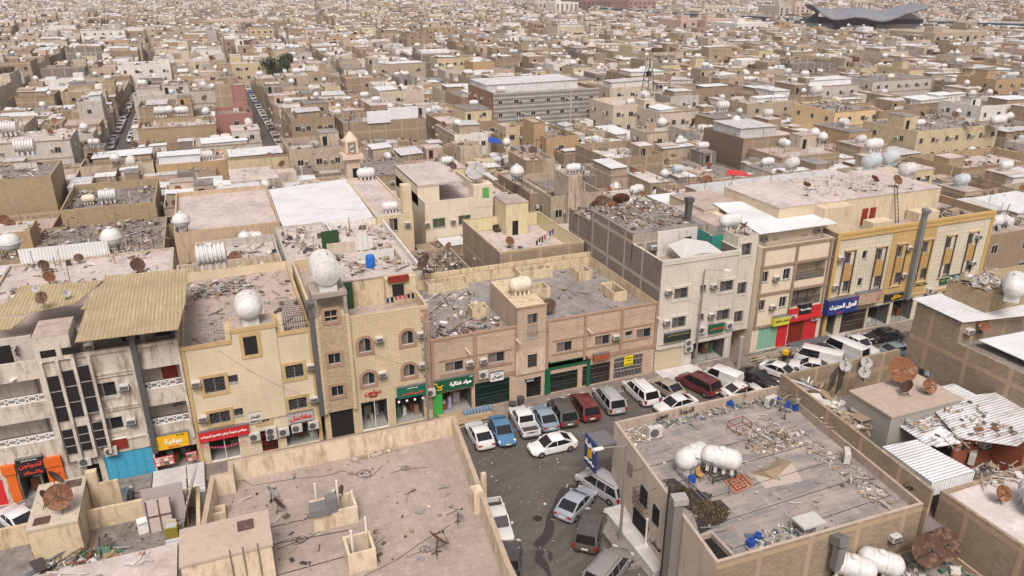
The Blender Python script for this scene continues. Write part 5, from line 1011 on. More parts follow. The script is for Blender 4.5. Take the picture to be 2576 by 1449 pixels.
p=LWp('N7',180,800);x=lw(p[1]);MB().mat(plaster((.3,.2,.16),.5)).box(x-.04,p[1]-.5,p[2]-.6,x+.02,p[1]+.5,p[2]+.6).build('door_plate',FR)
for k,(s_,yy) in enumerate((('سوق',38.9),('فيش',36.9),('سبوتكو',34.6))): letters(FR,s_,(lw(yy)-.05,yy,1.6-.35*k+.6),1.6,.5,INK,xd=(0,-1,0),nd=(-1,0,0),bold=.02)
p=LWp('N7',325,1300);q_=lw(p[1]);MB().mat(PIPE).tube([(q_-.15,p[1]+.3,3.2),(q_-.15,p[1]+.3,1.),(q_-.35,p[1]-1.2,.2)],.11,8).build('drain_pipe',FR)
for (x0,y0_,w_,h0,mm,lb) in ((a3[0]-.0,33.9,.7,8.2,plain((.2,.19,.18),.7,.1,'sooty_duct'),'tall soot stained duct with elbow at the corner of the grey roof'),(a3[0]-.1,34.7,.32,8.9,plain((.09,.085,.08),.6,.3,'black_duct'),'narrow black flue beside the soot stained duct')):
    t=thing('flue_duct',lb,'duct',(lw(y0_)-.5,y0_,0));MB().mat(mm).box(-w_/2,-w_/2,0,w_/2,w_/2,h0).build('duct',t)
    if w_>.5: MB().mat(plain((.42,.4,.38),.5,.3,'duct_elbow')).obox((.15,-.1,h0+.15),(.5,-.1,0),(.1,.4,0),(0,0,.22)).build('elbow',t)
t=sign_=thing('shop_sign','blue sign box with yellow cup emblem on the side street wall','sign');p=LWp('P1',1200,630);MB().mat(plain((.03,.05,.16),.4,0,'navy')).box(26.1-1.0,44.9,2.9,26.1-.85,46.9,5.6).mat(METAL).box(26.1-.85,44.9,5.4,27.,46.9,5.46).build('board',t)
letters(t,'بوفية',(25.09,45.9,5.),1.6,.6,WH,xd=(0,-1,0),nd=(-1,0,0));letters(t,'ساندوتش',(25.09,45.9,3.5),1.6,.45,WH,xd=(0,-1,0),nd=(-1,0,0));MB().mat(YLW).box(25.05,45.6,3.9,25.09,46.2,4.6).build('cup_emblem',t)
plat('steps','marble landing with steps on the side street',25.0,35.5,26.7,43.,.9,MARB,0);plat('steps','lower marble strip of the side street shops',23.9,37.4,24.98,43.2,.45,RDK,1)
# tanks on stand
def T_(key,r,x,y,z,rz,lb,s=1.,base=0.): 
    g=at(r,x,y,z);return put(key,'water_tank',lb,'water tank',(g[0],g[1],z+base-.0),rz,s,'water tanks on the roofs')
def stand(root_lb,x,y,z,w,d,h,m=DMETAL):
    t=thing('tank_stand',root_lb,'stand',(x,y,z));b=MB().mat(m)
    for i in (-1,1):
        for j in (-1,1): b.bar((i*w/2,j*d/2,0),(i*w/2,j*d/2,h),.07)
    for j in (-1,1): b.bar((-w/2,j*d/2,h),(w/2,j*d/2,h),.07).bar((-w/2,j*d/2,h*.4),(w/2,j*d/2,h*.4),.05)
    for i in (-1,1): b.bar((i*w/2,-d/2,h),(i*w/2,d/2,h),.07)
    b.build('frame',t);return t
g=GR(600,800);put('tank_capsule','water_tank','left of two white capsule tanks on the grey roof','water tank',(g[0],g[1]+.3,zR+.05),.25,1.,'water tanks on the roofs')
g=GR(760,830);stand('rusty frame under the right capsule tank on the grey roof',g[0],g[1],zR,2.,1.2,.55);put('tank_capsule','water_tank','right of two white capsule tanks on the grey roof, rust streaked','water tank',(g[0],g[1],zR+.58),-.75,.95,'water tanks on the roofs')
b=MB();g=[GR(845,800,zR+.02),GR(960,845,zR+.02)]
c=[GR(780,850,zR+.02),GR(900,797,zR+.02),GR(1003,903,zR+.02),GR(855,935,zR+.02)]
t=thing('rug','red patterned rug with four pale squares on the grey roof','rug');C4=[Vector(p) for p in c];ctr=sum(C4,Vector())/4
def quadm(k,z,m,cx=0,cy=0,nm='field'):
    e1=(C4[1]-C4[0]);e2=(C4[3]-C4[0]);q=[]
    for i,j in ((-1,-1),(1,-1),(1,1),(-1,1)): q.append(tuple(ctr+e1*(cx+i*k)*.5+e2*(cy+j*k)*.5+Vector((0,0,z))))
    MB().mat(m).face(*q[::-1]).build(nm,t)
RG=plain((.22,.06,.035),.9,0,'rug_red');RC=plain((.4,.3,.2),.9,0,'rug_cream')
quadm(1,.0,RG);quadm(.92,.005,RC);quadm(.84,.01,RG)
for i in (-1,1):
    for j in (-1,1): quadm(.24,.015,RC,i*.33,j*.33,'square');quadm(.17,.02,RG,i*.33,j*.33,'square')
c=[GR(960,815,zR+.015),GR(1215,740,zR+.015),GR(1280,860,zR+.015),GR(1050,905,zR+.015)];b=MB().mat(plain((.42,.36,.31),.9,0,'floral_rug'));b.face(*c[::-1]);tag(b.build('rug'),'pale floral rug spread on the grey roof','rug')
b=MB().mat(plain((.27,.21,.14),.95,0,'sack_cloth'));c=[GR(*q,zR+.03) for q in ((960,812),(1060,770),(1135,715),(1215,740),(1150,800),(1110,850),(1040,830))];k=[GR(*q,zR+.45) for q in ((1040,800),(1150,760))]
m_=len(c)
for i in range(m_): b.face(c[(i+1)%m_],c[i],k[0] if i in(0,6,5,4) else k[1])
b.face(c[1],k[1],k[0]);b.face(c[4],k[0],k[1]);tag(b.build('tarpaulin',smooth=False),'crumpled brown sackcloth on the floral rug','cloth')
g=GR(358,590);put('ac_out','outdoor_unit','white outdoor unit near the rear left corner of the grey roof','air conditioner',(g[0],g[1],zR),-.1,1.3,'outdoor air conditioners on the grey roof')
g=GR(1075,395);put('ac_out','outdoor_unit','white outdoor unit by the rear right parapet of the grey roof','air conditioner',(g[0],g[1],zR),.2,1.2,'outdoor air conditioners on the grey roof')
g=at('N8',312,735,zR);put('ac_out','outdoor_unit','white outdoor unit near the right block wall of the grey roof','air conditioner',(g[0],g[1],zR),.9,1.2,'outdoor air conditioners on the grey roof')
D_ish('dish_orange','N7',912,335,zR+.6,.1,'rust brown dish on the graffiti parapet',.62);D_ish('dish_grey','N7',1140,420,zR,-.9,'left of two small grey dishes on the grey roof',.8);D_ish('dish_grey','N7',1168,470,zR,-.9,'right of two small grey dishes on the grey roof',.8)
kit('jug',[('jug',MB().mat(plain((.02,.07,.3),.35,0,'blue_plastic')).box(-.2,-.16,0,.2,.16,.4).box(-.07,-.06,.4,.07,.06,.5),False,None)])
for x,y,lb in ((1120,375,'blue plastic jug by the rear outdoor unit'),(1185,400,'blue plastic jug right of the small grey dishes'),(1235,420,'blue plastic jug farthest along the rear right corner'),(590,865,'blue plastic jug under the capsule tanks'),(955,1260,'lower blue jug at the front of the grey roof'),(997,1225,'upper blue jug at the front of the grey roof'),(828,395,'small blue jug at the foot of the graffiti wall')):
    g=GR(x,y);put('jug','plastic_jug',lb,'jug',(g[0],g[1],zR),x*.01,1.2)
g=GR(640,850);t=thing('chair','tan plastic chair with metal legs under the tanks','chair',(g[0],g[1],zR),.3);MB().mat(plain((.4,.25,.1),.5,0,'tan_plastic')).box(-.24,-.22,.42,.24,.22,.47).build('seat',t);MB().mat(plain((.4,.25,.1),.5,0,'tan_plastic')).obox((0,.24,.72),(.23,0,0),(0,.02,0),(0,.05,.2)).build('backrest',t)
for i in (-1,1):
    for j in (-1,1): MB().mat(DMETAL).bar((i*.22,j*.2,0),(i*.2,j*.18,.43),.03).build('leg',t)
g=GR(885,530);t=thing('bed_frame','rusty angle iron frame standing on the grey roof','frame',(g[0],g[1],zR),.1);b=MB().mat(DRD);
for z in (.05,.6):
    for j in (-1,1): b.bar((-.8,j*.5,z),(.8,j*.5,z),.04).bar((j*.8,-.5,z),(j*.8,.5,z),.04)
for i in (-1,1):
    for j in (-1,1): b.bar((i*.8,j*.5,0),(i*.8,j*.5,.6),.04)
b.build('frame',t)
g=GR(1305,1180);t=thing('exhaust_cowl','white sheet metal exhaust hood and duct over the block wall','duct',(g[0],g[1],zR));MB().mat(plain((.5,.49,.47),.5,.1,'hood_white')).box(-.9,-.6,.9,.9,.6,1.05).box(.2,-.5,.05,.9,.2,.9).mat(METAL).obox((1.2,-1.1,.1),(.35,0,0),(0,.9,-.3),(0,.1,.3)).box(.85,-2.0,-1.9,1.5,-1.5,-.1).build('duct',t)
for i in (-.85,-.2): MB().mat(METAL).bar((i,-.5,0),(i,-.5,.9),.05).build('leg',t)
# dry weed bush and wet floor
b=MB().mat(WET);c=[GR(*q,zR+.012) for q in ((410,850),(480,840),(560,900),(720,940),(700,985),(770,975),(835,1040),(800,1110),(640,1190),(600,1060),(510,1000),(470,930))];b.face(*c[::-1]);tag(b.build('damp_patch'),kind='structure')
def bush(name,lb,cx,cy,z,R_,h,n,cols,seed=0,cat='shrub',dens=1.):
    Rr=random.Random(seed);t=thing(name,lb,cat,(cx,cy,z));s=MB().mat(plain((.12,.08,.05),.9,0,'twig'))
    for i in range(int(14*dens)):
        a=Rr.uniform(0,6.28);r=R_*Rr.uniform(.3,1);s.bar((0,0,0),(r*math.cos(a),r*math.sin(a),h*Rr.uniform(.5,1)),.03)
    s.build('stem',t);f=MB()
    for i in range(n):
        a=Rr.uniform(0,6.28);r=R_*math.sqrt(Rr.random());zz=h*Rr.random()*(1-.5*r/R_);p=Vector((r*math.cos(a),r*math.sin(a),zz));u=Vector((Rr.uniform(-1,1),Rr.uniform(-1,1),Rr.uniform(-.6,1))).normalized()*Rr.uniform(.06,.16);w=u.cross(Vector((Rr.random(),Rr.random(),Rr.random()))).normalized()*.03
        f.mat(Rr.choice(cols)).face(tuple(p-w),tuple(p+u*.5-w),tuple(p+u),tuple(p+w))
    f.build('foliage',t);return t
OL=plain((.10,.10,.03),.9,0,'olive_leaf');DRY=plain((.2,.14,.08),.9,0,'dry_leaf');GRL=plain((.05,.09,.03),.9,0,'green_leaf')
g=GR(700,1060);bush('shrub','dry weed bush growing in the damp corner of the grey roof',g[0],g[1],zR,1.25,.75,1200,[OL,DRY,DRY],1);g=GR(520,960);bush('shrub','small green weed bush beside the soot stained duct',g[0],g[1],zR,.7,1.,900,[GRL,OL],2)
b=MB().mat(METAL);
for q in (((505,800),(665,985)),((525,810),(690,970)),((640,1150),(770,1140)),((660,1190),(830,1160))): b.tube([GR(*q[0],zR+.25),GR(*q[1],zR+.1)],.05,6)
tag(b.build('pipe_bundle'),'loose grey pipes lying by the damp corner of the grey roof','pipes')
t=thing('pipe_railing','upright grey pipe railing around the capsule tanks','pipes');b=MB().mat(METAL);pp=[GR(505,800),GR(700,860),GR(820,940)]
for p in pp: b.bar(p,(p[0],p[1],zR+1.6),.06)
for i in range(2): b.bar((pp[i][0],pp[i][1],zR+1.6),(pp[i+1][0],pp[i+1][1],zR+1.6),.05)
b.build('pipe',t)
for i,(nm,ar_,n_,pl) in enumerate((('rubble of bricks and dry brush in the middle of the grey roof',(35.6,38.2,39.6,41.4),260,[0,7,0,1,3,9]),('bottles and rags along the graffiti parapet of the grey roof',(29.,44.2,42.,45.1),240,[1,2,5,10,0,3]),('litter by the right block wall of the grey roof',(39.2,29.8,41.2,40.),150,[0,2,2,7,1]),('rags and bottles at the front parapet of the grey roof',(29.,29.5,33.6,31.2),110,[2,5,10,7,9]),('thin litter across the open grey roof',(26.5,30.,41.,44.6),130,[1,3,0,2,7]),('bricks and junk in the rear left corner of the grey roof',(27.3,43.,29.5,45.1),80,[0,7,2,9]))):
    litter('roof_litter',nm,ar_,int(n_*1.5),zR+.012,20+i,.05,.42,pl,.12)
letters(FR,'الدوما',(a0[0]+6.7,a0[1]-.36,zR+.45),1.3,.55,INK,bold=.01);letters(FR,'عنون',(a0[0]+4.3,a0[1]-.35,zR+.42),1.2,.45,INK,bold=.01)
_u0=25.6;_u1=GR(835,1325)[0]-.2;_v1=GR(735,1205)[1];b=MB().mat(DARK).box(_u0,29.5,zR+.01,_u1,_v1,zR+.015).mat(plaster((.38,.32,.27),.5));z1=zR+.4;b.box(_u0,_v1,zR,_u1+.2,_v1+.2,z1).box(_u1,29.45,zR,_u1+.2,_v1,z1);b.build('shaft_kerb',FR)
# right neighbour: wall, yard, room, shacks
YW=thing('boundary_wall','long tan block wall between grey roof and cluttered yard','wall')
b=MB().mat(BLKT).box(43.45,45.0,0,56.8,45.25,8.2)
w0=(43.3,45.25);w1=(41.75,28.4);dx=(w1[0]-w0[0])/(w0[1]-w1[1])
b.obox(((w0[0]+w1[0])/2,(w0[1]+w1[1])/2,4.15),((w1[0]-w0[0])/2,(w1[1]-w0[1])/2,0),(.13,.012,0),(0,0,4.15));b.build('wall',YW)
letters(YW,'إدون',(41.75,29.9,7.4),1.3,.5,INK,xd=(.1,-1,0),nd=(-1,-.1,0),bold=.01)
YH=thing('house','cluttered yard house with stained stair room and rusty tin shacks','house')
b=MB().mat(RDK).face((41.8,28.4,4.6),(56.8,28.4,4.6),(56.8,45,4.6),(43.4,45,4.6));b.mat(BLKT).box(41.9,28.1,0,56,28.39,4.5);b.build('yard_floor',YH)
BLST=plaster((.33,.3,.26),.7,(.2,.28,.28));e=at('N8',600,460,9.);f_=at('N8',760,200,9.)
MB().mat(BLST).box(e[0],e[1],4.6,f_[0],f_[1],8.9).mat(plaster((.42,.34,.28),.3)).box(e[0]-.1,e[1]-.1,8.9,f_[0]+.1,f_[1]+.1,9.05).build('stair_room',YH)
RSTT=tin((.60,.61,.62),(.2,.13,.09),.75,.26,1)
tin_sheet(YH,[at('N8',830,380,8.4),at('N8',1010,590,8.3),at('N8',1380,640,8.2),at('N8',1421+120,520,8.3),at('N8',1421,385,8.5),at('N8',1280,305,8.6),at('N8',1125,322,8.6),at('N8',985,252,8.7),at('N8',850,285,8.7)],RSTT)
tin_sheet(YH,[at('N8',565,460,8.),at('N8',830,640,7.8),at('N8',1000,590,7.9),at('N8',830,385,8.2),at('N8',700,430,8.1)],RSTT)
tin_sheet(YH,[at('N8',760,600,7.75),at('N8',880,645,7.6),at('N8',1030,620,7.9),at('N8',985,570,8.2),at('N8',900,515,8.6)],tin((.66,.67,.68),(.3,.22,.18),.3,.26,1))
wt=[at('N8',850,868,7.9),at('N8',540,645,7.9),at('N8',755,600,7.9),at('N8',1118,798,7.9)]
MB().mat(tin((.62,.63,.64),(.3,.22,.18),.3,.25,0)).face(wt[1],wt[0],(wt[0][0],wt[0][1],6.7),(wt[1][0],wt[1][1],6.7)).face(wt[0],wt[3],(wt[3][0],wt[3][1],6.7),(wt[0][0],wt[0][1],6.7)).build('shed_wall',YH)
tin_sheet(YH,[wt[0],wt[3],wt[2],wt[1]],TINW2)
RBR=masonry((.36,.09,.045),(.2,.12,.08),.3,.12,.015,.3,name='red_brick');p=at('N8',1010,590,8.1);q_=at('N8',1200,555,8.1)
MB().mat(RBR).box(p[0],p[1],4.6,p[0]+4.2,p[1]+.2,8.0).box(p[0]+4.2,p[1]-2.4,4.6,p[0]+4.4,p[1]+.2,8.).build('brick_wall',YH);acwin(YH,p[0]+3.,p[1]-.05,6.9)
for k in range(2): MB().mat(PANE).box(p[0]+.7+k*1.3,p[1]-.03,6.8,p[0]+1.1+k*1.3,p[1]-.005,7.2).build('window',YH)
g=at('N8',1090,745,5.4);put('ac_out','outdoor_unit','outdoor unit beside the white shed in the tin shack yard','air conditioner',(g[0],g[1],5.4),.6,1.3,'outdoor air conditioners on the grey roof')
D_ish('dish_bigrust','N8',640,265,9.05,2.6,'very large rusty dish on the stained stair room',.74);D_ish('dish_brown','N8',680,330,9.05,1.2,'fallen brown dish on the stained stair room',.6);D_ish('dish_orange','N8',820,330,8.9,2.9,'rust blotched dish at the edge of the stained room',.75)
for x,y,lb in ((300,140,'left small dish on the yard rear wall'),(418,180,'middle small dish on the yard rear wall'),(395,320,'grey dish standing in the cluttered yard'),(432,120,'right small dish on the yard rear wall')):
    D_ish('dish_grey','N8',x,y+60,7.2,2.6,lb,.95)
litter('roof_litter','great heap of planks and scrap along the block wall of the yard',(43.4,37.4,45.4,44.6),420,7.,41,.2,1.6,[0,0,2,7,9,3,1],.9);litter('roof_litter','scrap and leaves over the rusty tin shacks',(46.5,31.,54.,36.),140,8.45,42,.1,.6,[0,4,1,3],.1);litter('roof_litter','scattered things on the cluttered yard floor',(44,29,56,44.5),260,4.62,43,.1,.9,None,.3)
b=MB().mat(BLKT).box(43.3,37.4,4.6,45.5,44.7,6.95);b.build('lean_to',YH)
def laundry(lb,a,c,z,n,seed,pal=None):
    t=thing('clothes_line',lb,'laundry',(0,0,0));MB().mat(BLK).tube([(a[0],a[1],z),((a[0]+c[0])/2,(a[1]+c[1])/2,z-.15),(c[0],c[1],z)],.015,4).build('line',t);Rr=random.Random(seed);d=Vector((c[0]-a[0],c[1]-a[1],0))
    cs=[(.02,.02,.03),(.05,.08,.25),(.5,.5,.5),(.35,.4,.5),(.45,.1,.15),(.03,.03,.03),(.3,.4,.35)]
    for i in range(n):
        p=Vector((a[0],a[1],0))+d*((i+.15)/n);q=Vector((a[0],a[1],0))+d*((i+.85)/n);h=Rr.uniform(.4,.9);zz=z-.08
        MB().mat(plain(Rr.choice(cs),.9,0,'cloth')).face((p.x,p.y,zz),(p.x+.03,p.y-.05,zz-h),((p.x+q.x)/2,(p.y+q.y)/2+.07,zz-h*.9),((p.x+q.x)/2,(p.y+q.y)/2,zz)).face(((p.x+q.x)/2,(p.y+q.y)/2,zz),((p.x+q.x)/2,(p.y+q.y)/2+.07,zz-h*.9),(q.x,q.y-.04,zz-h),(q.x,q.y,zz)).build('garment',t)
    return t
g=at('P2',1290,790,7.);h_=at('P2',1560,880,7.);laundry('clothes line with blue and black garments at the yard corner',g,h_,7.6,5,1);g=at('P2',890,1240,6.);h_=at('P2',1120,1330,6.);laundry('clothes line with trousers beside the white shed',g,h_,6.6,7,2)
g=at('P2',630,950,7.);t=thing('steel_cage','black steel bar cage standing in the yard','cage',(g[0],g[1],7.),.5);b=MB().mat(DMETAL)
for i in range(10):
    x=-.9+i*.2
    b.bar((x,-.3,0),(x,-.3,1.7),.03).bar((x,.3,0),(x,.3,1.7),.03)
for z in (0,.8,1.7):
    for y in (-.3,.3): b.bar((-.9,y,z),(.9,y,z),.04)
b.build('bars',t)
# bottom right white roof house and low roof with tanks
g=at('N8',905,920,7.);WR=thing('house','tan block house with white painted roof in the lower right corner','house');shell(WR,g[0],14.,g[0]+12,g[1],7.,BLKT,roofm((.56,.52,.5),(.48,.44,.42),(.25,.2,.17),.3),.25,.25)
D_ish('dish_orange','N8',1275,1000,6.8,2.9,'orange rust dish on the white painted roof',.72);g=at('N8',1440,1050,6.8);put('tank_capsule','water_tank','white tank cut by the right edge of view','water tank',(g[0]+.4,g[1],6.8),.9,1.,'water tanks on the roofs');litter('roof_litter','scrap at the upper corner of the white roof',(47.5,28.5,52,30.5),90,6.8,51,.1,.8,[3,0,2,1])
LR=thing('house','low block house with flat tanks and two big brown dishes at bottom right','house');shell(LR,30.,12.,43.3,28.4,3.6,BLKT,RDK,.4,.2)
D_ish('dish_brown','N8',790,1410,3.3,2.8,'left of two big brown dishes at bottom right',1.12);D_ish('dish_brown','N8',890,1370,3.3,2.7,'right of two big brown dishes at bottom right',1.12)
for x,y,lb in ((320,1449,'left white tank with scrap on top at bottom right'),(490,1420,'right white tank below the block wall at bottom right')): g=at('N8',x,y,3.3);put('tank_capsule','water_tank',lb,'water tank',(g[0],g[1]-.3,3.3),2.3,.95,'water tanks on the roofs')
litter('roof_litter','scrap on the low roof around the big brown dishes',(36,24.5,43,28.),160,3.25,52,.1,.9,[0,1,3,10,2])
g=at('N8',630,1230,4.8);b=MB().mat(ACW).box(-.4,-.5,-.25,.4,0,.25);acwin(FR,g[0],28.75,4.9)
# top right block building with tin roof
TR=thing('building','tall tan blockwork building with white tin roof right of the parked cars','building')
shell(TR,57.,22.,80.,44.6,11.2,BLKT,RDK,.25,.22,mside=BLKT);room(TR,57.02,40.,80.,44.58,10.9,13.1,BLKT,RDK,None,'upper_storey')
tin_sheet(TR,[(56.8,39.8,13.25),(64.5,38.6,13.25),(66.,44.9,13.35),(56.8,45.,13.35)],TINW2);tin_sheet(TR,[(58.6,27,11.6),(70,27,11.6),(70,38.4,11.7),(58.2,39.,11.7)],TINC)
b=MB().mat(BLKY).box(60.2,40.4,13.12,80,44.5,15.);b.build('penthouse',TR)
T_('tank_capsule','M2',1760,980,15.,.6,'large white tank with grey dishes beside it at right edge',1.1)
for x,y,lb in ((1520,895,'small grey dish left of the large white tank at right'),(1685,960,'grey dish leaning on the large white tank, left one'),(1775,980,'grey dish leaning on the large white tank, right one')): D_ish('dish_grey','M2',x,y,15.,2.9,lb,.8)
D_ish('dish_orange','P2',1900,480,11.7,2.9,'rust dish beside the box unit on the blockwork building',.8);acwin(TR,57.9,39.95,12.2)
litter('roof_litter','planks and rags on the white tin roof at right',(60,40.8,65,44.3),90,15.02,53,.2,1.2,[0,0,3,7,9])
# ---------------- generic flat-roofed house ----------------
WPAL={'tan block':BLKT,'sand block':masonry((.35,.28,.195),(.25,.2,.14),.5,.24,.02,.35,vary=.15,frame=(.4,.31,.21)),'grey block':BLKG,'cream':plaster((.53,.465,.375),.5),'pale grey':plaster((.47,.44,.4),.45),'white':plaster((.66,.64,.6),.35),'yellow':plaster((.52,.44,.29),.4),'pink':plaster((.48,.36,.31),.45),'brown':plaster((.29,.22,.155),.45),'ochre':plaster((.41,.29,.17),.45),'beige':plaster((.40,.335,.255),.55),'rose':plaster((.32,.16,.14),.4),'peach':plaster((.55,.44,.37),.35),'dirty cream':plaster((.48,.41,.32),.8)}
WK=['tan block']*7+['sand block']*5+['grey block']*3+['cream']*4+['pale grey']*3+['white']*2+['yellow']*2+['pink','peach']+['brown']*3+['beige']*5+['dirty cream']*3+['ochre']
RPAL=[RPK,RDK,RGY,RPL,RPL,RPK,RDK,roofm((.55,.52,.5),(.45,.41,.38),(.2,.16,.13),.55)]
TPAL=[TINW,TINW2,TINC,tin((.55,.55,.55),(.25,.16,.11),.85,.28,0)]
TANKN=[0];DISHN=[0];HOUSEN=[0];WINN=[0]
FARM=MB();FARL=MB();FART=MB();FARD=MB()
USED={}
LMK=[]   # landmarks: (short name, px, py)
def relation(x,y,avoid=None):
    best=None
    for nm,lx,ly in LMK:
        if nm==avoid: continue
        d=math.hypot((x-lx),(y-ly)*2.)
        if best is None or d<best[0]: best=(d,nm,lx,ly)
    d,nm,lx,ly=best;dx,dy=x-lx,(y-ly)*2.
    if abs(dx)>abs(dy)*1.4: r=('just right of' if dx>0 else 'just left of') if abs(dx)<160 else ('well right of' if dx>0 else 'well left of')
    elif abs(dy)>abs(dx)*1.4: r='just behind' if dy<0 and d<160 else 'far behind' if dy<0 else 'in front of'
    else: r=('behind and right of' if dx>0 else 'behind and left of') if dy<0 else ('before and right of' if dx>0 else 'before and left of')
    return f'{r} the {nm}'
def clip16(a,b,c):
    s=f'{a} {b}{c}'
    return s if len(s.split())<=15 else f'{a} {c}'
def uniq(lb):
    return lb
SIZES=[]
def tank_at(x,y,z,rng,kind=None,label=None,s=None,rz=None,base=0):
    k=kind or rng.choices(['tank_ribbed','tank_capsule','tank_globe','tank_blue','tank_cream','tank_globe_blue','tank_globe_cream'],[6,4,6,1.2,.8,.6,.8])[0]
    s=s or rng.uniform(.75,1.05);rz=rng.choice([0,1.57,.1,-.15]) if rz is None else rz
    TANKN[0]+=1
    if TANKN[0]<=296:
        nm={'tank_ribbed':'white ribbed tank','tank_capsule':'white capsule tank','tank_globe':'white globe tank','tank_blue':'light blue ribbed tank','tank_cream':'cream capsule tank','tank_globe_blue':'pale blue globe tank','tank_globe_cream':'cream globe tank'}[k]
        px,py,_=proj((x,y,z));lb=label or f'{nm} {relation(px,py)}'
        return put(k,'water_tank',lb,'water tank',(x,y,z),rz,s,'water tanks on the roofs')
    m={'tank_blue':TANKB,'tank_globe_blue':TANKB,'tank_cream':TANKC,'tank_globe_cream':TANKC}.get(k,TANKW);FART.mat(m);R_=.85*s
    if 'globe' in k: FART.lathe((x,y,z+1.3*s),(0,0,1),[(-.95*s,.1),(-.6*s,.75*s),(0,1.*s),(.6*s,.75*s),(.95*s,.15)],8).box(x-.4,y-.4,z,x+.4,y+.4,z+.5)
    else:
        d=(math.cos(rz),math.sin(rz),0);FART.lathe((x,y,z+1.15*s),d,[(-1.35*s,.1),(-1.15*s,R_*.85),(-.6*s,R_),(.6*s,R_),(1.15*s,R_*.85),(1.35*s,.1)],8).box(x-.7*s,y-.4*s,z,x+.7*s,y+.4*s,z+.6*s)
def dish_at(x,y,z,rng,kind=None,s=None):
    k=kind or rng.choice(['dish_rust','dish_brown','dish_brown','dish_orange','dish_grey']);s=s or rng.uniform(.5,.85);rz=rng.uniform(2.2,3.9) if rng.random()<.75 else rng.uniform(0,6.28);DISHN[0]+=1
    if DISHN[0]<=270:
        px,py,_=proj((x,y,z));nm={'dish_rust':'rusty dish','dish_brown':'brown dish','dish_orange':'orange rust dish','dish_grey':'small grey dish'}[k]
        return put(k,'satellite_dish',f'{nm} {relation(px,py)}','satellite dish',(x,y,z),rz,s,'satellite dishes on the roofs')
    m={'dish_rust':RUST,'dish_brown':DISHB,'dish_orange':RUST2,'dish_grey':DISHG}[k];FARD.mat(m);el=.66;ax=Vector((-math.sin(rz)*math.cos(el),math.cos(rz)*math.cos(el),math.sin(el)));FARD.lathe(Vector((x,y,z+1.2)),ax,[(0,.02),(.1,.65*s),(.24,s)],8).bar((x,y,z),(x,y,z+1.2),.1)
def add_litter(mb,area,n,z,R,smax=.9,hmax=.3):
    u0,v0,u1,v1=area;cs=[(R.uniform(u0,u1),R.uniform(v0,v1)) for _ in range(max(2,n//14))]
    for i in range(n):
        if R.random()<.78: c=R.choice(cs);x=min(max(R.gauss(c[0],(u1-u0)*.06),u0),u1);y=min(max(R.gauss(c[1],(v1-v0)*.07),v0),v1)
        else: x,y=R.uniform(u0,u1),R.uniform(v0,v1)
        mb.mat(LM[R.choice([0,1,2,3,7,8,9,4,0,1,7,3,1,5 if R.random()<.2 else 1])]);s=.15+smax*R.random()**2;a=R.uniform(0,3.14);k=R.random()
        if k<.4: c=Vector((math.cos(a),math.sin(a),R.uniform(-.1,.35)));mb.bar(Vector((x,y,z+.15))-c*s,Vector((x,y,z+.15))+c*s,.06+s*.08,.05)
        elif k<.8: mb.obox((x,y,z+.06+R.random()*hmax),(math.cos(a)*s/2,math.sin(a)*s/2,R.uniform(-.15,.15)*s),(-math.sin(a)*s*.35,math.cos(a)*s*.35,R.uniform(-.15,.15)*s),(0,0,.02))
        elif k<.93: mb.rbox(x,y,z,s*.5,s*.4,min(.6,s*.6)+.05,a)
        else: mb.bar((x,y,z),(x+R.uniform(-.1,.1),y,z+R.uniform(.8,2.6)),.06)
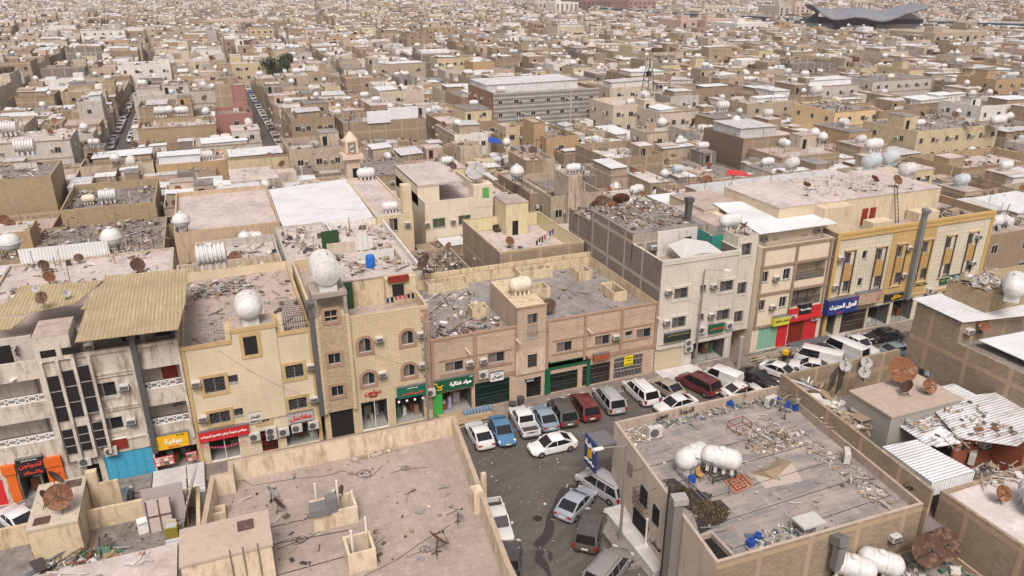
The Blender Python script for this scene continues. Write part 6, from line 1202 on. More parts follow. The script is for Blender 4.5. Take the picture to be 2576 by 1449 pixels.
def house(u0,v0,u1,v1,z,rng,wk=None,rk=None,label=None,name='house',lod=0,tanks=None,dishes=None,winrow=None,wfront=None,stair=None,par=None,tinr=None,lit=None,cat='house',rows=2,parent=None,side=None):

    wk=wk or rng.choice(WK);wm=WPAL[wk] if isinstance(wk,str) else wk;rm=rk or rng.choice(RPAL);par=rng.choice([.3,.8,.9,1.1]) if par is None else par;w,d=u1-u0,v1-v0
    px,py,dist=proj(((u0+u1)/2,v0,z));HOUSEN[0]+=1;zr=z-par;busy=[]
    nup=(label is None) and w>6 and d>7 and rng.random()<.5
    if tinr is None: tinr=rng.random()<(.5 if not nup else .25)
    R=rng;far=lod>=2
    if far:
        M=FARM;M.mat(wm);k=len(M.v);t=.25
        M.v.extend([(u0,v0,0),(u1,v0,0),(u1,v1,0),(u0,v1,0),(u0,v0,z),(u1,v0,z),(u1,v1,z),(u0,v1,z)])
        for q in ((0,1,5,4),(1,2,6,5),(2,3,7,6),(3,0,4,7)): M.f.append(tuple(k+i for i in q));M.m.append(M.cur)
        if par>.2 and lod==2:
            k=len(M.v);i0,j0,i1,j1=u0+t,v0+t,u1-t,v1-t;M.v.extend([(u0,v0,z),(u1,v0,z),(u1,v1,z),(u0,v1,z),(i0,j0,z),(i1,j0,z),(i1,j1,z),(i0,j1,z),(i0,j0,zr),(i1,j0,zr),(i1,j1,zr),(i0,j1,zr)])
            for a,b in ((0,1),(1,2),(2,3),(3,0)): M.f.append((k+a,k+b,k+4+b,k+4+a));M.f.append((k+4+a,k+4+b,k+8+b,k+8+a));M.m+= [M.cur]*2
            M.mat(rm);M.f.append((k+8,k+9,k+10,k+11));M.m.append(M.cur)
        else: zr=z;M.mat(rm).face((u0,v0,z),(u1,v0,z),(u1,v1,z),(u0,v1,z))
    else:
        t=thing(name,label or clip16(f'{"low " if z<6 else "tall " if z>9.8 else ""}{wk} house',"with upper storey " if nup else "with tin shed " if tinr else "",relation(px,py)),cat,(0,0,0),0,'flat roofed houses of the old quarter');M=None
        shell(t,u0,v0,u1,v1,z,wm,rm,par,.22,mside=side)
        FP.pop()
    if nup:
        side_=R.random()<.5;uw=(u1-u0)*R.uniform(.35,.6);ud=(v1-v0)*R.uniform(.4,.75);ux=u0+.02 if side_ else u1-uw-.02;uy=v1-ud-.02;um=wm if R.random()<.6 else WPAL[R.choice(WK)]
        uz=zr+R.uniform(2.7,3.4)
        if far:
            FARM.mat(um).box(ux,uy,zr,ux+uw,uy+ud,uz,False).mat(R.choice(RPAL)).box(ux+.2,uy+.2,uz+.01,ux+uw-.2,uy+ud-.2,uz+.03,False)
            if dist<800: FARM.mat(DARK).face((ux+uw*.3,uy-.04,zr+.1),(ux+uw*.3+.9,uy-.04,zr+.1),(ux+uw*.3+.9,uy-.04,zr+2),(ux+uw*.3,uy-.04,zr+2))
        else:
            room(t,ux,uy,ux+uw,uy+ud,zr,uz,um,R.choice(RPAL),(ux+.5,ux+1.4),'upper_storey',.08);put('win_small','window',None,None,(ux+uw*.7,uy,zr+1.6),0,.9,None,t);put('ac_box','air_conditioner',None,None,(ux+uw*.7-1.1,uy-.05,zr+1.6),0,1,None,t)
        for _ in range(R.choice([0,1,1])): tank_at(ux+uw*R.uniform(.3,.7),uy+ud*R.uniform(.3,.7),uz,R)
        add_litter(FARL,(ux+.2,uy+.2,ux+uw-.2,uy+ud-.2),int(R.choice([4,14,30])*(1 if dist<420 else .3 if dist<800 else 0)),uz+.02,R)
        busy.append((ux,uy,ux+uw,uy+ud));stair=False if stair is None else stair
    # upper room
    if stair is None: stair=R.random()<.65
    if stair:
        sw,sd_=min(R.uniform(3,4.5),w*.5),min(R.uniform(3,5.5),d*.55);sx=R.choice([u0+.25,u1-sw-.25]);sy=R.choice([v0+.3+d*.25,v1-sd_-.25]);sh=zr+R.uniform(2.4,3.0);busy.append((sx,sy,sx+sw,sy+sd_))
        sm=WPAL[R.choice(WK)] if R.random()<.4 else wm
        if far: FARM.mat(sm).box(sx,sy,zr,sx+sw,sy+sd_,sh,False)
        else: room(t,sx,sy,sx+sw,sy+sd_,zr,sh,sm,rm,(sx+.6,sx+1.5) if R.random()<.6 else None,'stair_room',.06)
    if tinr is None: tinr=R.random()<.42
    if tinr:
        tw,td=w*R.uniform(.35,.95),d*R.uniform(.3,.75);tx=R.uniform(u0+.1,u1-tw-.1);ty=R.uniform(v0+.5,v1-td-.1);th=zr+R.uniform(.9,2.5);tm=R.choice(TPAL);sl_=R.uniform(-.3,.3)
        pp=[(tx,ty,th),(tx+tw,ty,th+sl_),(tx+tw,ty+td,th+sl_+.1),(tx,ty+td,th+.1)];wl=R.choice([WPAL['tan block'],WPAL['beige'],tm,WPAL['white']])
        if far: FARM.mat(tm).face(*pp);FARM.mat(wl).face((tx,ty,zr),(tx+tw,ty,zr),pp[1],pp[0]).face((tx+tw,ty,zr),(tx+tw,ty+td,zr),pp[2],pp[1]).face((tx,ty+td,zr),(tx,ty,zr),pp[0],pp[3])
        else:
            ov=.25;tin_sheet(t,[(pp[0][0]-ov,pp[0][1]-ov,pp[0][2]),(pp[1][0]+ov,pp[1][1]-ov,pp[1][2]),(pp[2][0]+ov,pp[2][1],pp[2][2]),(pp[3][0]-ov,pp[3][1],pp[3][2])],tm)
            MB().mat(wl).face((tx,ty,zr),(tx+tw,ty,zr),(tx+tw,ty,th+sl_-.07),(tx,ty,th-.07)).face((tx+tw,ty,zr),(tx+tw,ty+td,zr),(tx+tw,ty+td,th+sl_),(tx+tw,ty,th+sl_-.07)).face((tx,ty+td,zr),(tx,ty,zr),(tx,ty,th-.07),(tx,ty+td,th)).build('shed_wall',t)
        busy.append((tx,ty,tx+tw,ty+td))
    if far:
        for _ in range(R.choice([1,2,3,4])):
            bw,bd,bh=R.uniform(1.2,4.5),R.uniform(1.2,4),R.uniform(.6,2.6);bx_,by_=R.uniform(u0+.3,u1-bw-.3),R.uniform(v0+.3,max(v0+.4,v1-bd-.3));FARM.mat(R.choice([LM[9],LM[2],TINC,wm,WPAL['white'],WPAL['tan block'],LM[1],LM[3],DISHB])).box(bx_,by_,zr,bx_+bw,by_+bd,zr+bh,False)
    # windows and box units
    if wfront is None: wfront=R.choice([0,0,2,3,3,4]) if lod<2 else (R.choice([0,2,3]) if dist<700 else 0)
    for rr in range(rows):
        zz=z-max(par,.6)-1.5-3.2*rr
        if zz<1.2: break
        for i in range(wfront):
            x=u0+w*(i+.5+R.uniform(-.12,.12))/max(1,wfront)
            if far: FARM.mat(PANE).face((x-.5,v0-.03,zz-.5),(x+.5,v0-.03,zz-.5),(x+.5,v0-.03,zz+.5),(x-.5,v0-.03,zz+.5))
            else:
                put('win_small','window',None,None,(x,v0,zz),0,(R.uniform(.8,1.2),1,R.uniform(.9,1.1)),None,t)
                if R.random()<.5: put('ac_box','air_conditioner',None,None,(x+(1.1 if i<wfront-1 or R.random()<.5 else -1.1),v0-.05,zz+.1),0,1.,None,t)
        if (not far) and (wfront or R.random()<.3):
            left=(u0+u1)/2>20;x=u0 if left else u1;n=max(1,int(d/5))
            for i in range(n):
                y=v0+d*(i+.5)/n;put('win_small','window',None,None,(x,y,zz),-1.5708 if left else 1.5708,(.9,1,1),None,t)
                if R.random()<.4: put('ac_box','air_conditioner',None,None,(x+(-.05 if left else .05),y+1.2,zz),-1.5708 if left else 1.5708,1,None,t)
    if (not far) and R.random()<.35:
        b=MB().mat(BRWN if wk!='brown' else WPAL['beige']);b.box(u0-.03,v0-.08,z-.22,u1+.03,v0-.003,z+.02)
        if z>7: b.box(u0-.03,v0-.08,z-3.9,u1+.03,v0-.003,z-3.7)
        b.build('band_course',t)
    def spot():
        for _ in range(8):
            x,y=R.uniform(u0+1.3,u1-1.3) if w>3 else (u0+u1)/2,R.uniform(v0+1.2,v1-1.2) if d>3 else (v0+v1)/2
            if not any(a-.6<x<c+.6 and b-.6<y<e+.6 for a,b,c,e in busy): return x,y
        return None
    nt_=R.choice([0,1,1,2,2,3]) if tanks is None else tanks;cx=None
    for i in range(nt_):
        if stair and R.random()<.4 and i==0: b_=busy[0];tank_at((b_[0]+b_[2])/2,(b_[1]+b_[3])/2,sh,R);continue
        if cx and R.random()<.6 and u0+1.2<cx[0]+2.3<u1-1: cx=(cx[0]+2.3,cx[1])
        else: cx=spot()
        if cx: tank_at(cx[0],cx[1],zr,R)
        else: break
    nd=(R.choice([0,0,1,1,2,3]) if lod<2 else (R.choice([0,0,1,2]) if dist<650 else 0)) if dishes is None else dishes
    for i in range(nd):
        s=spot()
        if s: dish_at(s[0],s[1],zr,R)
    n=lit if lit is not None else (int(R.choice([15,60,110,160]) if dist<230 else R.choice([10,30,60]) if dist<420 else R.choice([2,8,14]) if dist<800 else 2)*w*d/180)
    n=int(n*1.5) if lit is None else int(n*1.25);add_litter(FARL,(u0+.3,v0+.3,u1-.3,v1-.3),n,zr+.01,R)
    if n>8:
        for i in range(R.choice([0,1,2,3])):  # low room walls, kerbs and sheets
            x,y=R.uniform(u0+.5,u1-3),R.uniform(v0+.5,v1-1);FARL.mat(WPAL['beige'] if R.random()<.5 else LM[2]).box(x,y,zr,min(x+R.uniform(1,5),u1-.2),y+.2,zr+R.uniform(.5,1.2))
    return zr
# ---------------- middle distance: houses read off the photograph ----------------
HR=random.Random(77)
MIDH=[]
def HB(label,reg,xl,yl,xr,z,depth,wk,short=None,z_roof=None,**k):
    a=at(reg,xl,yl,z);u0,v0=a[0],a[1];lo,hi=u0,u0+200
    tx=Dp(reg,xr,yl)[0]
    for _ in range(40):
        m=(lo+hi)/2
        if proj((m,v0,z))[0]<tx: lo=m
        else: hi=m
    u1=lo;px,py,_=proj(((u0+u1)/2,v0,z))
    if short: LMK.append((short,px,py))
    MIDH.append((label,u0,v0,u1,v0+depth,z,wk,k));FP.append((u0,v0,u1,v0+depth));return (u0,v0,u1,v0+depth,z)
HB('pale grey house with white painted roof slabs at left edge','R3',-200,165,640,9.,13,'pale grey','grey house at the left edge',wfront=3,par=.25,tinr=False,stair=False,tanks=0)
HB('tall sand block house with sloping white tin shed roof, left','R3',-200,500,465,9.3,13,BLKY,'tall sand block house',wfront=0,par=.4,tinr=False,stair=False,tanks=0,dishes=0)
HB('sand block house with yellowed and white tanks on its roof','R3',550,770,1430,7.,17,BLKY,None,wfront=0,par=1.4,tinr=False,stair=False,tanks=0)
HB('small ochre room with white tin roof at left edge','R3',-150,1000,270,7.,6,'ochre',None,wfront=0,par=.1,tinr=False,stair=False,tanks=0)
HB('low house behind the bare tree with scrap tin roofs','R3',730,372,1410,6.,13,'dirty cream','bare tree',wfront=0,rk=RDK,tanks=2,tinr=True,lit=160)
HB('ochre yard wall house with brown plank bundle','R3',1435,352,2085,6.2,11,'ochre',None,wfront=0,tinr=True,tanks=1,lit=120,stair=False)
HB('long ochre house under rusty white tin roofs','R3',2090,295,2750,7.2,10,'yellow',None,wfront=0,tinr=True,tanks=0,stair=False,lit=100)
HB('tan house with wide balcony opening beside the minaret','R4',332,222,885,8.5,13,'beige','minaret',wfront=3,rows=1,par=1.2,stair=True,tinr=False,tanks=0,lit=120)
HB('tan framed blockwork house behind the pink minaret','R7',0,925,620,9.,13,'tan block',None,wfront=0,tinr=False,stair=False,tanks=0)
HB('low white tin roofed yard right of the minaret','R4',1080,345,1415,5.,12,'beige',None,wfront=0,tinr=True,tanks=1,lit=140)
HB('low yard with green net and dark scrap behind brick wall','R4',1415,330,1865,4.6,16,'pink',None,wfront=0,tinr=True,tanks=0,lit=320,par=1.)
HB('small white house with slit windows and globe tank','R4',1905,78,2222,7.8,15,'white','white house with slit windows',wfront=3,rows=1,par=.8,tinr=True,tanks=0,side=BLKT)
HB('narrow yellow box room over orange houses','R5',920,240,1050,9.,6,'yellow',None,wfront=1,rows=1,stair=False,tinr=False,tanks=0,dishes=0)
HB('tall orange stair tower with two slit windows','R5',1175,192,1282,11.8,6,'ochre','orange stair tower',wfront=0,stair=False,tinr=False,tanks=0,dishes=0)
HB('orange plastered house with vertical brown fins','R5',1290,332,1592,9.,15,'ochre',None,wfront=1,rows=1,stair=False,tinr=True,tanks=0,lit=150)
HB('tan block house with white walled roof terrace','R5',1880,528,2380,8.4,15,'tan block','white walled terrace',wfront=0,par=1.6,tinr=False,stair=True,tanks=0,rk=roofm((.6,.58,.55),(.5,.47,.44)))
HB('tan block house topped by tall rust dish','R5',1105,545,1262,9.2,9,'tan block',None,wfront=0,stair=False,tinr=False,tanks=0)
HB('narrow beige house with two box units','R5',1262,528,1370,8.8,7,'beige',None,wfront=0,stair=False,tinr=False,tanks=0,dishes=0)
HB('brown house with slit windows behind the cream block','R5',770,885,1010,9.5,14,'brown',None,wfront=0,tanks=0,stair=False,tinr=False)
HB('brown plaster house between cream block and open ruin','R5',1140,845,1332,9.5,14,'brown',None,wfront=0,tanks=0,tinr=False,stair=False)
HB('unfinished beige building with dark open window bays','R5',1335,880,1820,10.,14,'beige','unfinished beige building',wfront=3,rows=2,par=1.2,tanks=0,stair=False,tinr=False)
HB('square beige tank tower on the unfinished building','R5',1500,690,1622,13.2,5,'dirty cream',None,wfront=0,tanks=0,stair=False,tinr=False,dishes=0,par=.1)
HB('small pale ruin room with flaking yellow paint','R5',500,425,702,7.5,7,'dirty cream',None,wfront=0,tanks=0,stair=False,tinr=False,dishes=0,par=.1)
HB('stained white roof room carrying a globe tank','R5',2215,285,2425,9.,7,'dirty cream',None,wfront=1,rows=1,tanks=0,stair=False,tinr=False,dishes=0,par=.1)
HB('long cream apartment house with narrow brown window strips','R5',1912,35,2335,11.,13,'cream','long cream apartments',wfront=4,rows=2,tanks=1)
HB('cream apartment house right end with round tanks','R5',2340,100,2700,10.5,13,'cream',None,wfront=4,rows=2,tanks=1)
HB('grey block low wall yard','R5',1635,690,1880,6.,10,'grey block',None,wfront=0,tanks=0,stair=False,tinr=False,lit=90)
HB('shed with clean white tin roof and dark gap','R5',1890,690,2235,7.,11,'beige',None,wfront=0,tanks=0,stair=False,tinr=True,lit=60)
SG=masonry((.2,.19,.18),(.42,.4,.37),30.,1.1,.2,.15,off=0.,vary=.05,bmp=.1)
HB('large dark grey striped building with white arched windows','R7',1130,700,1925,13.4,20,SG,'grey striped building',wfront=7,rows=3,par=.9,tanks=3,tinr=True,side=plaster((.26,.15,.1),.3),stair=False,lit=60)
HB('cream office house beside the telecom mast','R7',2010,660,2350,12.,14,'cream','telecom mast',wfront=3,rows=2,tanks=1)
HB('low tan house with tall brick parapet','R7',20,590,340,8.8,12,'tan block',None,wfront=1,tanks=2)
HB('brown fronted house with yellow side and dark window pair','R7',215,490,620,9.4,13,'beige','brown and yellow house',wfront=3,rows=1,tanks=2)
HB('yellow house with brown roof band and six small windows','R7',708,440,965,9.4,12,'yellow','yellow banded house',wfront=5,rows=1,tanks=1)
HB('wide pale house with rounded dome tanks','R7',275,690,610,8.4,12,'cream',None,wfront=1,tanks=2)
HB('tall tan block tower house','R7',480,250,690,13.,14,'tan block',None,wfront=3,tanks=2)
HB('tan tower house with stepped roof rooms','R7',290,245,470,12.,14,'beige','tan tower houses',wfront=3,tanks=2)
HB('tan house with patched wall and blue white tank','R7',1150,440,1340,9.,12,'tan block',None,wfront=0,tanks=2)
HB('bright white two storey house in the far field','R7',1200,175,1332,10.,14,'white','bright white house',wfront=3,tanks=1)
HB('big blank cream walled building','R7',1612,200,1812,13.,16,'cream','big blank cream building',wfront=0,tanks=2)
HB('grey blockwork house with concrete frame, far','R7',1085,225,1290,9.,12,'grey block',None,wfront=0,tanks=1)
HB('long white apartment house with small square windows','R6',600,232,935,11.5,15,'white','long white apartment house',wfront=5,rows=2,tanks=0,par=.3,stair=False,tinr=False)
HB('cream apartment house with arched windows','R6',938,208,1165,12.,15,'cream',None,wfront=4,rows=2,tanks=0,par=.3,stair=False,tinr=False)
HB('orange balcony house right of the white apartments','R6',1165,225,1320,11.,14,'ochre',None,wfront=3,rows=2,tanks=1)
HB('pale yellow apartment house beside the big dark tree','R6',1735,480,2055,9.6,14,'yellow','pale yellow apartment house',wfront=4,rows=2,tanks=2,par=.3,tinr=False)
HB('rose pink house with white framed window','R6',1620,860,1895,8.6,12,'rose','rose pink house',wfront=1,rows=1,tanks=0,par=1.,stair=False,tinr=False)
HB('ochre windowless wall beside the rose tower','R6',1610,650,1738,12.6,5,'sand block',None,wfront=0,tanks=0,stair=False,tinr=False,dishes=0)
HB('rose red windowless tower wall','R6',1741,640,1840,13.,5,'rose',None,wfront=0,tanks=0,stair=False,tinr=False,dishes=0)
HB('sand block house with row of tanks left of the rose house','R6',1030,968,1620,8.6,12,BLKY,'sand house with tank row',wfront=0,tanks=0,stair=False,tinr=False,lit=150)
HB('tan block house with white corrugated panel','R6',1035,805,1440,9.2,12,'tan block',None,wfront=0,tanks=0,tinr=True)
HB('white terrace houses with green balcony hedge','R6',880,492,1275,9.6,14,'white','white terrace house',wfront=4,rows=2,tanks=2)
HB('grey blockwork upper storey with pale frame','R6',300,520,632,10.,14,'grey block','grey blockwork storey',wfront=0,tanks=2,tinr=False)
HB('tan house with big rust dish at left','R6',110,728,400,8.4,13,'tan block',None,wfront=0,tanks=1)
HB('small bright yellow roof room','R6',640,692,790,9.8,5,'yellow',None,wfront=1,rows=1,tanks=0,stair=False,tinr=False,dishes=0)
HB('grey plaster house with two white awnings','R6',575,768,762,10.,9,'pale grey',None,wfront=1,tanks=0)
HB('mustard apartment tower with arched windows','R6',1872,212,2052,13.5,14,'yellow','mustard apartment tower',wfront=4,rows=3,tanks=1)
HB('white apartment house with pink bands','R6',2292,222,2440,12.5,14,'peach',None,wfront=3,rows=3,tanks=2)
HB('dark brown apartment house left of the pink banded one','R6',2160,225,2290,12.,14,'brown',None,wfront=3,rows=2,tanks=1)
HB('long low pink school like building','R6',1550,150,2000,11.,22,'peach','long pink building',wfront=9,rows=2,tanks=2)
HB('dark brown house with long blank tan flank','R8',470,1042,950,9.4,14,'tan block','brown house with blank flank',wfront=0,tanks=1,side=plaster((.2,.15,.11),.3),tinr=True)
HB('large butter yellow corner house with framed windows','R8',1158,838,1490,10.,15,plaster((.62,.46,.27),.2),'butter yellow corner house',wfront=4,rows=1,tanks=0,par=.3,tinr=False,stair=False)
HB('brown house with long drain pipes and open window','R8',1495,835,1760,9.5,13,'brown',None,wfront=3,rows=2,tanks=0)
HB('mustard apartment building with brown bands at right','R8',1778,990,2390,10.,15,'yellow','mustard apartments at right',wfront=7,rows=2,tanks=1,par=.3)
HB('sand block yard house at right edge','R8',2112,1265,2750,7.4,12,BLKY,None,wfront=0,par=1.5,tanks=0,tinr=False,lit=140)
HB('grey house with many small white tanks','R8',832,480,1175,9.6,13,'grey block','grey house with a row of units',wfront=3,rows=1,tanks=1)
HB('grey beige institutional house with slit windows','R8',1445,608,1890,9.6,15,'pale grey','long grey institution',wfront=6,rows=1,tanks=1,par=.3,tinr=False,stair=False)
HB('brown house with green sheet walls on the roof','R8',55,672,465,9.4,12,'brown','green sheeted roof',wfront=3,rows=1,tanks=0,par=1.1)
HB('grey house with bars and cream frames','R8',985,650,1335,9.8,12,'pale grey',None,wfront=4,rows=1,tanks=1)
HB('tan block house before the white tin hall','R8',1655,790,2020,8.,11,'tan block',None,wfront=0,tanks=1,tinr=True)
HB('sand plaster house right of the tan block','R8',2025,780,2255,8.,11,'beige',None,wfront=0,tanks=0,tinr=True)
HB('white house with long strip windows at right edge','R8',2262,800,2700,9.4,13,'white',None,wfront=5,rows=2,tanks=1)
HB('ochre yellow apartment at the upper right edge','R8',2370,600,2700,11.,14,'ochre','ochre apartments',wfront=4,rows=2,tanks=2)
HB('tan house with slit windows and rust dishes right of mast','R8',610,730,900,9.,12,'tan block',None,wfront=1,tanks=0)
HB('brown rubble house left of the yellow corner house','R8',500,780,880,8.6,10,'beige',None,wfront=2,rows=1,tanks=0,lit=120)
LMK+=[('mosque white roof',*proj((13,112,9.5))[:2]),('cream block with lattice windows',*proj((32,102,10))[:2]),('walled roof terrace',*proj((35,86,10))[:2]),('ornate yellow block',*proj((78,62,13))[:2]),('white tiled block',*proj((47,70,13))[:2]),('pink shop building',*proj((30,70,8))[:2]),('yellow tin roof',*proj((-10,68,14))[:2]),('metro station',*proj((570,545,10))[:2]),('red building in the distance',*Dp('R7',2000,50)),('bare school roof',*proj((0,118,8))[:2]),('dark round tree',*proj((34.7,375,6))[:2]),('second minaret',*Dp('R7',1860,370))]
for h in MIDH:
    lb,u0,v0,u1,v1,z,wk,k=h;k=dict(k);house(u0,v0,u1,v1,z,HR,wk,k.pop('rk',None),lb,lod=0,**k)
# special structures ---------------------------------------------------------
def special(name,label,cat,u0,v0,u1,v1,z,wm,rm,par=.5,**k):
    t=thing(name,label,cat);zr=shell(t,u0,v0,u1,v1,z,wm,rm,par,.22,**k);return t,zr
t,zs=special('school_building','bare pale flat roof with wall mounted units beside the mosque','building',-6.5,107.2,7.4,129.5,8.4,plaster((.5,.38,.27),.4),RPL,.7)
t,z_=special('mosque','mosque hall with large white metal roof and grey corrugated front','mosque',7.6,101.2,19.4,123.4,8.4,tin((.45,.47,.5),(.3,.25,.22),.15,.35,0),RPL,.1)
tin_sheet(t,[(7.3,101,9.),(19.4,100.6,9.6),(19.8,123.6,9.6),(7.4,123.8,9.)],tin((.64,.65,.66),(.42,.34,.26),.22,.8,1),.15)
MB().mat(tin((.45,.47,.5),(.3,.25,.22),.15,.35,0)).face((7.6,101.15,8.3),(19.4,101.15,8.3),(19.4,100.9,9.5),(7.6,101.1,8.9)).build('gable_sheet',t)
MSQ=WPAL['cream'];hw=[];u,z0=fv('R4',1330,930,99.4)[0],fv('R4',1330,930,99.4)[2];t,z_=special('mosque_annex','cream mosque annex with ablution tanks on its roof','building',19.6,99.4,24.7,122.6,9.9,plaster((.58,.48,.33),.2),RPL,.35,front=[(u-.6,z0-.9,u+.6,z0+.9)])
window(t,99.4,u,z0,1.2,1.8);acwin(t,u-1.9,99.35,z0);acwin(t,u+1.9,99.35,z0)
p=at('R4',1475,815,9.9);MB().mat(plaster((.6,.5,.35),.2)).box(24.71-1.3,p[1]+.05,9.9,24.71,p[1]+1.5,13.8).build('pier',t)
# minaret
g=at('R4',945,498,8.6);mx,my=g[0],g[1];MI=thing('minaret','slender pink minaret with square balcony and pointed cap','minaret',(mx,my,0));MP=masonry((.66,.52,.41),(.45,.34,.26),.4,.25,.02,.2,vary=.1)
zb_=fv('R4',940,290,my)[2];zt=fv('R4',915,40,my)[2];s=1.15
b=MB().mat(MP).box(-s,-s,0,s,s,zb_);b.box(-s-.6,-s-.6,zb_,s+.6,s+.6,zb_+.7);b.mat(DARK).box(-.2,-s-.03,zb_-4.8,.75,-s-.004,zb_-1.6);b.build('shaft',MI)
q=MB().mat(MP);
for i in (-1,1):
    for j in (-1,1): q.box(i*.85-.2,j*.85-.2,zb_+.9,i*.85+.2,j*.85+.2,zb_+.9+(zt-zb_)*.42)
q.build('lantern',MI)
zc=zb_+.9+(zt-zb_)*.42;MB().mat(MP).lathe((0,0,zc),(0,0,1),[(0,1.3),(.3,1.3),((zt-zc)*.45,.9),(zt-zc,.12),(zt-zc+.01,0)],8).build('cap',MI);MB().mat(DMETAL).bar((0,0,zt),(0,0,zt+1.8),.09).build('finial',MI)
q=MB().mat(GREY);
for zz in (zb_+1.6,zb_+2.5): q.lathe((-.1,-1.1,zz),(0,-1,0),[(0,.1),(.5,.4)],10)
q.build('loudspeaker',MI)
# cream block
LAT='lattice';hc=[]
def pv(r,x,y,V): q=fv(r,x,y,V);return q[0],q[2]
cw=[('R4',1760,912),('R4',2003,883)];hs_=[(pv(*c,102.3)[0]-.95,pv(*c,102.3)[1]-.7,pv(*c,102.3)[0]+.95,pv(*c,102.3)[1]+.7) for c in cw]
t,zc_=special('apartment_block','cream block with purple and green lattice windows and a big grey dish','building',27.2,102.3,37.6,120.,10.4,WPAL['cream'] if 0 else plaster((.64,.57,.45),.15),RPL,1.6,front=hs_)
for h in hs_: window(t,102.3,(h[0]+h[2])/2,(h[1]+h[3])/2,1.9,1.4,'lattice')
for lx in (29.,32.9): put('win_small','window',None,None,(lx,102.3,3.6),0,(1.3,1,1.),None,t)
acwin(t,hs_[0][0]-.9,102.25,hs_[0][1]+.8);acwin(t,hs_[1][0]-.9,102.25,hs_[1][1]+.8)
CRB=plaster((.64,.57,.45),.15);MB().mat(CRB).box(34.6,102.25,8.8,37.65,104.6,12.2).mat(plain((.1,.35,.08),.6,0,'green_lattice')).box(36.,102.2,10.2,37.,102.24,11.7).build('stair_room',t);MB().mat(CRB).box(27.2,106.,8.8,27.5,119.9,12.).box(27.5,106.,8.8,30.5,119.9,11.8).mat(RPL).box(27.2,105.9,11.8,34.5,119.9,12.05).build('penthouse',t)
q=MB().mat(BRWN).box(27.4,102.25,4.2,37.4,102.29,4.4);q.build('band_course',t)
put('dish_big','satellite_dish','very large grey mesh dish on the cream block stair room','satellite dish',(35.4,103.4,12.2),2.6,.92,'satellite dishes on the roofs')
for k,(nm,me,pi) in enumerate(KITS['dish_big']): pass
# walled terrace
t,zt_=special('house','blockwork house with yellow walled roof terrace and stair hut','house',30.,79.3,41.2,93.6,10.,BLKT,RPL,1.9,cap=plaster((.5,.42,.3),.3),mside=None)
IY=plaster((.62,.54,.33),.2);MB().mat(IY).face((40.95,79.6,8.15),(40.95,93.3,8.15),(40.95,93.3,9.9),(40.95,79.6,9.9)).face((40.9,93.35,8.15),(30.3,93.35,8.15),(30.3,93.35,9.9),(40.9,93.35,9.9)).face((30.25,93.3,8.15),(30.25,79.6,8.15),(30.25,79.6,9.9),(30.25,93.3,9.9)).build('terrace_lining',t)
p=at('R5',920,1240,8.1);p2=at('R5',1140,1228,8.1);room(t,p[0],p[1],p2[0],p[1]+4.2,8.1,12.6,plaster((.6,.52,.32),.45,(.25,.24,.22)),RPK,(p[0]+.9,p[0]+1.75),'stair_room',.05)
laundry('clothes line across the yellow walled roof terrace',at('R5',1190,1290,9.4),at('R5',1360,1170,9.4),9.5,7,5)
litter('roof_litter','furniture, boards and rags on the yellow walled terrace',(30.5,79.8,36.5,84.5),170,8.12,61,.2,1.3,[0,1,4,8,2,3],.5);dish_at(*at('R5',955,1345,8.2)[:2],8.1,HR,'dish_orange',.8)
g=at('R5',880,1185,8.1);q=thing('sofa','dark brown corner sofa beside the terrace stair hut','sofa',(g[0],g[1],8.1));MB().mat(plain((.06,.045,.04),.9,0,'sofa_brown')).box(-1.2,-.8,0,1.2,.1,.4).build('seat',q);MB().mat(plain((.05,.04,.035),.9,0,'sofa_dark')).box(-1.2,.1,0,1.2,.35,.8).build('backrest',q)
# rear row behind the shops: low cluttered roofs
for (lb,a,z,wk,kw) in (('low roof behind the yellow tin shed with white fence',(-22.,77.2,-6.,86.),9.6,'dirty cream',dict(tinr=False,stair=False,tanks=0,dishes=3,lit=90)),('flat pinkish roof with rust dishes before the corrugated fence',(-24.,86.4,-6.2,98.3),9.2,'dirty cream',dict(tinr=False,stair=False,tanks=0,dishes=2,lit=110,par=.3)),('junk yard heaped with boards behind the corrugated fence',(-26.,99.2,-8.4,129.8),4.6,'sand block',dict(tinr=False,rk=1,stair=False,tanks=0,dishes=0,lit=900,par=.3)),
  ('cluttered pale roof behind the yellow block',(-5.8,81.4,5.8,91.),9.2,'dirty cream',dict(tinr=False,stair=False,tanks=1,lit=120)),('peeling white roof with rag heaps before the bare school roof',(-2.8,91.4,6.,103.),8.,'pale grey',dict(tinr=False,stair=False,tanks=0,lit=150)),
  ('pale roof with shafts behind the beige tiled block',(6.2,80.,12.5,100.8),9.6,'pale grey',dict(tinr=False,stair=False,tanks=0,lit=130)),('roof with green turf sheets and white board fence',(12.8,79.4,20.5,100.8),9.4,'white',dict(tinr=False,stair=False,tanks=0,lit=110)),
  ('yard of laundry and scrap beside the brown fallen dish',(20.8,78.6,29.6,98.8),4.6,'beige',dict(tinr=False,rk=1,stair=False,tanks=0,lit=700)),
  ('stained block house with green sheet behind white tiles',(41.55,78.9,51.,84.5),12.8,'grey block',dict(tinr=False,stair=False,tanks=1,dishes=4,lit=320,par=.3)),('ruined roofs with scattered dishes behind the tin roof',(51.5,76.4,58.8,86.),12.2,'beige',dict(tinr=True,stair=False,tanks=2,dishes=3,lit=90)),
  ('low roofs behind the ornate block penthouse',(59.2,80.,90.,92.),12.2,'tan block',dict(tinr=True,stair=False,tanks=2,dishes=4,lit=300))):
    FP.append(a);rk_=RDK if kw.pop('rk',None) else RPL;house(*a,z,HR,wk,rk_,lb,lod=0,wfront=0,**kw)
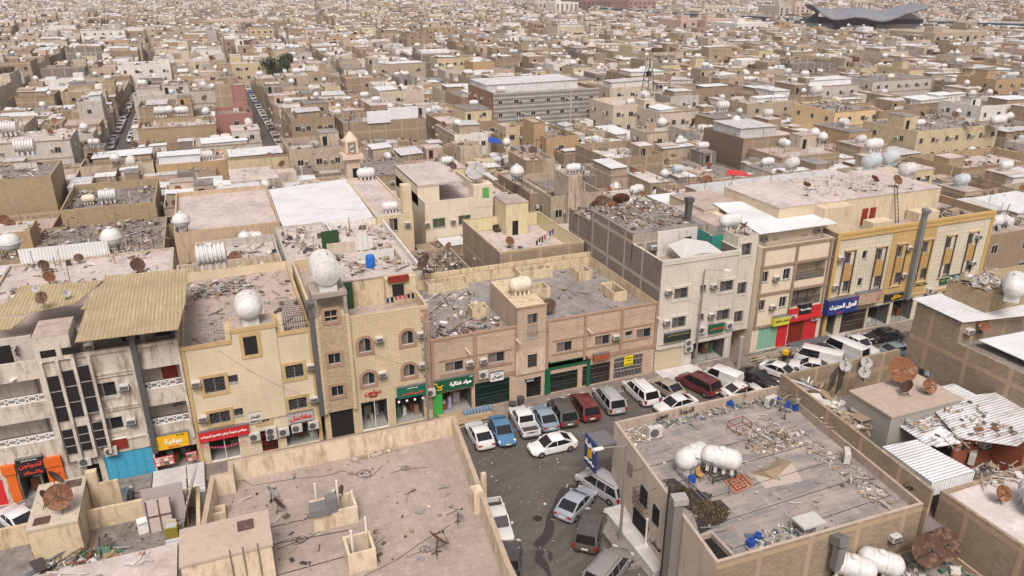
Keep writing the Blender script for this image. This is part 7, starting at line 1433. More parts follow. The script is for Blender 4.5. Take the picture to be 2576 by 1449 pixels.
t=thing('corrugated_fence','long white corrugated fence behind the yellow tin roof','fence');a=at('R3',200,1280,8.9);c=at('R3',1020,1190,8.9);tin_sheet(t,[(a[0],a[1],8.9),(c[0],c[1],8.9),(c[0],c[1]+.05,10.9),(a[0],a[1]+.05,10.9)],tin((.7,.71,.72),(.4,.35,.3),.15,.35,0),name='sheet')
GT=plain((.03,.07,.03),.9,0,'green_turf');q=thing('turf_curtain','dark green turf sheet hung before the mosque front','curtain');a=at('R4',655,1195,13.95);c=at('R4',830,1195,13.95);MB().mat(GT).box(a[0],a[1],13.95,c[0],a[1]+.08,16.2).build('sheet',q)
q=thing('board_fence','white board fence along the turf sheet','fence');a=at('R4',838,1195,13.95);c=at('R4',1100,1195,13.95);b=MB().mat(plain((.6,.59,.57),.7,0,'white_board'))
for i in range(6): b.box(a[0]+i*.55,a[1]+.01*i,13.95,a[0]+i*.55+.52,a[1]+.07+.01*i,15.7-.15*(i%3))
b.build('board',q)
g=at('N3',1775,120,13.95);q=thing('barrel','blue plastic barrel on the roof behind the beige block','barrel',(g[0],g[1],13.95));MB().mat(plain((.02,.13,.5),.4,0,'barrel_blue')).lathe((0,0,0),(0,0,1),[(0,0),(0,.42),(.4,.46),(.8,.46),(1.2,.42),(1.2,0)],16).build('drum',q)
# hero tanks and dishes by sight
put('tank_ribbed','water_tank','big upright white tank on the rough stone tower frame','water tank',(T0+1.5,VF+1.4,14.85),1.57,(1.35,1.45,1.5),'water tanks on the roofs')
put('tank_capsule','water_tank','big white tank on the yellow block tower','water tank',(.95,VF+1.1,12.78),1.57,(1.1,1.35,1.3),'water tanks on the roofs')
for key,r,x,y,z,rz,s,lb in (('tank_ribbed','N3',325,130,10.8,.05,1.35,'white ribbed tank by rag heap on the yellow block roof'),('tank_cream','N5',1050,370,10.4,.05,.95,'dirty cream tank on the pink building tower'),('tank_globe','R3',1690,980,8.,0,1.25,'white globe tank at the school roof corner'),('tank_globe','R3',1050,1150,9.,0,1.3,'open topped white globe tank beside the corrugated fence'),
  ('tank_globe','R3',120,1200,9.,0,1.3,'cream white globe tank at the left edge'),('tank_cream','R3',825,710,5.7,0,.82,'yellowed tank on the sand block house'),('tank_ribbed','R3',1005,700,5.7,0,1.15,'white tank beside the yellowed one'),('tank_capsule','R4',1070,500,9.6,0,1.,'white tank at the foot of the minaret'),('tank_capsule','R4',1300,810,9.6,0,.78,'white tank at the mosque annex front'),
  ('tank_globe','R5',1020,745,10.4,0,1.2,'white globe tank on the brown house'),('tank_capsule','R5',925,420,8.8,1.2,.95,'white tank above the blue tarpaulin'),('tank_globe','R5',475,270,7.2,0,1.15,'white globe tank on the white house with slit windows'),('tank_globe','R5',2352,265,8.95,0,1.2,'white globe tank on the stained roof room'),('tank_capsule','R5',1538,665,13.2,0,.78,'lumpy white tank on the square beige tower'),
  ('tank_capsule','R5',2120,870,12.4,.3,.8,'white tank and rust dish behind the terrace'),('tank_capsule','M1',720,390,14.3,.1,.9,'white capsule tank in front of the pale blue tin roof'),('tank_globe','N5',690,130,4.6,0,1.,'white globe tank in the laundry yard'),('tank_globe','R3',1075,350,6.,0,1.,'small globe tank in front of the bare tree scrap'),('tank_ribbed','R3',245,260,9.3,0,1.5,'white ribbed tank standing on the left block house'),('tank_ribbed','R3',90,80,9.,0,1.5,'white ribbed tank on the grey left edge house'),
  ('tank_ribbed','R6',1215,880,8.3,0,1.3,'white ribbed tank first in the tank row'),('tank_globe','R6',1280,880,8.3,0,1.2,'globe tank second in the tank row'),('tank_capsule','R6',1370,870,8.3,0,1.2,'capsule tank last in the tank row'),('tank_globe_blue','R6',1555,885,8.3,0,1.1,'grey blue globe tank beside the rose house'),('tank_ribbed','R8',825,1280,10.6,.4,1.05,'white blue tank on concrete posts before the block house'),('tank_blue','R8',1420,1275,13.,.3,1.2,'left pale blue tank on the high concrete frame'),('tank_blue','R8',1560,1245,13.,.3,1.15,'right pale blue tank on the high concrete frame'),
  ('tank_capsule','R8',2370,950,10.,0,1.25,'long white tank on the mustard apartments'),('tank_ribbed','R8',1010,720,10.,.2,1.3,'white ribbed tank behind the butter yellow house'),('tank_ribbed','R8',305,840,9.6,0,1.3,'white tank on concrete table left of the brown house'),('tank_globe','R8',410,955,9.4,0,1.1,'cream globe tank on the brown house with blank flank'),('tank_ribbed','R7',1010,590,13.4,0,1.,'white ribbed tank on the striped building left end'),('tank_blue','R7',1275,640,13.,0,1.,'pale blue ribbed tank on the striped building'),('tank_globe_blue','R7',1300,800,9.,0,1.4,'sky blue globe tank before the striped building'),('tank_capsule','R8',1440,1140,9.4,0,1.3,'dirty grey tank behind the white tin roofs'),('tank_globe','R8',995,1060,8.,0,1.2,'white globe tank before the yellow house'),('tank_globe','R8',1055,1085,8.,0,1.1,'second white globe tank before the yellow house'),('tank_ribbed','M2',900,0,14.,.2,1.,'white tank over the ornate block penthouse')):
    g=at(r,x,y,z);put(key,'water_tank',lb,'water tank',(g[0],g[1],z),rz,s,'water tanks on the roofs');TANKN[0]+=1
for r,u,y in (('x',0,0),):
    t=thing('tank_stand','high concrete frame carrying two pale blue tanks','stand');g=at('R8',1480,1290,12.9);b=MB().mat(WPAL['cream']).box(g[0]-4.2,g[1]-1.6,12.6,g[0]+4.2,g[1]+1.8,13.)
    for i in (-3.9,-.2,3.5):
        for j in (-1.4,1.3): b.box(g[0]+i,g[1]+j,8,g[0]+i+.35,g[1]+j+.35,12.6)
    b.build('frame',t)
for k_,r,x,y,z,s in (('dish_grey','N1',620,420,14.4,1.),('dish_brown','N1',400,480,14.65,.9),('dish_brown','N1',415,170,8.9,1.1),('dish_brown','N1',735,90,8.9,.9),('dish_grey','N1',345,380,14.4,.8),('dish_brown','N3',2270,190,9.5,1.8),('dish_brown','N5',1310,560,7.35,1.3),('dish_brown','R5',430,650,12.05,1.2),('dish_brown','R5',1165,510,8.9,1.5),('dish_rust','R5',1975,1010,13.,1.9),('dish_orange','R5',2170,900,12.9,1.),('dish_rust','M1',820,430,14.3,1.1),('dish_grey','M1',760,420,14.3,.8),('dish_grey','M1',860,440,14.3,.8),('dish_orange','M1',640,230,13.,1.1),('dish_brown','M1',915,230,13.,1.1),
   ('dish_rust','M2',820,80,15.9,1.2),('dish_rust','M2',640,60,15.9,1.),('dish_grey','M2',660,110,15.9,1.),('dish_grey','M2',950,95,15.9,.9),('dish_grey','M2',100,150,15.9,1.2),('dish_orange','M2',90,100,15.9,1.),('dish_grey','M2',455,90,15.9,.8),('dish_grey','M2',500,110,15.9,.8),('dish_grey','M2',565,115,15.9,.9),('dish_brown','R3',1250,210,7.,1.3),('dish_brown','R3',1370,200,7.,1.2),('dish_brown','R4',270,400,7.,1.2),('dish_rust','R4',1850,1180,6.5,.9),('dish_grey','N1',150,940,12.5,.8),('dish_brown','R6',70,770,8.2,1.6),('dish_brown','R6',1540,770,8.8,1.5),('dish_brown','R8',2140,960,10.,1.1),('dish_brown','R8',2190,965,10.,1.1),('dish_grey','R8',2260,970,10.,1.1),('dish_brown','R8',2480,975,10.,1.1),('dish_grey','R8',510,790,9.,1.),('dish_grey','R8',590,790,9.,1.),('dish_brown','R8',200,810,9.,1.5),('dish_brown','R8',620,910,9.4,1.3),('dish_brown','R8',700,920,9.4,1.3),('dish_grey','R8',820,910,9.4,1.1),('dish_brown','R8',890,570,9.6,1.2),('dish_brown','R8',960,560,9.6,1.3)):
    g=at(r,x,y,z);dish_at(g[0],g[1],z,HR,k_,s*(.58 if s>.85 else .8))
# blue and red sheets, fences on roofs
for lb,m,pts,z in (('bright red canvas canopy on a roof','r',(('R8',335,1310),('R8',535,1325),('R8',470,1285),('R8',350,1275)),9.4),('crumpled bright blue tarpaulin below the orange houses','b',(('R5',755,370),('R5',870,390),('R5',860,345),('R5',760,320)),6.5),('white corrugated box screen on the framed blockwork house','w',(('R7',185,915),('R7',360,905),('R7',360,845),('R7',185,850)),0),('white corrugated screen right of the first one','w',(('R7',340,885),('R7',578,878),('R7',575,812),('R7',330,822)),0)):
    t=thing('tarpaulin' if m!='w' else 'corrugated_fence',lb,'tarpaulin' if m!='w' else 'fence')
    if m=='w':
        a=at(*pts[0],9.);c=at(*pts[1],9.);tin_sheet(t,[(a[0],a[1],8.6),(c[0],a[1],8.6),(c[0],a[1]+.1,11.4),(a[0],a[1]+.1,11.4)],TINC,name='sheet')
    else: tin_sheet(t,[at(*p,z+.4*(i%2)) for i,p in enumerate(pts)],RD if m=='r' else plain((.02,.07,.35),.6,0,'blue_sheet'),name='sheet')
# litter on the shop row roofs
litter('roof_litter','rag heap beside the white ribbed tank on the yellow block',(-4,75.,1.5,79.),260,10.82,71,.15,.9,[2,3,8,1,9,3,0],.5);litter('roof_litter','scattered sticks on the yellow block roof',(-4.5,64,5.5,80.5),150,10.82,72,.1,.8,[0,1,3])
litter('roof_litter','dense rubbish drift on the pink building roof left side',(16.9,62.8,24.9,67.5),650,7.36,73,.1,.9,[0,1,2,3,4,5,6,9,8,2,3],.5,5);litter('roof_litter','scattered rubbish toward the rear of the pink roof left side',(16.9,67.5,25.,76.),260,7.36,74,.1,.8,[0,1,2,3,9,2]);litter('roof_litter','sticks on the empty grey half of the pink roof',(29.,63,41,77),70,7.36,75,.1,.9,[0,1,3])
litter('roof_litter','scrap around the flue on the white tiled block roof',(42,69.5,51.,79.5),620,14.21,76,.08,.7,[0,1,3,4,7,2,8]);litter('roof_litter','wires and boards on the ornate block penthouse',(67,67,80,76),320,fv('M2',1190,75,66.2)[2]+.01,77,.06,.4,[0,1,3,2]);litter('roof_litter','scrap timber at the right end of the ornate roof',(81.5,63.,89.,68.),180,12.31,78,.2,1.3,[0,1,7,3])
laundry('clothes rack with pink towel on the beige block terrace',(13.1,65.),(16.,65.4),12.4,7,7)
t=thing('flue_duct','square soot dark flue on the white tiled block roof','duct',(*at('M1',400,330,14.2)[:2],14.2));MB().mat(plain((.1,.1,.1),.6,.2,'soot_duct')).box(-.3,-.3,0,.3,.3,2.3).box(-.42,-.42,2.3,.42,.42,2.8).build('duct',t)

litter('roof_litter','boards, tins and rags on the beige block upper roof',(9.5,67.4,16.,78.6),230,13.92,79,.1,1.2,[0,2,3,7,9,1],.3)
t=thing('roof_wall','low white plank walls on the beige block upper roof','wall');b=MB().mat(plain((.55,.54,.52),.7,0,'white_board2')).box(11.8,71.5,13.92,15.6,71.65,14.9).mat(WPAL['cream']).box(9.4,74.6,13.92,12.2,74.75,15.1).box(15.7,69,13.92,15.85,74,14.7);b.build('wall',t)

for a,z,wk,lb in (((90.6,64.,104.,83.),9.2,'brown','brown walled house with cluttered roof right of the ornate block'),((104.4,66.,119.,83.),8.4,'tan block','tan block house at the right edge beyond the ornate block'),((119.4,62.,134.,83.),8.8,'beige','beige house farthest right beyond the ornate block'),((92.,86.,106.,98.),8.,'tan block','tan block house with white tanks at the right edge')):
    FP.append(a);house(*a,z,HR,wk,RPK,lb,lod=0,wfront=2,tinr=True,lit=300,tanks=3,dishes=2)
# shopkeeper in the grocery doorway
g=fv('N5',400,1390,VF+.9);px_=g[0]
P_=thing('person','person in a long lavender robe standing in the grocery doorway','person',(px_,VF+.9,.18),.2)
me=bpy.data.meshes.new('body');V_=[(0,0,.92),(0,0,1.2),(0,0,1.42),(0,0,1.52),(0,0,1.66),(.1,0,.9),(.11,0,.48),(.11,.02,.06),(.11,-.12,.03),(-.1,0,.9),(-.11,0,.48),(-.11,.02,.06),(-.11,-.12,.03),(.2,0,1.4),(.26,0,1.12),(.25,-.1,.88),(.25,-.13,.8),(-.2,0,1.4),(-.26,0,1.12),(-.25,-.1,.88),(-.25,-.13,.8)]
me.from_pydata(V_,[(0,1),(1,2),(2,3),(3,4),(0,5),(5,6),(6,7),(7,8),(0,9),(9,10),(10,11),(11,12),(2,13),(13,14),(14,15),(15,16),(2,17),(17,18),(18,19),(19,20)],[]);ob=bpy.data.objects.new('body',me);COL.objects.link(ob);ob.parent=P_;me.materials.append(plain((.25,.14,.09),.6,0,'skin'))
ob.modifiers.new('skin','SKIN');rr=[.13,.14,.13,.05,.095,.09,.06,.045,.04,.09,.06,.045,.04,.06,.045,.035,.03,.06,.045,.035,.03]
for i,r in enumerate(rr): me.skin_vertices[0].data[i].radius=(r,r)
me.skin_vertices[0].data[0].use_root=True;ob.modifiers.new('sub','SUBSURF').render_levels=1
MB().mat(plain((.3,.27,.38),.9,0,'lavender_cloth')).lathe((0,0,.12),(0,0,1),[(0,.27),(.5,.23),(.85,.19),(1.2,.22),(1.32,.1)],14).build('robe',P_,True);MB().mat(plain((.02,.015,.012),.8,0,'hair')).lathe((0,.02,1.66),(0,0,1),[(-.06,.105),(.02,.11),(.08,.07),(.11,0)],12).build('hair',P_,True)
# ---------------- the quarter beyond: streets, houses, cars ----------------
CR=random.Random(2024)
STU=14.
def vis(x,y,z,m=120):
    p=proj((x,y,z));return p[2]>5 and -m<p[0]<2576+m and -m<p[1]<1449+m
def overlap(a,pad=.3):
    for b in FP:
        if a[0]<b[2]-pad and a[2]>b[0]+pad and a[1]<b[3]-pad and a[3]>b[1]+pad: return True
    return False
ROADS=MB().mat(ASP)
cross=[99.,176.,350.]+[350+118*i for i in range(1,16)]
lots=[];OFF=[CR.uniform(0,36) for _ in cross]
for k in range(-12,45):
    for c in range(2):
        for ci in range(len(cross)):
            su=STU+36*k+(OFF[ci] if ci>2 else 0);u0=su+3.4+c*14.6
            y=cross[ci]+3.5;ye=(cross[ci+1] if ci+1<len(cross) else 2300)-3.5
            if ci==0: y=84.
            while y<ye-6:
                d=CR.uniform(9,18);d=min(d,ye-y)
                if ye-(y+d)<7: d=ye-y
                lots.append((u0,y,u0+14.6,y+d));y+=d
# station precinct and viaduct strip are kept free
SA=at('R8',880,195,9);SB=at('R8',1840,205,9)
def far_free(a):
    cx,cy=(a[0]+a[2])/2,(a[1]+a[3])/2
    if SA[0]-14<cx<SB[0]+14 and min(SA[1],SB[1])-26<cy<max(SA[1],SB[1])+36: return False
    # viaduct line
    return abs((cy-789)-(cx-524)*VS)>26 if cx>470 else abs(cy-(789-(cx-524)*-.0))>-1
VA=at('R8',0,130,6);VB=at('R8',2576,215,6);VS=(VB[1]-VA[1])/(VB[0]-VA[0])
def clip_small(a):
    """try to keep the free part of a lot"""
    if not overlap(a): return [a]
    out=[];u0,v0,u1,v1=a;nu,nv=3,3
    cells=[[not overlap((u0+(u1-u0)*i/nu,v0+(v1-v0)*j/nv,u0+(u1-u0)*(i+1)/nu,v0+(v1-v0)*(j+1)/nv)) for j in range(nv)] for i in range(nu)]
    for i in range(nu):
        j=0
        while j<nv:
            if cells[i][j]:
                k=j
                while k<nv and cells[i][k]: k+=1
                out.append((u0+(u1-u0)*i/nu,v0+(v1-v0)*j/nv,u0+(u1-u0)*(i+1)/nu,v0+(v1-v0)*k/nv));j=k
            else: j+=1
    # merge columns of equal span
    m=[]
    for c in out:
        if m and abs(m[-1][1]-c[1])<.01 and abs(m[-1][3]-c[3])<.01 and abs(m[-1][2]-c[0])<.01: m[-1]=(m[-1][0],c[1],c[2],c[3])
        else: m.append(c)
    return m
lots=[l for l in lots if vis((l[0]+l[2])/2,(l[1]+l[3])/2,6,160)]
CAPS=[]
def addcap(u0,v0,u1,z,fr,back=95):
    x0,_,d0=proj((u0,v0,z));x1,_,d1=proj((u1,v0,z));CAPS.append((min(x0,x1),max(x0,x1),v0,(d0+d1)/2,z*fr,back))
for h in MIDH:
    if h[2]>125: addcap(h[1],h[2],h[3],h[5],.35)
_t=at('R6',2115,520,7);addcap(_t[0]-4,_t[1]-4,_t[0]+4,12,.35)
addcap(at('R8',880,195,9)[0],at('R8',880,195,9)[1]-15,at('R8',1840,205,9)[0],14,.45,70)
for r_,x_,y_ in (('R6',700,192),('R6',2430,600)): _t=at(r_,x_,y_-12,7);addcap(_t[0]-4,_t[1]-4,_t[0]+4,9,.4)
def cap(a,z):
    x0=min(proj((a[0],a[3],z))[0],proj((a[0],a[1],z))[0]);x1=max(proj((a[2],a[3],z))[0],proj((a[2],a[1],z))[0]);d=proj(((a[0]+a[2])/2,a[3],z))[2]
    for c in CAPS:
        if c[2]-c[5]<a[3]<=c[2]+1 and x1>c[0]+2 and x0<c[1]-2 and d<c[3]: z=min(z,max(3.3,H-(H-c[4])*d/c[3]))
    return z
lots.sort(key=lambda l:(l[0]+l[2])**2*.25*.3+(l[1])**2)
for l in lots:
    if (l[0]+l[2])/2>450 and not far_free(l): continue
    dist=proj(((l[0]+l[2])/2,l[1],6))[2]
    subs=clip_small(l) if l[1]<420 else [l]
    for a in subs:
        if (a[2]-a[0])<2.4 or (a[3]-a[1])<2.4: continue
        small=(a[2]-a[0])*(a[3]-a[1])<90
        if a[1]>420 and CR.random()<.13: a=(a[0],a[1]+.35,a[2]+CR.uniform(4,13),a[3])
        if a[1]>420:   # shrink a little for rough outlines
            a=(a[0]+CR.choice([0,0,.8]),a[1]+CR.choice([0,0,1.2]),a[2]-CR.choice([0,0,1.]),a[3])
        z=CR.choices([4.2,5.,7.2,8.,8.8,10.4,12.],[1,1,4,5,4,2,.7])[0]+CR.uniform(-.4,.4)
        if small: z=CR.uniform(3.6,7.)
        if l[1]<170: z=min(z,7.5)
        z=cap(a,z)
        lod=0 if HOUSEN[0]<285 else (2 if dist<950 else 3)
        if l[1]>360 and lod==0: lod=2
        house(*a,z,CR,lod=lod,tanks=(0 if small and CR.random()<.6 else None) if dist<1200 else CR.choice([0,1,1,2,2]))
        FP.append(a) if l[1]<200 else None
# gap filler close by
g_=3.6
for j in range(0,50):
    for i in range(-30,60):
        x,y=i*g_,84.+j*g_
        if y>262 or not vis(x,y,5,60): continue
        if abs(((x-STU+18)%36)-18)<3.4 and y>176: continue
        a=(x,y,x+g_,y+g_)
        if overlap(a,.9): continue
        zz=CR.uniform(3.,6.);n=len(LM);FARM.mat(WPAL[CR.choice(WK)]).box(x,y,0,x+g_,y+g_,zz,False)
        if CR.random()<.3: FARM.mat(CR.choice(TPAL)).box(x-.1,y-.1,zz+.01,x+g_,y+g_,zz+.08,False)
        else: add_litter(FARL,(x,y,x+g_,y+g_),CR.choice([4,12,20]),zz+.01,CR)
# streets with parked cars
b=MB().mat(ASP);z=.006
for k in range(-12,20): u=STU+36*k;b.face((u-3.3,100,z),(u+3.3,100,z),(u+3.3,470,z),(u-3.3,470,z))
tag(b.build('side_streets'),kind='structure')
for nm,col in (('mini_white',(.6,.6,.59)),('mini_silver',(.3,.31,.32)),('mini_dark',(.05,.05,.055)),('mini_blue',(.12,.17,.24)),('mini_beige',(.3,.26,.2))): car_kit(nm,col,CR.choice(['sedan','minivan','suv','pickup']) if nm!='mini_white' else 'pickup')
KS=['mini_white','mini_white','mini_silver','mini_dark','mini_blue','mini_beige','mini_silver'];CN={'mini_white':'white pickup truck','mini_silver':'silver vehicle','mini_dark':'dark vehicle','mini_blue':'blue grey vehicle','mini_beige':'beige vehicle'}
for su,va,vb,side,nmS in ((-22,205,345,-1,'left street'),(-22,225,345,1,'left street'),(14,205,348,1,'right street'),(14,300,345,-1,'right street'),(-22,360,470,-1,'left street'),(50,200,340,1,'third street')):
    y=va
    while y<vb:
        if CR.random()<.88:
            k=CR.choice(KS);px,py,_=proj((su,y,0));kk=f'{CN[k]} in the {nmS}, {relation(px,py)}';kk=' '.join(kk.split()[:16]);put(k,'pickup_truck' if k=='mini_white' else 'car',kk,'car',(su+side*2.1,y,.02),math.pi/2*(1 if CR.random()<.5 else -1),1.,'cars parked along the far streets')
        y+=CR.uniform(5.2,6.4)
# cables strung over the fronts and streets
for i,(p,q,sg,lb) in enumerate((((-2,62.1,11.2),(4.8,62.1,5.2),.5,'thin cable hanging down the yellow facade'),((9.6,62.1,9.4),(15.5,62.1,6.),.4,'cable drooping between arched windows of the beige block'),((16.8,62.1,8.4),(41.3,62.1,7.8),.6,'cable strung along the top of the pink shop building'),((42,62.1,11),(51,62.1,5.2),.7,'cable slanting down the white tiled facade'),((-29,62,9.6),(-5,62,9.2),.6,'cable along the stained balcony block'),((55,62,12.2),(64,62,3.6),.5,'cable slanting down the cream balcony block'),((-6.5,108,8.6),(7.4,128,8.6),.1,'black cable lying diagonally over the bare pale school roof'),((-6,124,8.6),(19,104,9.7),.2,'long cable crossing the school roof and the white mosque roof'),((20.5,122,9.7),(24,100,9.7),.05,'bundle of cables along the mosque annex roof'),((-3,66,11.),(5,80,11.),.05,'black cable lying on the yellow block roof'),((26,63,7.5),(40,76,7.5),.03,'long cable lying on the grey half of the pink building roof'),((56.5,44,11.5),(43.4,44.9,8.4),.5,'cable from yard wall up to the tall blockwork building'))):
    p,q=Vector(p),Vector(q);cable(lb,[p+(q-p)*t-Vector((0,0,sg*4*t*(1-t))) for t in [k/10 for k in range(11)]],.009)
litter('road_litter','small litter and dust scattered on the asphalt and kerbs',(-18,50,95,62),420,.02,91,.04,.3,[0,1,2,3,7,9],.05);litter('road_litter','small stones and paper on the side street asphalt',(17.5,34,26,52),110,.02,92,.03,.22,[0,1,2,3,7],.04)
for x_,y_,h_,lb in ((25.3,61.2,1.,'dark round waste bin at the pink building entrance'),(24.3,61.,.7,'second smaller waste bin left of the round one')):
    t=thing('waste_bin',lb,'bin',(x_,y_,.14));MB().mat(plain((.07,.065,.06),.6,0,'bin_dark')).lathe((0,0,0),(0,0,1),[(0,0),(0,.28),(h_*.9,.36),(h_*.92,.4),(h_,.38),(h_+.05,.1),(h_+.05,0)],12).build('body',t)
# ---------------- trees ----------------
LG1=plain((.045,.06,.03),.9,0,'leaf_dark');LG2=plain((.075,.09,.045),.9,0,'leaf_mid');LG3=plain((.10,.11,.06),.9,0,'leaf_light')
def tree(label,x,y,h,r,n,seed,z=0,leaf=.5):
    R=random.Random(seed);t=thing('tree',label,'tree',(x,y,z));b=MB().mat(plain((.11,.08,.06),.9,0,'bark'));b.tube([(0,0,0),(.1,0,h*.25),(0,.1,h*.5)],r*.09,7,True,r*.05);cl=[]
    for i in range(9):
        a=R.uniform(0,6.28);k=R.uniform(.3,.85)*r;e=(k*math.cos(a),k*math.sin(a),h*R.uniform(.45,.88));b.tube([(0,0,h*R.uniform(.25,.45)),tuple(q*.5+(0,0,h*.25)[i2] for i2,q in enumerate(e)),e],r*.035,5,True,r*.01);cl.append(Vector(e))
    b.build('trunk',t);f=MB();cl+=[Vector((R.gauss(0,r*.4),R.gauss(0,r*.4),h*R.uniform(.35,.93))) for _ in range(16)]
    for i in range(n):
        c=R.choice(cl);d=Vector((R.gauss(0,1),R.gauss(0,1),R.gauss(0,.8))).normalized()*r*.34*R.random()**.4;p=c+d;u=Vector((R.uniform(-1,1),R.uniform(-1,1),R.uniform(-1,1))).normalized();w=u.cross(Vector((R.uniform(-1,1),R.uniform(-1,1),R.uniform(-1,1)))).normalized();s=leaf*R.uniform(.5,1)
        f.mat(R.choice([LG1,LG1,LG2,LG2,LG3])).face(tuple(p-u*s),tuple(p+w*s*.5),tuple(p+u*s),tuple(p-w*s*.5))
    f.build('crown',t);return t
g=at('R6',2115,520,7);tree('big dense dark green tree beside the pale yellow apartment house',g[0],g[1],12.5,5.6,5200,1)
for r,x,y,h,rr,lb in (('R6',700,192,11,6,'dark tree behind the long white apartment house'),('R6',670,190,10,5,'lower dark tree left of the one behind the white apartments'),('R6',2430,600,7.5,5,'rounded green tree left of the yellow balconies'),('R6',60+2576*0+800,320,6,3.5,'green street tree by the white apartments'),('R7',2440,160,9,6,'dark tree near the viaduct'),('R7',2520,200,9,6,'dark tree below the viaduct, right of another'),('R7',2560,300,9,6,'dark tree at the edge of the far field'),('R8',10,310,9,7,'dark tree left of the domed roofs'),('R8',2440,370,7,3,'narrow dark tree on the far right'),('R7',1180,180,8,4,'dark bush behind the bright white house')):
    g=at(r,x,y-12,7);tree(lb,g[0],g[1],h,rr,1500,int(x)+int(y),0,.6)
# bare tree
g=at('R3',930,575,0);R=random.Random(9);t=thing('tree','leafless spreading tree before the low scrap roofed house','tree',(g[0],g[1],3.));b=MB().mat(plain((.16,.12,.1),.9,0,'bare_bark'))
def br(p,d,l,r,k):
    e=p+d*l;b.tube([p,e],r,5,False,r*.6)
    if k:
        for i in range(3): br(e,(d+Vector((R.uniform(-.7,.7),R.uniform(-.7,.7),R.uniform(-.15,.5)))).normalized(),l*R.uniform(.6,.85),r*.6,k-1)
br(Vector((0,0,0)),Vector((.1,0,1)),2.2,.16,5);b.build('trunk',t)
# telecom mast
def mast(lb,x,y,z0,h,w=.9):
    t=thing('telecom_mast',lb,'mast',(x,y,z0));b=MB().mat(plain((.09,.085,.08),.6,.3,'mast_grey'))
    for i in range(3):
        a=i*2.094;b.bar((w*math.cos(a),w*math.sin(a),0),(w*.35*math.cos(a),w*.35*math.sin(a),h),.16)
    k=int(h/1.5)
    for j in range(k):
        z=j*1.5;f=w*(1-.65*z/h)
        for i in range(3): a=i*2.094;c=a+2.094;b.bar((f*math.cos(a),f*math.sin(a),z),(f*math.cos(c),f*math.sin(c),z+1.4),.1)
    b.build('lattice',t)
    for i in range(5): a=i*1.257;MB().mat(plain((.55,.54,.5),.5,0,'antenna')).box(.75*math.cos(a)-.15,.75*math.sin(a)-.1,h-3.4,.75*math.cos(a)+.15,.75*math.sin(a)+.1,h-.9).build('antenna_panel',t)
    MB().mat(DARK).box(-.5,-.5,h-4.8,.5,.5,h-3.6).build('radio_box',t)
g=at('R7',2290,690,12.);mast('dark telecom mast with panel antennas on the cream office house',g[0],g[1],12.,fv('R7',2300,430,g[1])[2]-12.,1.9)
g=at('R6',2395,200,12.);mast('tall thin telecom mast behind the pink banded apartments',g[0],g[1],12.,26,1.6)
g=at('R7',40,110,12.);mast('distant telecom mast near the top, left centre',g[0],g[1],12.,20,1.6)
# second minaret
g=at('R7',1860,470,8.);t=thing('minaret','stubby cream minaret with balcony and pointed tin cap in the far field','minaret',(g[0],g[1],0));zt=fv('R7',1860,310,g[1])[2];MB().mat(WPAL['cream']).lathe((0,0,0),(0,0,1),[(0,1.6),(zt-5,1.5),(zt-5,2.5),(zt-4.4,2.5),(zt-4.4,1.4),(zt-2,1.4)],12).build('shaft',t);MB().mat(WPAL['peach']).lathe((0,0,zt-2),(0,0,1),[(0,2.4),(.1,2.4),(2.,.1),(2.6,.05)],12).build('cap',t)
# ---------------- metro station, viaduct, tall buildings ----------------
MS=thing('metro_station','metro station with sweeping wave shaped grey metal roof','station');A0=at('R8',880,195,9);B0=at('R8',1840,205,9)
cen=at('R8',1360,205,9);ax=Vector((B0[0]-A0[0],B0[1]-A0[1],0));Ls=ax.length;ax/=Ls;bx=Vector((-ax.y,ax.x,0))
SHELL=masonry((.2,.215,.245),(.3,.32,.35),3.,3.,.06,.1,off=.5,vary=.2,bmp=.1)
def hz_(r,x,y): return fv(r,x,y,A0[1]+(B0[1]-A0[1])*((Dp(r,x,y)[0]-Dp(r,880,205)[0])/(Dp(r,1840,205)[0]-Dp(r,880,205)[0])))[2]
prof_b=[(950,45),(1000,95),(1090,150),(1180,130),(1270,115),(1370,140),(1440,158),(1520,135),(1600,90),(1680,75),(1765,42)];prof_t=[(950,40),(1010,62),(1090,72),(1180,72),(1270,58),(1370,66),(1440,80),(1520,80),(1600,62),(1680,55),(1765,38)]
b=MB().mat(SHELL);k0=len(b.v);nP=len(prof_b)
rows=[]
for j,(off) in enumerate((-26,-14,0,14,26)):
    row=[]
    for i in range(nP):
        xb,yb=prof_b[i];xt,yt=prof_t[i];s_=(xb-880)/(1840-880);P=A0[0]+(B0[0]-A0[0])*s_,A0[1]+(B0[1]-A0[1])*s_
        zb=fv('R8',xb,yb,P[1]-14)[2];zt=fv('R8',xt,yt,P[1])[2]+1.;f=1-(off/26)**2
        z=zb+(max(zt,zb+.5)-zb)*(f if off<0 else max(f,.45));row.append((P[0]+bx.x*off,P[1]+bx.y*off,z))
    rows.append(row)
for r_ in rows: b.v.extend(r_)
for j in range(len(rows)-1):
    for i in range(nP-1): q=k0+j*nP+i;b.f.append((q,q+1,q+nP+1,q+nP));b.m.append(0)
o=b.build('wave_roof',MS,True)
o.modifiers.new('subdivision','SUBSURF').render_levels=2;md=o.modifiers.new('solid','SOLIDIFY');md.thickness=1.2
ST1=plain((.09,.085,.08),.6,0,'station_stone');ST2=plain((.03,.05,.06),.3,0,'station_glass');b=MB().mat(ST1)
def sbox(b,s0,s1,o0,o1,z0,z1):
    c=Vector((A0[0],A0[1],0))+ax*((s0+s1)/2*Ls)+bx*((o0+o1)/2);return b.obox((c.x,c.y,(z0+z1)/2),ax*((s1-s0)/2*Ls),bx*((o1-o0)/2),(0,0,(z1-z0)/2))
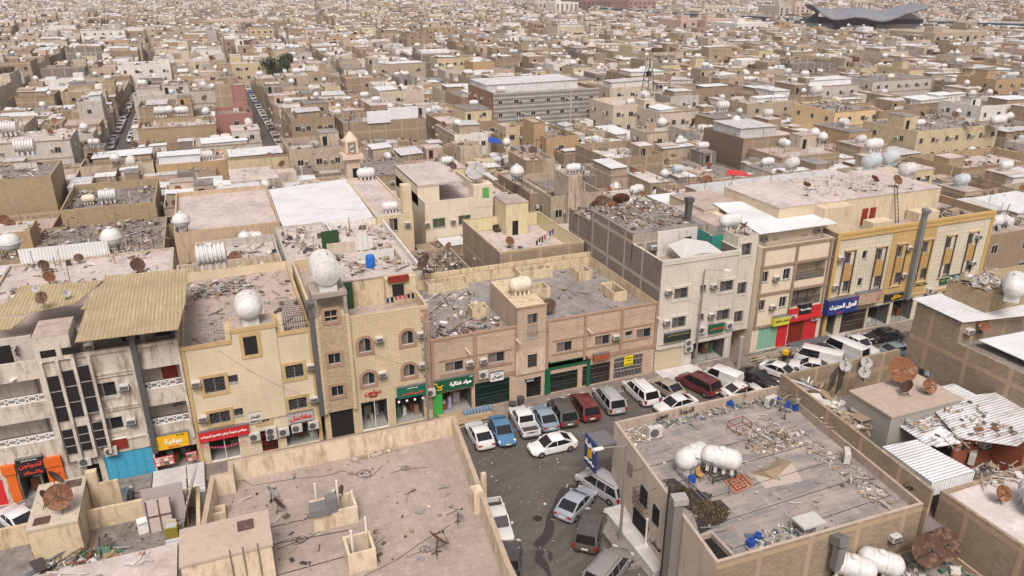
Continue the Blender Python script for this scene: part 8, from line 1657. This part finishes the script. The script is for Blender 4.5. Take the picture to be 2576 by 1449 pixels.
zpl=hz_('R8',1200,165);sbox(b,0,.23,-22,22,0,zpl);sbox(b,.55,.98,-22,22,0,zpl);b.build('podium',MS)
b=MB().mat(ST2);sbox(b,.05,.92,-15,15,0,zpl+3);b.build('glass_hall',MS);b=MB().mat(BLU);sbox(b,.23,.55,-16.5,-15.2,zpl-1.5,zpl);b.build('blue_fascia',MS)
b=MB().mat(ALU)
for i in range(26): s_=.24+i*.012;sbox(b,s_,s_+.002,-16,-15.3,0,zpl+8)
b.build('facade_fins',MS)
for s0,s1,sg in ((.75,.98,1),(.0,.12,-1)):
    b=MB().mat(ST2 if sg<0 else plain((.4,.42,.42),.4,0,'stair_glass'));c0=Vector((A0[0],A0[1],0))+ax*(s0*Ls);c1=Vector((A0[0],A0[1],0))+ax*(s1*Ls);h0,h1=(zpl+10,zpl) if sg>0 else (zpl,zpl+8)
    f=-14;b.face((c0.x+bx.x*f,c0.y+bx.y*f,zpl-2),(c1.x+bx.x*f,c1.y+bx.y*f,zpl-2),(c1.x+bx.x*f,c1.y+bx.y*f,h1),(c0.x+bx.x*f,c0.y+bx.y*f,h0));b.build('sloped_glazing',MS)
# minaret at the station
g=at('R8',1495,215,8);t=thing('minaret','white ribbed minaret standing before the metro station','minaret',(g[0],g[1],0));zt=fv('R8',1505,75,g[1])[2];MB().mat(WPAL['cream']).box(-3,-3,0,3,3,zt*.45).box(-1.8,-1.8,zt*.45,1.8,1.8,zt).box(-2.6,-2.6,zt*.72,2.6,2.6,zt*.76).build('shaft',t)
VI=tag(bpy.data.objects.new('railway_viaduct',None),'long dark elevated railway with pale deck passing the metro station','viaduct');COL.objects.link(VI)
b=MB().mat(plain((.42,.41,.39),.7,0,'viaduct_concrete'));c=MB().mat(plain((.03,.07,.11),.6,0,'blue_barrier'));d_=MB().mat(plain((.1,.1,.1),.8,0,'viaduct_shade'))
VP_=[at('R7',1300,40,9),at('R7',1800,62,9),at('R7',2200,88,9),at('R8',0,120,9),at('R8',480,135,9),at('R8',880,160,9),at('R8',1840,178,9),at('R8',2200,190,9),at('R8',2576,200,9),at('R8',2900,208,9)]
for i in range(len(VP_)-1):
    p,q=Vector(VP_[i]),Vector(VP_[i+1]);dr=(q-p).normalized();n_=Vector((-dr.y,dr.x,0));m_=(p+q)/2;L_=(q-p).length/2
    b.obox(m_,dr*L_,n_*5,(0,0,.5));c.obox(m_-n_*5.2+Vector((0,0,1.)),dr*L_,n_*.2,(0,0,1.2));b.obox(m_+n_*5.2+Vector((0,0,1.5)),dr*L_,n_*.2,(0,0,1.6))
    k=int(L_*2/30)
    for j in range(k): s=p+(q-p)*(j+.5)/k;d_.box(s.x-1.2,s.y-1.2,0,s.x+1.2,s.y+1.2,8.4)
b.build('deck',VI);c.build('barrier',VI);d_.build('pier',VI)
def slab(lb,r,x0,y0,x1,y1,yb,wk,dep=30,z0_=8,cat='building',rows=4,short=None):
    g=at(r,x0,yb,z0_);V=g[1];a=fv(r,x0,y0,V);c=fv(r,x1,y1,V);z=(a[2]+c[2])/2;t=thing('apartment_building',lb,cat,(0,0,0),0,'large buildings on the horizon');w=MB().mat(WPAL[wk] if isinstance(wk,str) else wk);w.box(a[0],V,0,c[0],V+dep,z).box(a[0]+2,V+3,z,a[0]+8,V+9,z+3);w.build('wall',t);n=int((c[0]-a[0])/5)
    m=MB().mat(PANE)
    for j in range(rows):
        zz=z-3-(z-z0_)/rows*j
        if zz<z0_-1: break
        for i in range(n): x=a[0]+(c[0]-a[0])*(i+.5)/n;m.box(x-1.,V-.06,zz-.8,x+1.,V-.004,zz+.8)
    tag(m.build('window_band',t),None,None,None,'stuff')
for a in (('long dark red multi storey building on the horizon','R7',1770,0,2140,5,75,plaster((.2,.125,.115),.3),60,8,'building',3),('pinkish red building right of the dark red one','R7',2150,5,2355,2,90,plaster((.32,.2,.185),.3),40,8,'building',3),('pale grey balcony building on the horizon','R7',1440,18,1590,15,75,'pale grey'),('white and grey building beside the balcony building','R7',1598,18,1770,15,80,'white'),
  ('cream terrace apartments left of the station','R8',175,62,500,35,100,'cream'),('cream apartments farthest left of the station','R8',30,70,170,62,105,'cream'),('pale long apartments behind the viaduct','R8',505,60,730,55,110,'white'),('grey office block with rows of windows left of the station','R8',740,45,860,42,130,'pale grey'),('peach blank walled block left of the station roof','R8',862,40,975,28,130,'peach'),('white office block behind the station','R8',1185,22,1300,20,60,'white'),('tall cream blank block behind the station','R8',1302,8,1455,2,60,'cream'),('brown office block behind the station roof','R8',1070,35,1180,33,60,'brown'),
  ('long pink building with balconies before the viaduct','R8',190,150,468,148,215,'pink'),('white arcaded building before the viaduct','R8',425,178,655,172,235,'white'),('tan long institution at far right','R8',1910,240,2300,245,330,'beige'),('pink low building at the viaduct left end','R8',0,150,125,150,215,'pink')): slab(*a)
# ---------------- merged masses ----------------
tag(FARM.build('distant_houses'),'dense distant flat roofed houses to the horizon','houses',None,'stuff')
tag(FARL.build('roof_litter'),'boards, sheets and scrap scattered over the roofs of the quarter','litter',None,'stuff')
if FART.f: tag(FART.build('distant_tanks',smooth=True),'white water tanks dotted over the distant roofs','water tanks',None,'stuff')
if FARD.f: tag(FARD.build('distant_dishes'),'satellite dishes scattered over the distant roofs','satellite dishes',None,'stuff')
# ---------------- labels that would be shared: add which one ----------------
import collections as _c
grp_=_c.defaultdict(list)
for o in bpy.data.objects:
    if o.get('category') and o.get('label') and o.get('kind')!='stuff' and o['category']!='bottle': grp_[(o['category'],o['label'])].append(o)
ORD=['second','third','fourth','fifth','sixth','seventh','eighth']
for (c_,l_),os_ in grp_.items():
    n_=len(os_)
    if n_<2: continue
    far_=c_ in('car',);os_.sort(key=lambda o:(o.location.y if far_ else proj(tuple(o.location) if o.location.length>.1 else tuple(next((c.matrix_world@Vector(c.bound_box[0]) for c in o.children if c.type=='MESH'),o.location)))[0]))
    for i_,o in enumerate(os_):
        if far_: w_='nearest one' if i_==0 else 'farthest one' if i_==n_-1 else f'{ORD[min(i_-1,6)]} nearest'
        else: w_='leftmost' if i_==0 else 'rightmost' if i_==n_-1 else f'{ORD[min(i_-1,6)]} from left'
        b_=l_.split();w2=w_.split();o['label']=' '.join(b_[:16-len(w2)]).rstrip(',')+', '+w_
# ---------------- haze ----------------
HZ=MB().box(-3300,-35,-2.,4300,6300,75.);m=bpy.data.materials.new('haze');m.use_nodes=True;n=m.node_tree;n.nodes.clear();o_=n.nodes.new('ShaderNodeOutputMaterial');v_=n.nodes.new('ShaderNodeVolumePrincipled');v_.inputs['Color'].default_value=(.92,.88,.86,1);v_.inputs['Density'].default_value=.00016;v_.inputs['Anisotropy'].default_value=.2
n.links.new(v_.outputs[0],o_.inputs['Volume']);HZ.mat(m);tag(HZ.build('haze'),kind='stuff')
